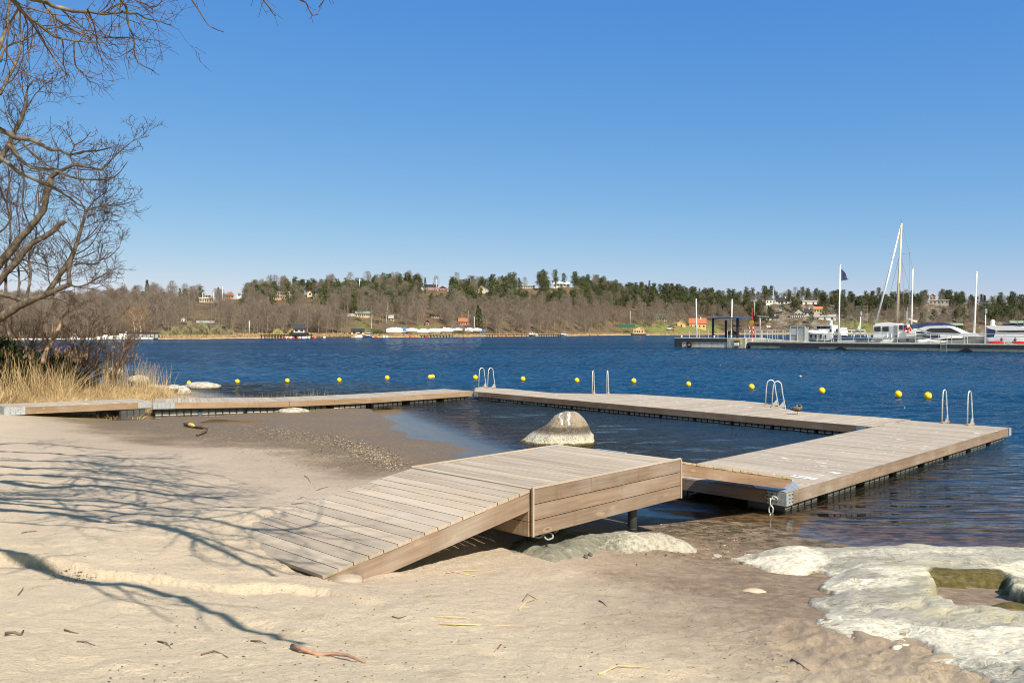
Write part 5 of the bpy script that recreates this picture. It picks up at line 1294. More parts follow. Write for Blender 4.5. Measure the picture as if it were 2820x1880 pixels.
pxs = np.r_[np.linspace(-1500, -100, 20)[:-1], np.linspace(-100, 2920, 420), np.linspace(2920, 4300, 20)[1:]]
ts = np.r_[-25, -10, -3, np.linspace(-1, 20, 22), np.linspace(22, 200, 60), 260, 400, 800]
PX, T_ = np.meshgrid(pxs, ts); Yv = shoreY(PX)+T_; Xv = (PX-CX)/F*Yv; Zv = hillz(PX, T_)
amp = sst(5, 40, T_)*(1-sst(150, 170, T_)*.5)
rk = sst(1950, 2150, PX)
Zv = Zv+fbm(Xv*.03, Yv*.03, 4, 200)*3.5*amp+fbm(Xv*.15, Yv*.15, 3, 210)*2.2*amp*rk+np.abs(fbm(Xv*.3, Yv*.3, 2, 214))*1.5*amp*rk
Zv = np.where(T_ > 300, Zv-10, Zv)
def M_hill():
    n = NT('hillside'); p = n.geo(); f = n.noise(p, .08, 5, .6); g = n.noise(p, .6, 4, .6); hh = n.attr('hgt'); rk_ = n.attr('rocky')
    col = n.ramp(n.math('ADD', n.math('MULTIPLY', f, .6), n.math('MULTIPLY', g, .4)), [(.32, (.055, .04, .027)), (.47, (.105, .075, .048)), (.55, (.14, .10, .06)), (.64, (.08, .085, .033)), (.75, (.10, .075, .048))])
    rc = n.ramp(g, [(.3, (.09, .08, .07)), (.55, (.18, .165, .15)), (.75, (.26, .235, .21))])
    m = n.math('MULTIPLY', rk_, n.mr(n.math('ADD', n.noise(p, .12, 4, .65), n.math('MULTIPLY', n.math('SUBTRACT', g, .5), .3)), .50, .56))
    col = n.mix(m, col, rc)
    gr = n.math('MULTIPLY', n.attr('grass'), n.mr(f, .3, .5)); col = n.mix(gr, col, n.ramp(g, [(.3, (.10, .12, .035)), (.7, (.20, .19, .07))]))
    col = n.mix(n.mr(hh, 3.5, .5, 0, 1), col, n.ramp(g, [(.3, (.38, .27, .15)), (.7, (.52, .39, .23))]))
    return n.done(n.pbsdf(col, .95, n.bump(g, .6, .6), 0, .1))
idx = np.arange(PX.size).reshape(PX.shape); Fh = np.stack([idx[:-1,:-1], idx[:-1,1:], idx[1:,1:], idx[1:,:-1]], -1).reshape(-1, 4)
grass = np.clip(sst(1690, 1750, PX)*sst(2010, 1960, PX)*sst(6, 10, T_)*sst(60, 40, T_)+sst(960, 975, PX)*sst(1040, 1000, PX)*sst(50, 30, T_)*.8+sst(2280, 2330, PX)*sst(2480, 2400, PX)*sst(60, 40, T_)*.9+sst(1130,1150,PX)*sst(1250,1220,PX)*sst(45,30,T_)*.7, 0, 1)
ho_ = numesh('hillside', np.c_[Xv.ravel(), Yv.ravel(), Zv.ravel()], Fh, M_hill(), {'hgt': np.maximum(T_, 0).ravel()/3, 'rocky': np.maximum(rk, .15*sst(1280, 1350, PX)*sst(1500,1400,PX)).ravel(), 'grass': grass.ravel()})
tag(ho_, kind='structure')

# ------------------------------------------------------------ tree kinds
rs = np.random.RandomState(77); random.seed(77)
def M_far(name, c, var=.35):
    n = NT(name); oi = n.n('ObjectInfo'); r = n.geo('Random Per Island'); q = n.noise(n.geo(), .05, 2)
    a = tuple(x*(1-var) for x in c); b_ = tuple(min(1, x*(1+var)) for x in c)
    f = n.math('ADD', n.math('MULTIPLY', r, .35), n.math('ADD', n.math('MULTIPLY', oi.outputs['Random'], .45), n.math('MULTIPLY', q, .3)))
    return n.done(n.pbsdf(n.ramp(f, [(.15, a), (.5, c), (.95, b_)]), .9, None, 0, .1))
farw = [M_far('grey_brown_far_twigs', (.175, .145, .118)), M_far('mauve_far_twigs', (.17, .135, .115)), M_far('ochre_far_twigs', (.22, .15, .09))]
fark = M_far('far_trunk_bark', (.20, .165, .13)); farp = [M_far('far_pine_needles', (.082, .098, .046), .5), M_far('far_spruce_needles', (.055, .070, .036), .4)]
farpt = M_far('far_pine_bark', (.22, .12, .07)); birchm = M_far('far_birch_bark', (.48, .44, .38), .2)
def tris(P, d, L, w_):
    n = len(P); o = np.cross(d, rs.randn(n, 3)); o /= np.linalg.norm(o, axis=1)[:,None]+1e-9
    return np.stack([P-o*w_, P+o*w_, P+d*L], 1).reshape(-1, 3)
def bare_mesh(h, cr, n, slim=1.):
    """crown of fine ascending twigs on ascending limbs"""
    t = rs.rand(n)**.7; z = h*(.22+.74*t); a = rs.rand(n)*6.283; prof_ = np.sin(np.clip((z/h-.14)/.88, 0, 1)*math.pi)**.65
    r = cr*prof_*rs.rand(n)**.55*slim; nx_ = 6; lobe = 1+.28*np.sin(a*3+rs.rand()*6)+.18*np.sin(a*5+z)
    r = r*lobe; P = np.c_[r*np.cos(a), r*np.sin(a), z]
    d = np.c_[np.cos(a)*.55, np.sin(a)*.55, np.full(n, 1.)]+rs.randn(n, 3)*.35; d /= np.linalg.norm(d, axis=1)[:,None]
    return tris(P, d, rs.uniform(.7, 1.9, n)[:,None], rs.uniform(.022, .055, n)[:,None])
def trunk_mb(h, r, limbs, cr, top=.9):
    m = MB(); k = [(0,0,-.6), (rs.randn()*.1, rs.randn()*.1, h*.3), (rs.randn()*.25, rs.randn()*.25, h*.6), (rs.randn()*.3, rs.randn()*.3, h*top)]
    m.tube(k, [r, r*.8, r*.5, r*.12], 5, False)
    for i in range(limbs):
        z = h*rs.uniform(.25, .7); a = rs.rand()*6.28; e = (math.cos(a)*cr*.7, math.sin(a)*cr*.7, min(z+h*rs.uniform(.15, .35), h*.95)); m.tube([(0,0,z), ((e[0])*.4, e[1]*.4, (z+e[2])/2), e], [r*.4, r*.28, r*.08], 4, False)
    return m
def pine_mesh(h, cr, ncl, z0=.38):
    cr *= 1.22; ncl = int(ncl*1.4); z0 *= .8
    Ps = []; ds = []
    for i in range(ncl):
        zf = z0+(1-z0)*(i/ncl)**.9; rad = cr*(1.05-.75*((zf-z0)/(1-z0))**1.6); a = rs.rand()*6.28; rr_ = rad*rs.rand()**.5; c = np.array([rr_*math.cos(a), rr_*math.sin(a), h*zf])
        k = 26; s = rs.uniform(.55, 1.05)*cr*.42; P = c+rs.randn(k, 3)*np.array([s*.55, s*.55, s*.30]); Ps.append(P); d = rs.randn(k, 3); d[:,2] += .5; ds.append(d/np.linalg.norm(d, axis=1)[:,None])
    P = np.concatenate(Ps); d = np.concatenate(ds); return tris(P, d, rs.uniform(.35, .8, len(P))[:,None], rs.uniform(.13, .30, len(P))[:,None])
def spruce_mesh(h, cr, n):
    t = rs.rand(n)**.8; z = h*(.08+.92*t); r = cr*(1-t)*rs.rand(n)**.4*(1+.25*np.sin(z*3.2))+.05; a = rs.rand(n)*6.28; P = np.c_[r*np.cos(a), r*np.sin(a), z]
    d = np.c_[np.cos(a), np.sin(a), np.full(n, -.25)]+rs.randn(n, 3)*.3; d /= np.linalg.norm(d, axis=1)[:,None]; return tris(P, d, rs.uniform(.4, .9, n)[:,None], rs.uniform(.12, .26, n)[:,None])
kinds = {}
def mk(key, V, crown_mat, tr, tr_mat):
    me = numesh('crown', V, np.arange(len(V)).reshape(-1, 3), crown_mat, smooth=False); to = tr.build('trunk', tr_mat, smooth=True)
    kinds[key] = (me.data, to.data, V, np.array(tr.v), tr.f)
    bpy.data.objects.remove(me); bpy.data.objects.remove(to)
for i in range(4): h_ = (13.5, 15, 12, 16)[i]; mk(('bare', i), bare_mesh(h_, (3.4, 3.2, 3.6, 3.0)[i], 900), farw[(0, 1, 1, 0)[i]], trunk_mb(h_, .24, 7, 3), fark)
mk(('bare', 4), bare_mesh(10, 3.4, 800), farw[2], trunk_mb(10, .18, 8, 3), birchm)
mk(('bare', 5), bare_mesh(14, 2.6, 650), farw[0], trunk_mb(14, .2, 5, 2.2), birchm)
for i in range(3): h_ = (14, 12.5, 15.5)[i]; mk(('pine', i), pine_mesh(h_, (2.9, 3.1, 2.7)[i], (26, 24, 30)[i], (.40, .3, .45)[i]), farp[0], trunk_mb(h_, .24, 3, 1.5, .93), farpt)
mk(('pine', 3), spruce_mesh(15, 2.6, 900), farp[1], trunk_mb(15, .22, 0, 1, .97), farpt)
mk(('pine', 4), spruce_mesh(12, 2.2, 700), farp[1], trunk_mb(12, .2, 0, 1, .97), farpt)
clear = []                      # windows of the hillside kept open for buildings: (px0, px1, py0, py1, distance)
far_objs = []
# ------------------------------------------------------------ buildings
def house(label, px0, px1, ptop, pbase, wall, roof, kind='gable', side=0, wfrac=.62, windows=(4, 1), name='house', group=None, t=None, ext=None, keep=True, chim=False, rz=None, wcol='glass', cat='house', foot=2.5):
    """kind: gable (ridge across the view), front (gable end towards the lake), flat"""
    pc = (px0+px1)/2; tt = hitT(pc, pbase) if t is None else t; Y = float(shoreY(pc))+tt; c = At(pc, pbase, Y); Wd = (px1-px0)/F*Y; Hh = (pbase-ptop)/F*Y; D = ext or max(4, min(Wd*.7, 9))
    rz = -math.atan2(c.x, c.y)*1.0 if rz is None else rz
    o = thing(name, label, cat, (c.x, c.y, c.z), rz, group)
    hw = Hh*wfrac if kind != 'flat' else Hh*.88; m = MB(); w2 = Wd/2*.94; m.box(-w2, w2, 0, D, -foot, hw)
    if kind == 'front': n0 = len(m.v); m.v += [(-w2,0,hw),(w2,0,hw),(0,0,Hh*.96),(-w2,D,hw),(w2,D,hw),(0,D,Hh*.96)]; m.face([n0,n0+1,n0+2]); m.face([n0+5,n0+4,n0+3]); m.face([n0+2,n0+1,n0+4,n0+5]); m.face([n0,n0+2,n0+5,n0+3])
    if kind == 'gable': n0 = len(m.v); m.v += [(-w2,0,hw),(-w2,D,hw),(-w2,D/2,Hh*.96),(w2,0,hw),(w2,D,hw),(w2,D/2,Hh*.96)]; m.face([n0,n0+2,n0+1]); m.face([n0+3,n0+4,n0+5])
    m.build('wall', mt[wall], o)
    m = MB(); W2 = Wd/2; th_ = .22
    if kind == 'gable': m.obox((0, D*.25-.15, (hw+Hh)/2-.05), (W2, 0, 0), (0, D*.25+.25, (Hh-hw)/2+.1), (0, -.05, .08)); m.obox((0, D*.75+.15, (hw+Hh)/2-.05), (W2, 0, 0), (0, D*.25+.25, -(Hh-hw)/2-.1), (0, .05, .08))
    elif kind == 'front': m.obox((-W2/2, D/2, (hw+Hh)/2), (0, D/2+.4, 0), (W2/2+.05, 0, (Hh-hw)/2), (-.05, 0, .1)); m.obox((W2/2, D/2, (hw+Hh)/2), (0, D/2+.4, 0), (W2/2+.05, 0, -(Hh-hw)/2), (.05, 0, .1))
    else: m.box(-W2-.1, W2+.1, -.4, D+.3, hw+.01, Hh)
    ro = m.build('roof', mt[roof], o)
    if chim: m = MB(); m.box(W2*.3, W2*.3+.7, D*.4, D*.4+.7, Hh*.8, Hh+.9); m.build('chimney', mt['white_w'] if chim is True else mt[chim], ro)
    nc, nrw = windows
    for j in range(nrw):
        for i in range(nc):
            x = -w2+(i+.5)*2*w2/nc; zz = hw*(j+.55)/nrw; ww = min(.62, w2/nc*.62); wh = min(.75, hw/nrw*.30)
            m = MB(); m.box(x-ww-.12, x+ww+.12, -.05, 0.02, zz-wh-.12, zz+wh+.12); f_ = m.build('window', mt['greyc' if wall == 'black' else 'white_w' if wall not in ('white_w',) else 'grey_w'], o)
            m = MB(); m.box(x-ww, x+ww, -.075, -.052, zz-wh, zz+wh); m.build('pane', mt[wcol], f_)
    if keep: clear.append((px0-3, px1+3, ptop-2, pbase+3, Y))
    return o
house('white modern house with dark gabled roof high on the right-hand rocks', 2136, 2175, 819, 838, 'white_w', 'roof_k', 'gable', wfrac=.45, windows=(2, 1), chim=True)
house('low white wing with flat roof and balcony beside the dark-roofed hilltop house', 2109, 2136, 823, 838, 'white_w', 'roof_k', 'flat', windows=(3, 1))
house('white flat-roofed villa on the rock ledge behind the steel cabinet', 2210, 2250, 828, 841, 'white_w', 'paintw', 'flat', windows=(2, 1))
house('small white cottage with black roof above the lifebuoy', 2110, 2145, 869, 883, 'white_w', 'roof_k', 'gable', wfrac=.55, windows=(3, 1), chim=True)
house('big pale grey villa with glazed veranda on the right-hand slope', 2188, 2214, 849, 878, 'grey_w', 'roof_k', 'front', wfrac=.6, windows=(3, 2), chim=False)
house('white wing with black hipped roof joined to the pale grey villa', 2214, 2234, 850, 878, 'white_w', 'roof_k', 'gable', windows=(2, 2), chim=True)
house('low glazed veranda in front of the pale grey villa', 2176, 2216, 865, 879, 'white_w', 'roof_k', 'flat', windows=(7, 1), foot=1.5)
house('house with a bright orange roof among the pines on the right slope', 2241, 2272, 844, 862, 'cream_w', 'roof_o', 'gable', windows=(4, 1))
house('long low white house with a grey roof half hidden by a pine', 2242, 2301, 866, 883, 'white_w', 'roof_y', 'gable', windows=(3, 1))
house('small pale green shed on the rocks left of the villa', 2146, 2161, 853, 862, 'grey_w', 'roof_g', 'gable', windows=(1, 1), cat='shed', name='shed')
house('orange gabled house with green roof high among the right-hand pines', 2561, 2576, 809, 826, 'orange_w', 'roof_g', 'front', windows=(2, 1))
house('grey terrace and low building below the orange gabled house', 2560, 2611, 826, 838, 'grey_w', 'white_w', 'flat', windows=(5, 1), name='terrace_house')
house('small dark boathouse behind the motor yacht windscreen', 2618, 2650, 890, 905, 'black', 'roof_g', 'gable', windows=(1, 1), name='boathouse', cat='boathouse')
house('boathouse with a pale green roof behind the right-hand yacht', 2783, 2816, 883, 900, 'black', 'roof_g', 'gable', windows=(1, 1), name='boathouse', cat='boathouse')
house('long yellow cottage with bright red tiled roof by the far shore', 1897, 1945, 876, 906, 'yellow_w', 'roof_r', 'gable', wfrac=.5, windows=(4, 1), chim=True)
house('tan gabled wooden shed left of the red-roofed cottage', 1865, 1888, 880, 904, 'yellow_w', 'mastwood', 'front', wfrac=.55, windows=(1, 1), name='shed', cat='shed')
house('large pinkish house behind bare trees left of the tan shed', 1807, 1838, 864, 893, 'cream_w', 'roof_g', 'gable', windows=(4, 2), keep=False)
house('red timber house with white windows on the middle of the ridge', 1168, 1206, 783, 801, 'falu', 'roof_k', 'gable', wfrac=.72, windows=(6, 2), chim='falu')
house('dusky red annexe with a big gable beside the red hilltop house', 1206, 1232, 787, 801, 'falu', 'roof_y', 'front', wfrac=.45, windows=(3, 1))
house('beige gabled house among the pines on the ridge', 1315, 1338, 786, 802, 'cream_w', 'roof_y', 'front', wfrac=.5, windows=(1, 1))
house('long white house on the ridge above the dark pines', 1427, 1474, 783, 794, 'white_w', 'roof_y', 'gable', wfrac=.62, windows=(7, 1))
house('white house on the ridge partly behind a spreading pine', 1523, 1570, 776, 789, 'white_w', 'white_w', 'gable', wfrac=.55, windows=(5, 1))
house('cream house with a black roof at the left end of the ridge pines', 862, 899, 798, 822, 'cream_w', 'roof_k', 'gable', wfrac=.68, windows=(5, 2))
house('small cream gabled annexe beside the black-roofed cream house', 846, 861, 799, 815, 'cream_w', 'roof_r', 'front', windows=(1, 1))
house('orange villa with a flat grey roof on the left ridge', 757, 798, 802, 823, 'orange_w', 'roof_y', 'flat', windows=(6, 2), wcol='roof_k')
house('white low building beside the orange villa', 746, 760, 815, 824, 'white_w', 'roof_y', 'flat', windows=(2, 1))
house('yellow mansion with a white glazed veranda and turret on the left hillside', 549, 588, 820, 834, 'yellow_w', 'white_w', 'flat', windows=(8, 1))
house('square white turret on top of the yellow mansion', 566, 580, 807, 821, 'white_w', 'roof_y', 'gable', windows=(3, 1), name='turret', cat='turret', foot=.3)
house('red-roofed house hidden in trees right of the yellow mansion', 622, 643, 808, 822, 'orange_w', 'roof_r', 'gable', windows=(3, 1))
house('pale gable among the trees right of the red-roofed house', 654, 664, 806, 816, 'white_w', 'roof_y', 'front', windows=(1, 1))
house('cream cottage gable in the bare wood above the grey willow thicket', 498, 514, 872, 893, 'cream_w', 'roof_y', 'front', windows=(2, 2))
house('long white low building behind the willow thicket', 542, 590, 884, 896, 'white_w', 'roof_y', 'gable', windows=(8, 1))
house('white veranda strip left of the long white low building', 492, 526, 885, 895, 'white_w', 'roof_y', 'flat', windows=(7, 1))
house('pale yellow manor block in the bare wood, centre left', 978, 1020, 857, 882, 'yellow_w', 'roof_g', 'gable', wfrac=.75, windows=(7, 2))
house('yellow house wall glimpsed through trees left of the tarpaulined boats', 1069, 1085, 868, 890, 'yellow_w', 'roof_y', 'gable', windows=(2, 2))
house('pale yellow wall behind the trees left of the manor block', 955, 978, 864, 880, 'cream_w', 'roof_y', 'gable', windows=(3, 1))
house('yellow boathouse with a black roof standing on the centre-left shore', 966, 1004, 905, 922, 'yellow_w', 'roof_k', 'gable', wfrac=.6, windows=(2, 1), t=2, name='boathouse', cat='boathouse')
house('red cottage with orange tiled roof and white window frames above the covered boats', 1262, 1288, 876, 897, 'falu', 'roof_r', 'gable', wfrac=.55, windows=(4, 1))
house('low red barn roof showing behind the covered boats', 1215, 1233, 896, 905, 'falu', 'roof_r', 'front', windows=(1, 1), name='barn', cat='barn')
house('dark red shed behind the left covered boats', 1171, 1183, 881, 897, 'falu', 'roof_k', 'front', windows=(1, 1), name='shed', cat='shed')
house('dusky house with black roof half hidden in the wood above the dark red shed', 1183, 1208, 864, 876, 'orange_w', 'roof_k', 'gable', windows=(4, 1))
house('pale blue boathouse with steep black roof standing on the far jetty', 808, 839, 892, 916, 'blue_w', 'roof_k', 'gable', wfrac=.45, windows=(2, 1), t=-3, name='boathouse', cat='boathouse', foot=0)
# things by the far water ------------------------------------------------
def sp(px, off=0., z=0.):
    Y = float(shoreY(px))+off; return Vector(((px-CX)/F*Y, Y, z))
def jetty(label, px0, px1, off, wdt=2.2, z=.75, posts=14, mat='side', dY=0.):
    a = sp(px0, off, z); b_ = sp(px1, off+dY, z); mid = (a+b_)/2; t = thing('jetty', label, 'jetty', tuple(mid)); d = (b_-a).normalized(); nn_ = Vector((-d.y, d.x, 0))
    m = MB(); m.obox(mid, (b_-a)/2, nn_*wdt/2, z1*.16); m.build('deck', mt[mat], t, loc=mid)
    m = MB()
    for i in range(posts):
        p = a.lerp(b_, (i+.5)/posts); 
        for s in (-1, 1): q = p+nn_*s*wdt*.45; m.tube([(q.x, q.y, -1), (q.x, q.y, z+(.5 if s < 0 else .1))], .16, 5)
    m.build('posts', mt['black'], t, loc=mid); return t
jetty('dark jetty under the pale blue boathouse', 722, 856, -6, 3, 1.2, 16, 'black')
jetty('dark jetty in front of the white covered boats', 1160, 1246, -6, 2, .6, 10, 'black')
jetty('long jetty with many moorings on the right of the centre shore', 1341, 1550, -9, 2, .7, 30, 'black')
jetty('low log boom running along the centre-left shore', 856, 965, -5, 1, .2, 8, 'black')
jetty('long pale floating jetty at far left in front of the black houseboat', 60, 420, -8, 2.2, .35, 14, 'paintw')
m = MB(); c = sp(820, -3, 0); m.box(c.x-3.2, c.x+3.2, c.y-1, c.y+5, 1.36, 3-(916-HZ)/F*c.y+.02); tag(m.build('boat_store', mt['black'], loc=(c.x, c.y, 0)), 'black open boat store beneath the pale blue boathouse', 'boat store')
house('black flat-roofed houseboat with glazed front at the end of the left jetty', 352, 435, 915, 934, 'black', 'black', 'flat', windows=(8, 1), wcol='greyc', t=-6, name='houseboat', cat='houseboat', foot=.0)
def small_buoy(i, px, off, mat, lab, grp): 
    c = sp(px, off, .1); m = MB(); m.ell((0,0,.1), .55, .55, .5, 10, 7); o = m.build('mooring_buoy', mt[mat], smooth=True); o.location = c; tag(o, lab, 'buoy', grp)
for i, px in enumerate([790,797,804,826,834,838,843,851,893,1057,1066]): small_buoy(i, px, -14, 'white', 'white mooring buoy off the far left-hand shore', 'white mooring buoys by the far jetties')
for i, px in enumerate([783,795,808,822,864,866,1035,1120,1130,1145,1175,1278,1625,1640,1647]): small_buoy(i, px, -15, 'red' if i % 2 == 0 else 'orange_p', 'red mooring buoy off the far shore', 'red mooring buoys by the far jetties')
for i in range(9): small_buoy(i, 1365+i*11, -13, 'orange_p', 'orange mooring buoy along the long far jetty', 'orange mooring buoys along the long jetty')

# ------------------------------------------------------------ boats
def hull(m, L, B, zs, zb=-.3, bow=.35, stern=.85, fl=.72, n=14, rake=.08):
    """hull along +x (bow at +L/2); zs = sheer height (stern, mid, bow)"""
    rings_ = []
    for i in range(n+1):
        u = i/n; x = -L/2+L*u; wv = B/2*(stern+(1-stern)*min(1, u*3)) if u < .4 else B/2*(1-((u-.4)/.6)**2.3*(.97)); zz_ = zs[0]*(1-u)**2+2*zs[1]*u*(1-u)+zs[2]*u*u
        xr = x-L*rake*(u**6); prof2 = [(0, zb), (wv*.45*(1-u*.4), zb), (wv*fl*(1-.35*u**3), zb+(zz_-zb)*.35), (wv, zz_)]
        row = []
        for (yy, z_) in prof2: f_ = (z_-zb)/(zz_-zb); row.append((xr+(x-xr)*f_ if False else x-L*rake*(u**6)*(1-f_), yy, z_))
        for (yy, z_) in prof2[::-1]: f_ = (z_-zb)/(zz_-zb); row.append((x-L*rake*(u**6)*(1-f_), -yy, z_))
        rings_.append(row)
    k = len(rings_[0]); b_ = len(m.v)
    for row in rings_: m.v += row
    for i in range(n):
        for j in range(k): j2 = (j+1) % k; m.face([b_+i*k+j, b_+(i+1)*k+j, b_+(i+1)*k+j2, b_+i*k+j2])
    m.face([b_+j for j in range(k)]); m.face([b_+n*k+j for j in range(k)][::-1])
# covered boats laid up ashore
cov = [(1065,1108,901,920,'white_t','tarpaulin-covered boat with a blue patch at the left end of the row'), (1106,1119,901,915,'blue_t','boat under a bright blue tarpaulin among the white ones'), (1119,1149,903,915,'white_t','greyish covered boat right of the blue tarpaulin'), (1150,1182,905,919,'white_t','rounded white covered boat in the middle of the row'),
       (1180,1214,904,918,'white_t','white covered boat right of the rounded one'), (1211,1248,902,917,'white_t','large white covered boat with a straight top'), (1249,1273,903,912,'white_t','low white covered boat behind a dark bush'), (1281,1303,902,915,'white_t','white covered boat left of the bare mast'), (1300,1326,903,914,'white_t','long white covered boat under the bare mast'), (1322,1334,909,916,'blue_t','small blue container at the right end of the boat row')]
for i, (x0, x1, y0, y1, mm, lab) in enumerate(cov):
    pc = (x0+x1)/2; Y = float(shoreY(pc))+9+i % 3; c = At(pc, y1, Y); L = (x1-x0)/F*Y; Hc = (y1-y0)/F*Y; t = thing('covered_boat' if i < 9 else 'container', lab, 'boat' if i < 9 else 'container', tuple(c), -.03*i, 'boats laid up under tarpaulins' if i < 9 else None)
    if i == 9: m = MB(); m.box(-L/2, L/2, 0, 2, 0, Hc*.9); m.build('body', mt['blue_t'], t); m = MB(); m.box(-L/2-.05, L/2+.05, -.05, 2.05, Hc*.9, Hc); m.build('lid', mt['white'], t); continue
    m = MB(); hull(m, L, min(3.4, L*.35), (Hc*.55, Hc*.5, Hc*.62), 0, n=10); m.build('hull', mt['white'], t, True)
    m = MB(); n0 = 10; W_ = min(3.5, L*.36); prev = None
    for k in range(n0+1):
        u = k/n0; x = -L/2*1.01+L*1.02*u; hgt = Hc*(.80+.2*math.sin(math.pi*u)+.04*math.sin(k*2.3)); wv = W_/2*(1-max(0, u-.6)**2*3.5); b_ = len(m.v)
        m.v += [(x, -wv, Hc*.32), (x, -wv*1.0, Hc*.58), (x, -wv*.35, hgt*.93), (x, 0, hgt), (x, wv*.35, hgt*.93), (x, wv, Hc*.58), (x, wv, Hc*.32)]
        if k:
            for j in range(6): m.face([b_-7+j, b_+j, b_+j+1, b_-7+j+1])
    m.face([0,1,2,3,4,5,6]); m.face([len(m.v)-7+j for j in range(7)][::-1]); m.build('tarpaulin', mt[mm], t)
    if x0 == 1106 or i == 0: pass
    clear.append((x0-2, x1+2, y0-1, y1+2, Y))
def pole(label, px, y0, y1, Y, r0, name='flagpole', mat='paintw', cat='pole', group=None, lean=0.):
    a = At(px, y1, Y); b_ = At(px+lean, y0, Y); m = MB(); m.tube([a-a, (b_-a)*.5, b_-a], [r0, r0*.8, r0*.55], 8); m.ell(tuple(b_-a), r0*1.1, r0*1.1, r0*1.1, 8, 6); o = m.build(name, mt[mat], smooth=True); o.location = a; return tag(o, label, cat, group)
def shY(px, t): return float(shoreY(px))+t
pole('bare boat mast above the far white covered boats', 1306, 872, 912, shY(1306, 9), .14, 'boat_mast', cat='mast')
pole('tall thin mast left of the bare mast at the far boat row', 1290, 856, 910, shY(1290, 9), .10, 'boat_mast', 'greyc', cat='mast')
pole('taller of two white poles in the reeds of the far left shore', 687, 883, 919, shY(687, 3), .10, 'shore_pole'); pole('thinner of two poles in the reeds of the far left shore', 684.5, 884, 917, shY(684, 4), .07, 'shore_pole', 'greyc')
pole('white flagpole left of the floating timber cabin on the far shore', 1736, 857, 893, shY(1736, 20), .10)
pole('tall flagpole in front of the white modern hilltop house', 2130, 794, 838, shY(2130, 55), .12)
pole('pole standing on the wooded ridge, left', 990, 769, 790, shY(990, 120), .2); pole('flagpole by the red hilltop house', 1202, 770, 800, shY(1202, 80), .12)
pole('thin radio mast on the ridge by the long white house', 1424, 756, 790, shY(1424, 140), .25, 'radio_mast', 'greyc'); pole('white mast rising from the wood above the left shore', 613, 790, 826, shY(613, 75), .14)
pole('flagpole left of the yellow mansion', 558, 806, 830, shY(558, 60), .10); pole('flagpole right of the yellow mansion', 588, 806, 830, shY(588, 60), .10)
pole('flagpole at the rocky shore behind the lifebuoy', 2078, 832, 870, shY(2078, 20), .14)
pole('thin mast on the grassy slope right of the white ship', 2388, 838, 900, shY(2388, 10), .10, 'boat_mast', 'mastwood', cat='mast')
# green fence, vehicles
a = At(1703, 902, shY(1703, 16)); m = MB(); Lf = 45/F*a.y; m.box(0, Lf, 0, .1, 0, 2.2); 
for i in range(8): m.box(i*Lf/7-.05, i*Lf/7+.05, -.1, 0, 0, 2.4)
o = m.build('net_fence', mt['green_net']); o.location = a; tag(o, 'green net fence behind the floating timber cabin', 'fence'); clear.append((1700, 1750, 890, 904, a.y))
def car(label, px, pb, Y, L, mm, name='parked_car', cat='car'):
    c = At(px, pb, Y); t = thing(name, label, cat, tuple(c), .1); m = MB(); m.box(-L/2, L/2, 0, 1.8, .35, 1.0); m.build('body', mt[mm], t); m = MB(); m.box(-L*.32, L*.25, .1, 1.7, 1.0, 1.55); m.build('cabin', mt['glass'], t)
    for x in (-L*.32, L*.32): m = MB(); m.tube([(x, -.05, .35), (x, .2, .35)], .35, 12); m.build('wheel', mt['rubber'], t)
car('small white car parked left of the tan shed', 1844, 907, shY(1844, 20), 4, 'white'); car('blue tractor parked beside the white car', 1850, 902, shY(1850, 26), 3.6, 'blue_t', 'tractor', 'tractor'); car('orange mower parked left of the tan shed', 1858, 908, shY(1858, 18), 3, 'orange_p', 'mower', 'mower')
clear.append((1835, 1866, 892, 910, shY(1850, 18)))
def motorboat(label, px0, px1, py, off, hm='white', name='motorboat', cab=(.35,.75), hgt=1.0, group=None, flip=1):
    pc = (px0+px1)/2; Y = float(shoreY(pc))+off; L = (px1-px0)/F*Y; c = Vector(((pc-CX)/F*Y, Y, 0)); t = thing(name, label, 'boat', tuple(c), 0 if flip > 0 else math.pi, group)
    m = MB(); hull(m, L, L*.3, (.8*hgt, .75*hgt, 1.15*hgt), -.2); m.build('hull', mt[hm], t, True)
    m = MB(); x0 = -L/2+L*cab[0]; x1 = -L/2+L*cab[1]; m.prism([(x0, -L*.1), (x1, -L*.1), (x1, L*.1), (x0, L*.1)], .6*hgt, (1.75 if hgt > 1 else 2.0)*hgt); m.build('cabin', mt['white'], t)
    for k in range(3):
        for s in (-1, 1): m = MB(); xx = x0+(k+.5)*(x1-x0)/3; yy = s*(L*.1+.02); m.box(xx-.35, xx+.35, min(yy, yy-s*.03), max(yy, yy-s*.03)+.001, 1.35*hgt, 1.85*hgt); m.build('window', mt['glass'], t)
    return t
motorboat('white cabin boat at the long far jetty', 1444, 1481, 921, -7); motorboat('dark green cabin boat at the right end of the far jetty', 1536, 1564, 922, -6, 'greyc'); motorboat('dark open motorboat beside the yellow boathouse', 1000, 1026, 928, -4, 'bluehull'); motorboat('white boat in front of the yellow boathouse', 978, 996, 928, -6)
motorboat('white motor yacht laid up behind the black houseboat', 316, 358, 920, 8, hgt=1.5); motorboat('small white boat on the left jetty behind the alder', 190, 215, 930, -2, hgt=.9); motorboat('white launch left of the laid-up yacht', 268, 312, 926, 6, hgt=1.1)
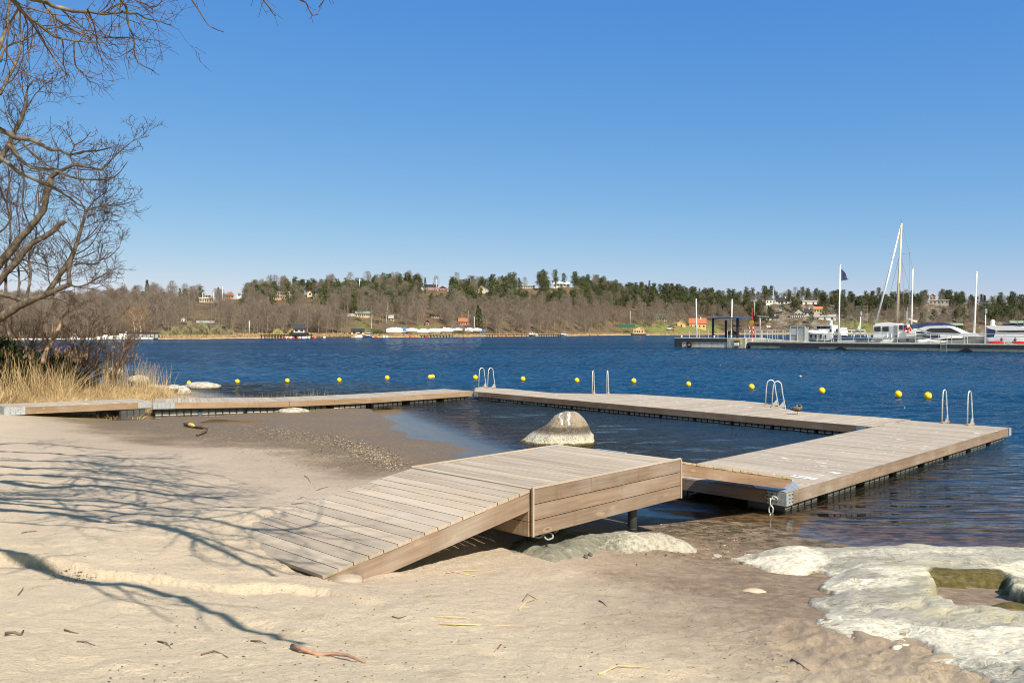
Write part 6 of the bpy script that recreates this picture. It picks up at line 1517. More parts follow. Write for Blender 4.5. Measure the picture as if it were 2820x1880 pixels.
# floating cabin
pc = 1759; Y = shY(pc, -8); c = Vector(((pc-CX)/F*Y, Y, 0)); W_ = 37/F*Y; t = thing('floating_cabin', 'floating timber cabin with gabled front on a dark raft off the far shore', 'cabin', tuple(c))
m = MB(); m.box(-W_/2, W_/2, -2, 5, .0, .9); m.build('raft', mt['black'], t); m = MB(); m.box(-W_*.4, W_*.42, 0, 4.5, .9, 3.6); n0 = len(m.v); m.v += [(-W_*.18,0,3.6),(W_*.4,0,3.6),(W_*.1,0,4.9),(-W_*.18,4.4,3.6),(W_*.4,4.4,3.6),(W_*.1,4.4,4.9)]; m.face([n0,n0+1,n0+2]); m.face([n0+1,n0+4,n0+5,n0+2]); m.face([n0,n0+2,n0+5,n0+3]); m.build('wall', mt['pine_w'], t)
m = MB(); m.obox((-W_*.06, 2.2, 4.30), (0, 2.6, 0), (W_*.17, 0, .70), (-.05, 0, .08)); m.obox((W_*.27, 2.2, 4.30), (0, 2.6, 0), (W_*.18, 0, -.70), (.05, 0, .08)); m.build('roof', mt['white_w'], t)
for x in (-W_*.28, -W_*.1, W_*.06, W_*.26): m = MB(); m.box(x-.45, x+.45, -.06, 0.01, 1.5, 2.9); m.build('window', mt['glass'], t)
m = MB(); m.box(-W_/2, W_/2, -1.95, -1.9, 1.5, 1.58)
for i in range(9): x = -W_/2+i*W_/8; m.box(x-.04, x+.04, -1.96, -1.9, .9, 1.55)
m.build('railing', mt['white'], t); clear.append((1740, 1782, 898, 925, Y))
# rocks near the right shore: pair of white chairs
for k in (0, 1):
    Y = shY(2117, 12); c = At(2114.5+k*5.5, 901, Y); m = MB(); m.box(-.5, .5, 0, .9, 0, .5); m.obox((0, .95, .75), (.5, 0, 0), (0, .12, .5), (0, -.05, .01)); o = m.build('garden_chair', mt['white']); o.location = c; tag(o, 'white garden chair, %s of a pair on the grey rock below the cottage' % ('left' if k == 0 else 'right'), 'chair', 'pair of white chairs on the rocks')

# ------------------------------------------------------------ the far wood
def spot_ok(px, top, bot, Y, wpx):
    for (a, b_, c, d, Yh) in clear:
        if Y < Yh+3 and px+wpx > a and px-wpx < b_ and top < d and bot > c: return False
    return True
items = []
def plant(px, t, kind, sc, force=False):
    p = hillpt(px, t); p.z += float(fbm(p.x*.03, p.y*.03, 4, 200))*3.5*float(sst(5, 40, t))-.3
    h = kinds[kind][2][:,2].max()*sc; wpx = 2.4*sc/p.y*F; top = HZ-(p.z+h-H)/p.y*F; bot = HZ-(p.z-H)/p.y*F
    if not force and not spot_ok(px, top, bot, p.y, wpx):
        if rs.rand() > .05: return
    items.append((p.y/h+(0 if -40 < px < 2860 else 1e6), kind, p, sc, rs.rand()*6.28))
rs2 = np.random.RandomState(5)
for k in range(2300):                          # bare wood along the shore and up the slope
    px = rs2.uniform(-120, 2060); t = 10+rs2.rand()**1.05*160
    if px < 700: t = 10+rs2.rand()*150
    if px > 820 and t > 92 and rs2.rand() < .62: continue
    if 440 < px < 700 and t < 24: continue
    if 1030 < px < 1345 and t < 24: continue
    if 1660 < px < 2000 and t < 28 and rs2.rand() < .9: continue
    plant(px, t, ('bare', int(rs2.choice([0,1,2,3,4,5], p=[.25,.22,.2,.18,.05,.10]))), rs2.uniform(.62, 1.0)*(.88 if px < 700 else .92))
for k in range(2100):
    px = rs2.uniform(640, 2060); t = 70+rs2.rand()*95
    if px > 1950: t = 35+rs2.rand()*120
    lowc = np.interp(px, [640, 850, 950, 1100, 1250, 1600, 1800, 2060], [115, 100, 72, 70, 92, 78, 95, 60])
    if t < lowc: continue
    plant(px, t, ('pine', int(rs2.choice([0,1,2,3,4], p=[.36,.32,.22,.06,.04]))), rs2.uniform(.5, .98)*(.78 if px < 1300 else .93))
for k in range(110): plant(rs2.uniform(-60, 760), 130+rs2.rand()*40, ('pine', int(rs2.choice([0,1,3,4]))), rs2.uniform(.45, .72))
for k in range(620):                           # rocky right-hand hill: pines with gaps
    px = rs2.uniform(2060, 2920); t = 30+rs2.rand()*135
    if fbm(px*.012, t*.03, 2, 300) < (-.02 if t < 100 else -.22): continue
    if t < 75 and (2330 < px < 2470 or 2470 < px < 2600 and rs2.rand() < .8) : continue
    plant(px, t, ('pine', int(rs2.choice([0,1,2,3], p=[.35,.3,.25,.10]))), rs2.uniform(.62, .95))
for k in range(560):
    px = rs2.uniform(2060, 2920); t = 15+rs2.rand()*150
    plant(px, t, ('bare', int(rs2.choice([0,1,2,4,5]))), rs2.uniform(.35, .85))
plant(2108, 32, ('pine', 1), .85, True); plant(2270, 40, ('pine', 0), 1.0, True); plant(2232, 30, ('pine', 1), .8, True); plant(2176, 18, ('bare', 2), .6, True); plant(370, 8, ('bare', 4), 1.1, True); plant(387, 9, ('bare', 4), 1.15, True); plant(1316, 14, ('pine', 3), 1.0, True); plant(1322, 16, ('pine', 4), 1.1, True)
plant(405, 150, ('pine', 3), .95, True)
for pxx in (1075, 1062, 1090, 975, 1260): plant(pxx, 12, ('bare', 0), .5, True)
for k in range(1100):                          # the wood carries on beyond both sides of the view
    px = rs2.uniform(-900, -60) if k % 2 else rs2.uniform(2860, 3900); t = 10+rs2.rand()*150
    plant(px, t, ('bare', int(rs2.choice([0,1,2,3]))) if rs2.rand() < (.85 if k % 2 else .4) else ('pine', int(rs2.choice([0,1,2]))), rs2.uniform(.55, .95))
items.sort(key=lambda q: q[0])
cnt = {'bare': 0, 'pine': 0}; rest = {}
LAB = {'bare': ('bare_tree', 'bare brown deciduous tree in the wood on the far hillside', 'bare trees on the far hillside'), 'pine': ('conifer', 'dark green conifer standing on the far hillside', 'conifers on the far hillside')}
for _, kind, p, sc, rot in items:
    k = kind[0]
    if cnt[k] < 295 and _ < 1e5:
        cnt[k] += 1; nm, lb_, gr_ = LAB[k]; r = thing(nm, lb_, 'tree', tuple(p), rot, gr_); r.scale = (sc, sc, sc)
        for nme, me in (('crown', kinds[kind][0]), ('trunk', kinds[kind][1])): o = bpy.data.objects.new(nme, me); COL.objects.link(o); o.parent = r
    else: rest.setdefault(kind, []).append((p, sc, rot))
print('trees', len(items), cnt)
def joined(name, sel, part, mat):
    Vs = []; n = 0; Fs = []
    for kd, lst in rest.items():
        if kd[0] != sel: continue
        if part == 2: base = kinds[kd][2]; f0 = np.arange(len(base)).reshape(-1, 3)
        else:
            base = kinds[kd][3]; f0 = np.array([[f[0], f[1], f[2]] for f in kinds[kd][4]]+[[f[0], f[2], f[3]] for f in kinds[kd][4]])
        for p, sc, rot in lst:
            c, s = math.cos(rot), math.sin(rot); V = base*sc; V = np.c_[V[:,0]*c-V[:,1]*s+p.x, V[:,0]*s+V[:,1]*c+p.y, V[:,2]+p.z]; Vs.append(V); Fs.append(f0+n); n += len(V)
    if Vs: return tag(numesh(name, np.concatenate(Vs), np.concatenate(Fs), mat, smooth=False), kind='stuff')
joined('far_bare_wood', 'bare', 2, farw[0]); joined('far_wood_trunks', 'bare', 3, fark); joined('far_conifer_wood', 'pine', 2, farp[0]); joined('far_conifer_trunks', 'pine', 3, farpt)
# low brush and reeds along the far water
def brush(name, n, fpx, s, mat, up=1.):
    P = []
    for _ in range(n):
        px, t, zz = fpx(); q = hillpt(px, t); P.append((q.x, q.y, q.z+zz))
    P = np.array(P); d = rs.randn(n, 3)*.35; d[:,2] = up; d /= np.linalg.norm(d, axis=1)[:,None]; V = tris(P, d, rs.uniform(.5, 1.2, n)[:,None]*s, rs.uniform(.05, .11, n)[:,None])
    return tag(numesh(name, V, np.arange(3*n).reshape(-1, 3), mat, smooth=False), kind='stuff')
def fr():
    px = rs2.uniform(440, 2060); 
    return px, rs2.uniform(-1.5, 3.5), rs2.uniform(0, .6)*(2.0 if (640 < px < 760 or 840 < px < 960) else 1)
brush('far_shore_reeds', 16000, fr, 1.0, M_reed('far_reed', (.50, .37, .21)))
def wil():
    px = 545+rs2.randn()*75; px = min(max(px, 448), 640); cc = 1-abs(px-545)/110; lob = .72+.28*math.sin(px*.16)+.1*math.sin(px*.4); return px, rs2.uniform(5, 15), rs2.rand()**.7*5.4*max(.25, cc**.5)*lob
brush('willow_thicket', 15000, wil, 1.1, M_far('willow_twigs', (.20, .19, .11)))
def wil2():
    px = rs2.uniform(742, 812); return px, rs2.uniform(3, 8), rs2.rand()*3.2*(.6+.4*math.sin(px*.15))
brush('yellow_willow_thicket', 3200, wil2, .9, M_far('yellow_willow_twigs', (.33, .29, .12)))
def under():
    px = rs2.uniform(-100, 2850); return px, rs2.uniform(10, 120), rs2.rand()**2*2.2
brush('hillside_undergrowth', 26000, under, 1.0, farw[0])
def blob(): 
    c = rs2.choice([1035, 1045, 1727, 1268, 2225, 2180, 2650]); return c+rs2.randn()*6, rs2.uniform(6, 12) if c < 2000 else rs2.uniform(12,25), rs2.rand()*2.2
brush('dark_shore_bushes', 5000, blob, .7, farp[0])
# ============================================================ long concrete dock and the boats behind it
dO = G(1862, 956.5, 0); dE = G(2820, 971.5, 0); dD = (dE-dO).normalized(); dN = Vector((-dD.y, dD.x, 0)); DA = math.atan2(dD.y, dD.x)
def dk_(px, v=0., z=0.):
    """point on the line parallel to the dock face, v metres behind it, seen in photo column px"""
    o = dO+dN*v; k = (px-CX)/F; t = (k*o.y-o.x)/(dD.x-k*dD.y); p = o+dD*t; p.z = z; return p
def dt(px, v=0.): return (dk_(px, v)-dO).dot(dD)
def zat(py, p): return H-(py-HZ)/F*p.y
def M_conc(name='dock_concrete', band=True, zt=1.15):
    n = NT(name); p = n.geo(); z = n.n('SeparateXYZ'); n.link(p, z.inputs[0]); f = n.noise(p, 1.2, 5, .65); st = n.noise(n.map(p, (1.6, 1.6, .12)), 1.5, 4, .6)
    col = n.ramp(n.math('ADD', n.math('MULTIPLY', f, .5), n.math('MULTIPLY', st, .5)), [(.3, (.26, .245, .21)), (.5, (.46, .44, .38)), (.7, (.60, .57, .50))])
    col = n.mix(n.mr(z.outputs[2], .14, .03), col, (.05, .05, .035))
    return n.done(n.pbsdf(col, .85, n.bump(f, .4, .05), 0, .2))
conc = M_conc()
dkm = M_plain('dark_fender_timber', (.030, .038, .045), .8, .35, 2)
t0_, t1_, t2_, t3_ = 0, dt(2054), dt(2063), 150.
loc = dO.copy(); loc.z = 0
dock = thing('concrete_dock', 'long low concrete dock with dark fender timber along its top, running out to the right', 'dock', tuple(dO), DA)
def lb(m, x0, x1, y0, y1, z0, z1_): m.box(x0, x1, y0, y1, z0, z1_)
m = MB(); segs = [dt(2063), dt(2316), dt(2661), t3_]
for a, b_ in zip(segs[:-1], segs[1:]): lb(m, a+.25, b_-.25, 0, 3.6, -1, 1.0)
m.build('pontoon_body', conc, dock)
m = MB(); lb(m, dt(2063)-.2, t3_, -.02, 3.7, 1.0, 1.16); m.build('deck', conc, dock)
m = MB()
for a, b_ in zip(segs[:-1], segs[1:]): lb(m, a+.0, b_-.02, -.16, -.02, .50, 1.02)
lb(m, dt(2150), dt(2256), -.18, -.021, .20, .50)
m.build('fender_timber', dkm, dock)
for px in (2316, 2661):
    m = MB(); x = dt(px); n0 = len(m.v); m.v += [(x-1.1,-.20,.0),(x+1.1,-.20,.0),(x,-.20,.62),(x-1.1,.1,.0),(x+1.1,.1,.0),(x,.1,.62)]; m.face([n0,n0+1,n0+2]); m.face([n0+5,n0+4,n0+3]); m.face([n0,n0+2,n0+5,n0+3]); m.face([n0+1,n0+4,n0+5,n0+2]); m.build('joint_fender', mt['rubber'], dock)
head = thing('pier', 'higher concrete pier head with a pale block at its right end', 'pier', tuple(dO), DA)
m = MB(); lb(m, 1.2, dt(2003), 0, 7, -1, 1.12); m.build('wall', conc, head)
m = MB(); lb(m, -.3, dt(2003), -.10, 7.2, 1.05, 1.62); lb(m, -.3, 1.2, -.1, 7.2, .1, 1.05); m.build('fender_timber', dkm, head)
m = MB(); lb(m, -.4, dt(2054), -.04, 7.3, 1.622, 1.72); m.build('deck', conc, head)
m = MB(); lb(m, dt(2003)+.01, dt(2054), -.14, 7.1, -1, 1.62); m.build('block', M_conc('pale_block_concrete'), head)
m = MB(); lb(m, dt(2054)+.02, dt(2068), .3, 3.4, .9, 1.7); m.build('end_step', M_conc('step_concrete'), head)
m = MB(); n0 = len(m.v); xa, xb = dt(2068)+.05, dt(2205); m.v += [(xa,.8,1.66),(xa,3.4,1.66),(xb,.8,1.24),(xb,3.4,1.24),(xa,.8,1.17),(xa,3.4,1.17),(xb,.8,1.17),(xb,3.4,1.17)]
for q in ((0,2,3,1),(4,5,7,6),(0,4,6,2),(1,3,7,5),(0,1,5,4),(2,6,7,3)): m.face([n0+i for i in q])
m.build('walkway_ramp', conc, dock)
# tyre, ladder stripe sign
p = dk_(1898, -.3, .62); m = MB(); m.torus((0,0,0), (0,1,0), .42, .16, 20, 8); o = m.build('tyre_fender', mt['rubber'], smooth=True); o.location = p; o.rotation_euler = (0,0,DA); tag(o, 'black tyre hanging on the face of the pier head', 'tyre')
p = dk_(2029, -.16, 0); t = thing('dock_ladder', 'yellow-edged ladder niche with black and white fender on the pale pier block', 'ladder', tuple(p), DA)
ylm = M_plain('lime_yellow_paint', (.65, .62, .08), .6); 
m = MB(); m.box(-.75, -.66, -.05, -.0, .75, 1.5); m.box(.66, .78, -.05, -.0, .55, 1.5); m.box(-.75, .78, -.05, 0, 1.5, 1.56); m.build('frame', ylm, t)
for k, (z0, z1_, c) in enumerate([(1.28,1.48,'orange_p'),(1.02,1.2,'black'),(.62,.98,'white'),(.45,.60,'white'),(.25,.42,'black')]): m = MB(); m.box(-.42, .36, -.10, -.0, z0, z1_); m.build('band', mt[c], t)
p = dk_(2598, -.2, 0); t = thing('dock_ladder', 'dark rescue ladder on the dock face in front of the motor yacht', 'ladder', tuple(p), DA); m = MB()
for x in (-.35, .35): m.tube([(x, 0, -.1), (x, 0, 1.5)], .05, 6)
for k in range(5): m.tube([(-.35, 0, .1+k*.28), (.35, 0, .1+k*.28)], .04, 6)
m.build('rails_and_rungs', mt['greyc'], t)
# railings
def railing(label, pxs_, v, zb, ht, bars=2, mat='rail', rr_=.045, name='railing'):
    P = [dk_(px, v, zb) for px in pxs_]; mid = P[0].copy(); t = thing(name, label, 'railing', tuple(mid))
    for p in P: m = MB(); m.tube([p, p+z1*ht], rr_, 6); m.build('post', mt[mat], t, loc=mid)
    m = MB()
    for k in range(bars): z_ = ht*(1-k*.45); m.tube([P[0]+z1*z_, P[-1]+z1*z_], rr_*.7, 6)
    m.build('rail', mt[mat], t, loc=mid); return t
railing('steel railing along the pier head', [1899, 1926, 1951, 1977, 2003], .6, 1.72, 1.35, 0, name='post_row')
railing('long steel railing along the front of the low dock', [2316,2351,2391,2431,2472,2520,2562,2585,2608,2621,2655,2664,2712,2766,2830], .35, 1.16, 1.35)
railing('steel railing round the walkway ramp left of the steel cabinet', [2054,2081,2097,2113,2127,2142,2156,2163], 3.5, 1.5, 1.5)
railing('steel railing in front of the steel cabinet', [2177,2196,2218,2250,2271,2290,2314], .35, 1.16, 1.35)
railing('far railing of the dock behind the white ship', [2050,2063,2080,2100,2120,2135,2158,2175], 6.5, 1.4, 1.7)
for px in (2081, 2096, 2116): p = dk_(px, .3, 1.16); m = MB(); m.tube([(0,0,0),(0,0,1.5 if px < 2110 else .4)], .05, 6); o = m.build('bollard', mt['rail']); o.location = p; tag(o, {2081:'left grey post standing at the dock front beside the pier block', 2096:'right grey post standing at the dock front beside the pier block', 2116:'short bollard on the dock front left of the cabinet'}[px], 'post')
for px, lab in ((1877, 'small bollard at the outer end of the pier head'), (1967, 'bollard by the left leg of the shelter'), (2014, 'white bollard between the shelter legs')): p = dk_(px, .5, 1.72); m = MB(); m.tube([(0,0,0),(0,0,.3),(0,0,.42)], [.14,.12,.2], 8); o = m.build('bollard', mt['white'], smooth=True); o.location = p; tag(o, lab, 'bollard')
# shelter
p = dk_(2007, 3.0, 1.72); t = thing('waiting_shelter', 'dark blue-roofed open waiting shelter on the pier head', 'shelter', tuple(p), DA)
def sx(px, v=3.0): return (dk_(px, v)-dk_(2007, v)).dot(dD)
m = MB(); x0, x1 = sx(1961), sx(2062); b_ = len(m.v); N_ = 14
for i in range(N_+1):
    x = x0+(x1-x0)*i/N_; u = i/N_; zc = 3.38+.12*math.sin(math.pi*min(1, u*1.1))+.05
    m.v += [(x, -1.6, zc-.12), (x, -1.9, zc-.02), (x, 0, zc+.16), (x, 1.9, zc-.02), (x, 1.6, zc-.12)]
    if i:
        for j in range(5): j2 = (j+1) % 5; m.face([b_+(i-1)*5+j, b_+i*5+j, b_+i*5+j2, b_+(i-1)*5+j2])
m.face([b_+j for j in range(5)][::-1]); m.face([b_+N_*5+j for j in range(5)])
m.build('roof', mt['bluehull'], t)
for px, v in ((1973,-1.2),(1990,1.2),(2007,1.2),(2023,1.2),(2040,-1.2)): m = MB(); m.box(sx(px)-.16, sx(px)+.16, v-.12, v+.12, 0, 3.5 if px in (1973, 2040) else 3.2); m.build('post', mt['black'], t)
m = MB(); m.box(sx(1990), sx(2022), .7, 1.2, .45, .55); m.box(sx(1990), sx(2022), 1.1, 1.2, .6, 1.1); m.build('bench', mt['black'], t)
m = MB(); m.box(sx(2011), sx(2020), -.2, .4, .4, 1.3); m.build('waste_bin', mt['black'], t)
m = MB(); m.box(sx(1985), sx(2020), -1.62, -1.58, 3.05, 3.18); m.build('fascia_sign', mt['mastwood'], t)
# poles and lamps
def dpole(label, px, y0, zb, v, r0, name='mast_pole', mat='paintw', px1=None, cat='pole'):
    p = dk_(px, v, zb); q = dk_(px1 or px, v); top_ = Vector((q.x, q.y, zat(y0, q))); m = MB(); m.tube([p-p, (top_-p)*.5, top_-p], [r0, r0*.85, r0*.6], 8); m.ell(tuple(top_-p), r0*.9, r0*.9, r0*.9, 8, 5); o = m.build(name, mt[mat], smooth=True); o.location = p; return tag(o, label, cat), p, top_
dpole('left white pole on the pier head', 1919, 824, 1.72, 1.0, .125, px1=1917); dpole('white pole rising behind the shelter roof', 2014, 825, 1.72, 1.6, .125, px1=2016)
fo, fp, ft = dpole('white flagpole flying the dark blue flag', 2309, 730, 1.16, 1.2, .14, 'flagpole', px1=2314); 
dpole('white pole right of the wooden mast', 2509, 740, 1.16, 9, .125, px1=2514); dpole('rightmost tall white pole behind the motor yacht', 2682, 750, 1.16, 5, .14, px1=2690)
# flag hanging
m = MB(); fw = 22/F*fp.y; fh = 33/F*fp.y; b_ = 0; NX = 10; NY = 8
for i in range(NX+1):
    for j in range(NY+1):
        u, v = i/NX, j/NY; x = u*fw*(1.0-.25*(1-v)); z = -v*fh*(1-.28*u)-u*u*fh*.62*(1-v)-u*fh*.15; y = .18*math.sin(u*7+v*2)*u
        m.v.append((x, y, z))
for i in range(NX):
    for j in range(NY): m.face([i*(NY+1)+j, (i+1)*(NY+1)+j, (i+1)*(NY+1)+j+1, i*(NY+1)+j+1])
M_fl = NT('flag_with_pale_emblem'); co = M_fl.coord('Object'); col = M_fl.mix(M_fl.mr(M_fl.noise(co, 2.6, 2), .60, .66, 0, .5), (.018, .028, .075), (.35, .38, .45))
o = m.build('flag', M_fl.done(M_fl.pbsdf(col, .8)), smooth=True); o.location = ft-z1*.6+Vector((.15, 0, 0)); tag(o, 'dark blue flag with a pale mark drooping from the white flagpole', 'flag')
def lamp(label, px, y0, v, zb, arm=0, T_head=False):
    p = dk_(px, v, zb); hgt = zat(y0, p)-zb; t = thing('lamp_post', label, 'lamp post', tuple(p), DA)
    m = MB(); m.tube([(0,0,0),(0,0,hgt)], [.09,.06], 8); m.build('post', mt['rail'], t, True)
    if T_head: m = MB(); m.tube([(0,0,hgt-.1),(0,0,hgt+.55)], .22, 8); m.build('lantern', mt['greyc'], t); m = MB(); m.box(-.75, .75, -.4, .4, hgt+1.3, hgt+1.36); m.tube([(0,0,hgt+.5),(0,0,hgt+1.3)], .05, 6); m.build('shade', mt['greyc'], t)
    else: m = MB(); m.beam((-.4, 0, hgt), (arm, 0, hgt-.15), .18, .14); m.build('lamp_arm', mt['rail'], t)
lamp('slender lamp post with a side arm left of the steel cabinet', 2093, 870, 6.8, 1.5, 1.6); lamp('lamp post with flat disc shade behind the white ship', 2370, 867, 5.5, 1.2, T_head=True); lamp('lamp post with flat disc shade by the right-hand yacht', 2714, 861, 2.0, 1.16, T_head=True)
# red and white life-buoy post
p = dk_(2071, 3.0, 1.5); t = thing('lifebuoy_post', 'red post with yellow disc and a red and white lifebuoy beside the shelter', 'lifebuoy post', tuple(p), DA); hz_ = lambda y: zat(y, p)-p.z
m = MB(); m.tube([(0,0,0),(0,0,hz_(848))], [.09,.06], 8); m.build('post', mt['red'], t)
m = MB(); m.tube([(0,-.12,hz_(888)),(0,-.18,hz_(888))], .42, 20); m.build('disc', M_plain('ochre_disc', (.50,.36,.04), .6), t)
m = MB(); m.torus((0,-.2,hz_(908)), (0,1,0), .42, .11, 24, 8); lbv = m.build('lifebuoy', mt['red'], t, True)
m = MB()
for a in (.8, 2.4, 4.0, 5.5): c = Vector((math.cos(a)*.42, -.2, hz_(908)+math.sin(a)*.42)); m.ell(tuple(c), .15, .13, .15, 10, 8)
m.build('white_band', mt['white'], lbv, True)
# steel cabinet
p = dk_(2197, 2.6, 1.16); t = thing('steel_cabinet', 'grey steel gate cabinet with louvred door on the dock', 'cabinet', tuple(p), DA); w_ = (dk_(2218, 2.6)-dk_(2178, 2.6)).dot(dD)/2; hh = zat(898, p)-p.z
m = MB(); m.box(-w_+.1, w_-.1, .0, 1.6, .05, hh-.1); m.build('body', mt['greyc'], t); m = MB()
for x in (-w_, -w_*.0, w_): m.box(x-.07, x+.07, -.12, .0, 0, hh)
m.box(-w_, w_, -.12, 0, hh-.1, hh+.02); m.build('frame', mt['rail'], t)
m = MB(); m.box(-w_+.15, -.12, -.06, -.003, hh*.45, hh*.86); m.build('mesh_panel', mt['rail'], t); m = MB()
for k in range(8): x = .14+(w_-.28)*k/8; m.box(x, x+w_*.06, -.06, -.003, .2, hh-.25)
m.build('louvre', mt['rail'], t)

def rig(px0, px1, v, label, name='boat', cat='boat', flip=False):
    a, b_ = dk_(px0, v), dk_(px1, v); c = (a+b_)/2; L = (b_-a).length; t = thing(name, label, cat, (c.x, c.y, 0), DA); 
    return t, L, c, (lambda px, vv=v: (dk_(px, vv)-c).dot(dD)), (lambda py: zat(py, c))
def panel(m, pts, y0, y1):
    """side-profile polygon in x,z extruded across y"""
    n = len(pts); ar = sum(pts[i][0]*pts[(i+1) % n][1]-pts[(i+1) % n][0]*pts[i][1] for i in range(n)); pts = pts if ar > 0 else pts[::-1]
    b_ = len(m.v); m.v += [(x, y0, z) for x, z in pts]+[(x, y1, z) for x, z in pts]; m.face([b_+i for i in range(n)]); m.face([b_+n+i for i in range(n)][::-1])
    for i in range(n): j = (i+1) % n; m.face([b_+j, b_+i, b_+n+i, b_+n+j])
# --- white ship with lifeboat
t, L, c, X_, Z_ = rig(2216, 2330, 8.5, 'old white ship with boxy wheelhouse and a white lifeboat on deck, left of the flagpole', 'ship')
m = MB(); hull(m, L, 5.2, (Z_(920), Z_(921)-.1, Z_(921)), -.3, stern=.75, rake=.03); m.build('hull', mt['greyhull'], t, True)
m = MB(); panel(m, [(X_(2232), Z_(921)), (X_(2230), Z_(930)), (X_(2245), Z_(936)), (X_(2300), Z_(937)), (X_(2308), Z_(930)), (X_(2308), Z_(918)), (X_(2240), Z_(919))], -2.62, 2.62); m.build('deckhouse', mt['white'], t)
m = MB(); panel(m, [(X_(2268), Z_(919)), (X_(2268), Z_(906)), (X_(2304), Z_(906)), (X_(2304), Z_(919))], -2.0, 2.0); m.build('upper_house', mt['white'], t)
m = MB(); panel(m, [(X_(2259), Z_(907.5)), (X_(2262), Z_(896)), (X_(2301), Z_(895)), (X_(2303), Z_(907))], -1.7, 1.7); wh_ = m.build('wheelhouse', mt['greyhull'], t)
for px in (2266, 2277.5, 2286, 2293): m = MB(); m.box(X_(px)-.32, X_(px)+.32, -1.76, -1.705, Z_(905.5), Z_(898)); m.build('window', mt['glass'], wh_)
m = MB(); panel(m, [(X_(2311), Z_(925)), (X_(2311), Z_(903)), (X_(2324), Z_(903)), (X_(2324), Z_(925))], -1.4, 1.4); m.build('aft_house', mt['white'], t)
for px in (2251.5, 2264.5, 2278, 2290): m = MB(); m.box(X_(px)-.16, X_(px)+.16, -2.68, -2.625, Z_(931.5), Z_(922)); m.build('porthole', mt['black'], t)
for px, y in ((2301, 910), (2314, 910)): m = MB(); m.box(X_(px)-.14, X_(px)+.14, -2.1 if px < 2310 else -1.46, -2.005 if px < 2310 else -1.405, Z_(914), Z_(906)); m.build('door', mt['glass'], t)
m = MB(); m.tube([(X_(2288), 0, Z_(895)), (X_(2288), 0, Z_(884))], .28, 10); m.build('funnel', mt['white'], t); m = MB(); m.tube([(X_(2288), 0, Z_(890)), (X_(2288), 0, Z_(886))], .30, 10); m.build('funnel_band', mt['blue_w'], t)
m = MB()
for x in (2324, 2343, 2355, 2362, 2378, 2391): m.tube([(X_(x), -1.5, Z_(925)), (X_(x), -1.5, Z_(908.5))], .07, 6)
for y in (908.5, 917): m.tube([(X_(2322), -1.5, Z_(y)), (X_(2391), -1.5, Z_(y))], .07, 6)
m.build('aft_railing', mt['white'], t)
t2, L2, c2, X2, Z2 = rig(2221, 2272, 6.2, 'white upturned-looking lifeboat stowed along the side of the old white ship', 'lifeboat'); m = MB(); pts = []
for i in range(13):
    u = i/12; zc = Z2(919); hgt = (Z2(906.5)-zc)*(math.sin(math.pi*min(1, .12+u*.9))**.5)*(1-.45*u); pts.append((u, hgt))
NP = 9; b_ = 0
for u, hg in pts:
    x = -L2/2+L2*u; wv = .9*math.sin(math.pi*min(.97, max(.04, u)))**.5
    for k in range(NP): a = math.pi*k/(NP-1); m.v.append((x, -math.cos(a)*wv, Z2(919)+math.sin(a)*hg))
for i in range(12):
    for k in range(NP-1): m.face([i*NP+k, (i+1)*NP+k, (i+1)*NP+k+1, i*NP+k+1])
    m.face([i*NP, i*NP+NP-1, (i+1)*NP+NP-1, (i+1)*NP])
m.face(list(range(NP))); m.face([12*NP+k for k in range(NP)][::-1]); m.build('hull', mt['white'], t2, True); m = MB(); m.box(-L2/2+.3, L2/2-.3, -.95, -.88, Z2(919.5), Z2(918.3)); m.build('gunwale', mt['greyc'], t2)
# small green pennant
p = dk_(2366, 7, Z_(915)); m = MB(); m.tube([(0,0,0),(.25,0,2.0)], .03, 5); o = m.build('pennant_staff', mt['paintw']); o.location = p; tag(o, 'slanting staff carrying the small green pennant on the ship rail', 'staff')
m = MB(); panel(m, [(.0, .4), (.1, 1.6), (.22, 1.9), (-.1, 1.1), (-.35, .45)], -.02, .02); o = m.build('pennant', M_plain('pale_green_cloth', (.42,.55,.30), .8)); o.location = p+Vector((.0,-.1,.1)); tag(o, 'small pale green pennant on the ship rail', 'pennant')
# --- workboat
t, L, c, X_, Z_ = rig(2312, 2552, 5.6, 'grey and white workboat with a long cabin and raked windscreen, centre of the dock', 'workboat')
m = MB(); hull(m, L, 4.6, (Z_(936), Z_(937), Z_(925)), -.3, stern=.7); m.build('hull', mt['greyhull'], t, True)
m = MB(); panel(m, [(X_(2313), Z_(922)), (X_(2313), Z_(938)), (X_(2415), Z_(935)), (X_(2415), Z_(931)), (X_(2366), Z_(932)), (X_(2345), Z_(923))], -2.5, -2.3); m.build('bulwark', mt['bluehull'], t)
m = MB(); panel(m, [(X_(2366), Z_(931)), (X_(2450), Z_(931)), (X_(2552), Z_(924)), (X_(2552), Z_(927)), (X_(2450), Z_(934)), (X_(2366), Z_(935))], -2.35, -2.25); m.build('rubbing_strake', mt['greyc'], t)
m = MB(); panel(m, [(X_(2417), Z_(932)), (X_(2417), Z_(896.5)), (X_(2420), Z_(894.5)), (X_(2484), Z_(895)), (X_(2484), Z_(932))], -1.9, 1.9); cb = m.build('cabin', mt['white'], t)
m = MB(); panel(m, [(X_(2420), Z_(894.6)), (X_(2422), Z_(890.5)), (X_(2440), Z_(888.5)), (X_(2475), Z_(891)), (X_(2486), Z_(894.6))], -1.7, 1.7); m.build('cabin_roof', mt['white'], cb, False)
for a, b2 in ((2420, 2437), (2442, 2459)): m = MB(); panel(m, [(X_(a), Z_(912.5)), (X_(a), Z_(900)), (X_(b2), Z_(899)), (X_(b2), Z_(912.5))], -1.97, -1.905); m.build('window', mt['glass'], cb)
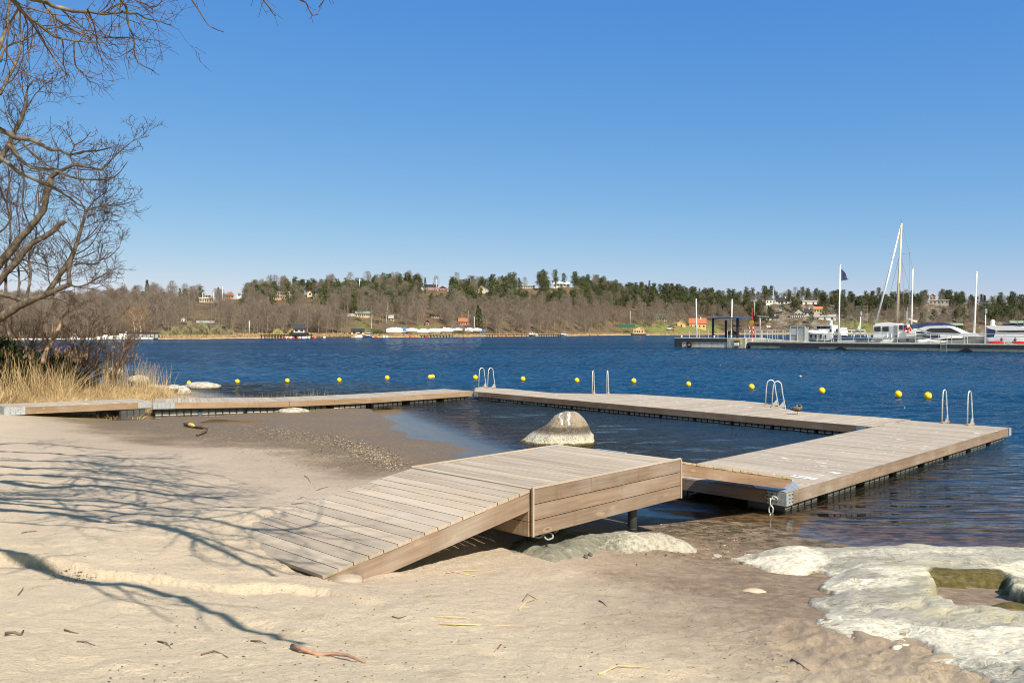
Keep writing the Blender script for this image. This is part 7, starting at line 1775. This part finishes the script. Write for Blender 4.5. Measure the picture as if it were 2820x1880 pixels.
m = MB(); panel(m, [(X_(2462), Z_(930)), (X_(2462), Z_(899)), (X_(2472), Z_(899)), (X_(2472), Z_(930))], -1.95, -1.905); m.build('door', mt['greyhull'], cb); m = MB(); panel(m, [(X_(2473), Z_(930)), (X_(2473), Z_(897)), (X_(2484), Z_(897)), (X_(2484), Z_(930))], -1.95, -1.905); m.build('dark_opening', mt['greyc'], cb)
m = MB(); panel(m, [(X_(2484.5), Z_(929)), (X_(2484.5), Z_(893)), (X_(2511), Z_(893)), (X_(2521), Z_(908)), (X_(2530), Z_(909)), (X_(2532), Z_(924))], -1.7, 1.7); wh_ = m.build('wheelhouse', mt['white'], t)
m = MB(); panel(m, [(X_(2486.5), Z_(908)), (X_(2486.5), Z_(896)), (X_(2496), Z_(896)), (X_(2496), Z_(908))], -1.78, -1.705); m.build('window', mt['glass'], wh_); m = MB(); panel(m, [(X_(2499), Z_(907)), (X_(2499), Z_(895.5)), (X_(2507), Z_(895.5)), (X_(2514), Z_(907))], -1.78, -1.705); m.build('window', mt['glass'], wh_)
m = MB(); m.obox(((X_(2511)+X_(2521))/2+.12, 0, (Z_(893)+Z_(908))/2+.05), ((X_(2521)-X_(2511))*.42, 0, (Z_(908)-Z_(893))*.42), (0, 1.5, 0), (.03, 0, .02)); m.build('windscreen', mt['glass'], wh_)
for px, y in ((2486.5, 936.5), (2512, 935)): m = MB(); m.tube([(X_(px), -2.34, Z_(y)), (X_(px), -2.0, Z_(y))], .16, 12); m.build('porthole', mt['black'], t)
m = MB()
for x in (2500, 2497, 2510): m.tube([(X_(x), 0, Z_(893)), (X_(x), 0, Z_(846 if x == 2500 else 858 if x == 2497 else 878))], .04, 5)
m.box(X_(2499), X_(2506), -.3, .3, Z_(881), Z_(877)); m.build('antennas', mt['rail'], t)
m = MB(); m.tube([(X_(2407), 0, Z_(921)), (X_(2417), 0, Z_(927))], .15, 6); m.build('sprit', mt['mastwood'], t)
m = MB()
for x in (2402, 2408, 2456, 2466, 2485): m.tube([(X_(x), -2.0, Z_(932)), (X_(x), -2.0, Z_(918))], .07, 6)
m.build('stanchions', mt['white'], t)
for k, (px, lab) in enumerate(((2500, 'lifebuoy'),)):
    lo = thing('lifebuoy', 'red and white lifebuoy hung on the workboat wheelhouse', 'lifebuoy', (0,0,0)); q = dk_(px, 3.6, zat(907.5, c)); lo.location = q; lo.rotation_euler = (0,0,DA); m = MB(); m.torus((0,0,0), (0,1,0), .40, .13, 24, 8); m.build('ring', mt['red'], lo, True); m = MB()
    for a in (1.5, 3.9, 5.4): m.ell((math.cos(a)*.40, 0, math.sin(a)*.40), .2, .15, .17, 10, 8)
    m.build('white_band', mt['white'], lo, True)
# --- sailing boat with wooden mast behind the workboat
t, L, c, X_, Z_ = rig(2404, 2530, 9.6, 'sailing boat behind the workboat with a tall tan wooden mast and furled white jib', 'sailing_boat')
m = MB(); hull(m, L, 3.4, (1.2, 1.0, 1.7), -.3); m.build('hull', mt['white'], t, True)
m = MB(); m.tube([(X_(2470), 0, 1.0), (X_(2474), 0, Z_(800)), (X_(2483), 0, Z_(616))], [.23, .19, .12], 12); ms = m.build('mast', mt['mastwood'], t, True)
m = MB(); m.tube([(X_(2409), 0, Z_(902)), (X_(2446), 0, Z_(760)), (X_(2482), 0, Z_(620))], [.12, .17, .09], 8); m.build('furled_jib', mt['paintw'], t, True)
m = MB(); m.tube([(X_(2459), -1.2, Z_(700)), (X_(2477), 0, Z_(700)), (X_(2503), 1.2, Z_(697))], .05, 5); m.build('spreader', mt['greyc'], ms)
m = MB()
for a, b2 in (((2503,697),(2484,625)), ((2503,697),(2512,740)), ((2512,740),(2512,905)), ((2477,700),(2500,780)), ((2500,780),(2512,905)), ((2459,700),(2482,622)), ((2477,700),(2452,800)), ((2452,800),(2436,880)), ((2483,700),(2490,890)), ((2503,697),(2503,890))): m.tube([(X_(a[0]), .2, Z_(a[1])), (X_(b2[0]), .2, Z_(b2[1]))], .022, 4)
m.build('rigging', mt['greyc'], t)
m = MB(); m.tube([(X_(2483), 0, Z_(612)), (X_(2482), 0, Z_(602))], .03, 4); m.tube([(X_(2481), 0, Z_(611)), (X_(2486), 0, Z_(612))], .05, 4); m.build('masthead', mt['greyc'], ms)
m = MB(); m.tube([(X_(2505), 0, Z_(884)), (X_(2525), 0, Z_(887))], .24, 8); m.build('boom', mt['mastwood'], t, True)
# --- navy-covered boat
t, L, c, X_, Z_ = rig(2517, 2634, 10.5, 'boat under a long navy blue cover behind the motor yacht', 'covered_sailboat')
m = MB(); hull(m, L, 3.6, (1.2, 1.2, 1.6), -.3); m.build('hull', mt['bluehull'], t, True); m = MB(); b_ = 0; up_ = [(2517,902),(2521,892),(2545,890),(2560,888),(2575,889),(2600,887),(2612,890),(2630,896),(2634,903)]
for i, (px, y) in enumerate(up_):
    m.v += [(X_(px), -1.7, 1.3), (X_(px), -1.6, Z_(y)-.9 if Z_(y) > 2.3 else 1.4), (X_(px), 0, Z_(y)), (X_(px), 1.6, Z_(y)-.9), (X_(px), 1.7, 1.3)]
    if i:
        for j in range(4): m.face([(i-1)*5+j, i*5+j, i*5+j+1, (i-1)*5+j+1])
m.face([0,1,2,3,4][::-1]); n_ = len(up_); m.face([(n_-1)*5+j for j in range(5)]); m.build('cover', mt['navy'], t)
# --- motor yacht
t, L, c, X_, Z_ = rig(2530, 2729, 5.8, 'sleek white motor yacht with dark wraparound windows and sweeping bow', 'motor_yacht')
m = MB(); hull(m, L, 4.4, (Z_(937), Z_(925), Z_(924.5)), -.3, rake=.09); m.build('hull', mt['white'], t, True)
m = MB(); panel(m, [(X_(2538), Z_(905)), (X_(2560), Z_(898)), (X_(2590), Z_(896.5)), (X_(2615), Z_(898)), (X_(2632), Z_(904)), (X_(2660), Z_(917)), (X_(2690), Z_(919.5)), (X_(2727), Z_(926)), (X_(2600), Z_(928)), (X_(2596), Z_(918)), (X_(2560), Z_(916)), (X_(2556), Z_(911))], -1.85, 1.85); m.build('superstructure', mt['white'], t)
m = MB(); panel(m, [(X_(2560), Z_(909)), (X_(2572), Z_(904)), (X_(2600), Z_(903.5)), (X_(2628), Z_(903)), (X_(2656), Z_(916.5)), (X_(2640), Z_(917)), (X_(2580), Z_(915)), (X_(2566), Z_(912.5))], -1.92, 1.92); m.build('window_band', mt['glass'], t)
m = MB(); panel(m, [(X_(2570), Z_(934)), (X_(2588), Z_(930)), (X_(2700), Z_(929.5)), (X_(2660), Z_(934)), (X_(2610), Z_(937))], -2.12, -1.6); m.build('hull_window', mt['black'], t)
m = MB(); m.tube([(X_(2526), -1.7, Z_(907)), (X_(2545), -1.7, Z_(908)), (X_(2566), -1.7, Z_(921))], .12, 8); m.tube([(X_(2528), -1.7, Z_(921)), (X_(2560), -1.7, Z_(921))], .05, 6); m.build('stern_arch', mt['white'], t)
m = MB(); panel(m, [(X_(2548), Z_(936)), (X_(2548), Z_(926)), (X_(2598), Z_(924)), (X_(2594), Z_(918)), (X_(2562), Z_(918)), (X_(2562), Z_(924)), (X_(2540), Z_(928)), (X_(2540), Z_(936))], -1.9, -1.6); m.build('cockpit_shade', mt['greyc'], t)
# --- second yacht at the right edge
t, L, c, X_, Z_ = rig(2722, 2905, 5.8, 'second white yacht with flybridge and radar dome at the right edge', 'motor_yacht')
m = MB(); hull(m, L, 4.6, (Z_(929), Z_(928), Z_(927)), -.3, rake=.08); m.build('hull', mt['greyhull'], t, True)
m = MB(); panel(m, [(X_(2724), Z_(896)), (X_(2730), Z_(904)), (X_(2752), Z_(909)), (X_(2746), Z_(928)), (X_(2860), Z_(926)), (X_(2840), Z_(905)), (X_(2820), Z_(899)), (X_(2795), Z_(897)), (X_(2755), Z_(897))], -1.9, 1.9); m.build('superstructure', mt['white'], t)
m = MB(); panel(m, [(X_(2725), Z_(905)), (X_(2752), Z_(909.5)), (X_(2745), Z_(926)), (X_(2726), Z_(926))], -1.86, 1.86); m.build('aft_enclosure', mt['bluehull'], t)
m = MB(); panel(m, [(X_(2752), Z_(913.5)), (X_(2757), Z_(910)), (X_(2850), Z_(909.5)), (X_(2850), Z_(914)), (X_(2790), Z_(915))], -1.97, -1.5); m.build('window_band', mt['glass'], t)
m = MB(); panel(m, [(X_(2758), Z_(897.5)), (X_(2768), Z_(893)), (X_(2806), Z_(893)), (X_(2815), Z_(897.5))], -1.4, 1.4); m.build('flybridge_cover', mt['navy'], t)
m = MB(); m.ell((X_(2734), 0, Z_(887)), .32, .32, .42, 12, 8); m.ell((X_(2734), 0, Z_(884)-.0), .2, .2, .25, 10, 6); m.tube([(X_(2734), 0, Z_(897)), (X_(2734), 0, Z_(889))], [.4, .2], 8); m.build('radar_dome', mt['white'], t, True)
for px, lab in ((2745, 'left red kayak lying on the dock under the yacht stern'), (2810, 'right red kayak lying on the dock at the right edge')):
    p = dk_(px, 2.6, 1.32); m = MB(); Lk = 1.1 if px < 2800 else 1.0; m.tube([(-Lk, 0, .02), (-Lk*.6, 0, 0), (0, 0, 0), (Lk*.6, 0, 0), (Lk, 0, .05)], [.04, .2, .24, .2, .04], 8); o = m.build('kayak', mt['red'], smooth=True); o.location = p; o.rotation_euler = (0,0,DA); tag(o, lab, 'kayak')
for k, px in enumerate((2758, 2796)): p = dk_(px, 3.4, 1.75); m = MB(); m.ell((0,0,0), .16, .16, .28, 10, 8); o = m.build('fender', mt['bluehull'], smooth=True); o.location = p; tag(o, ('left' if k == 0 else 'right')+' dark fender hanging on the right-hand yacht', 'fender')
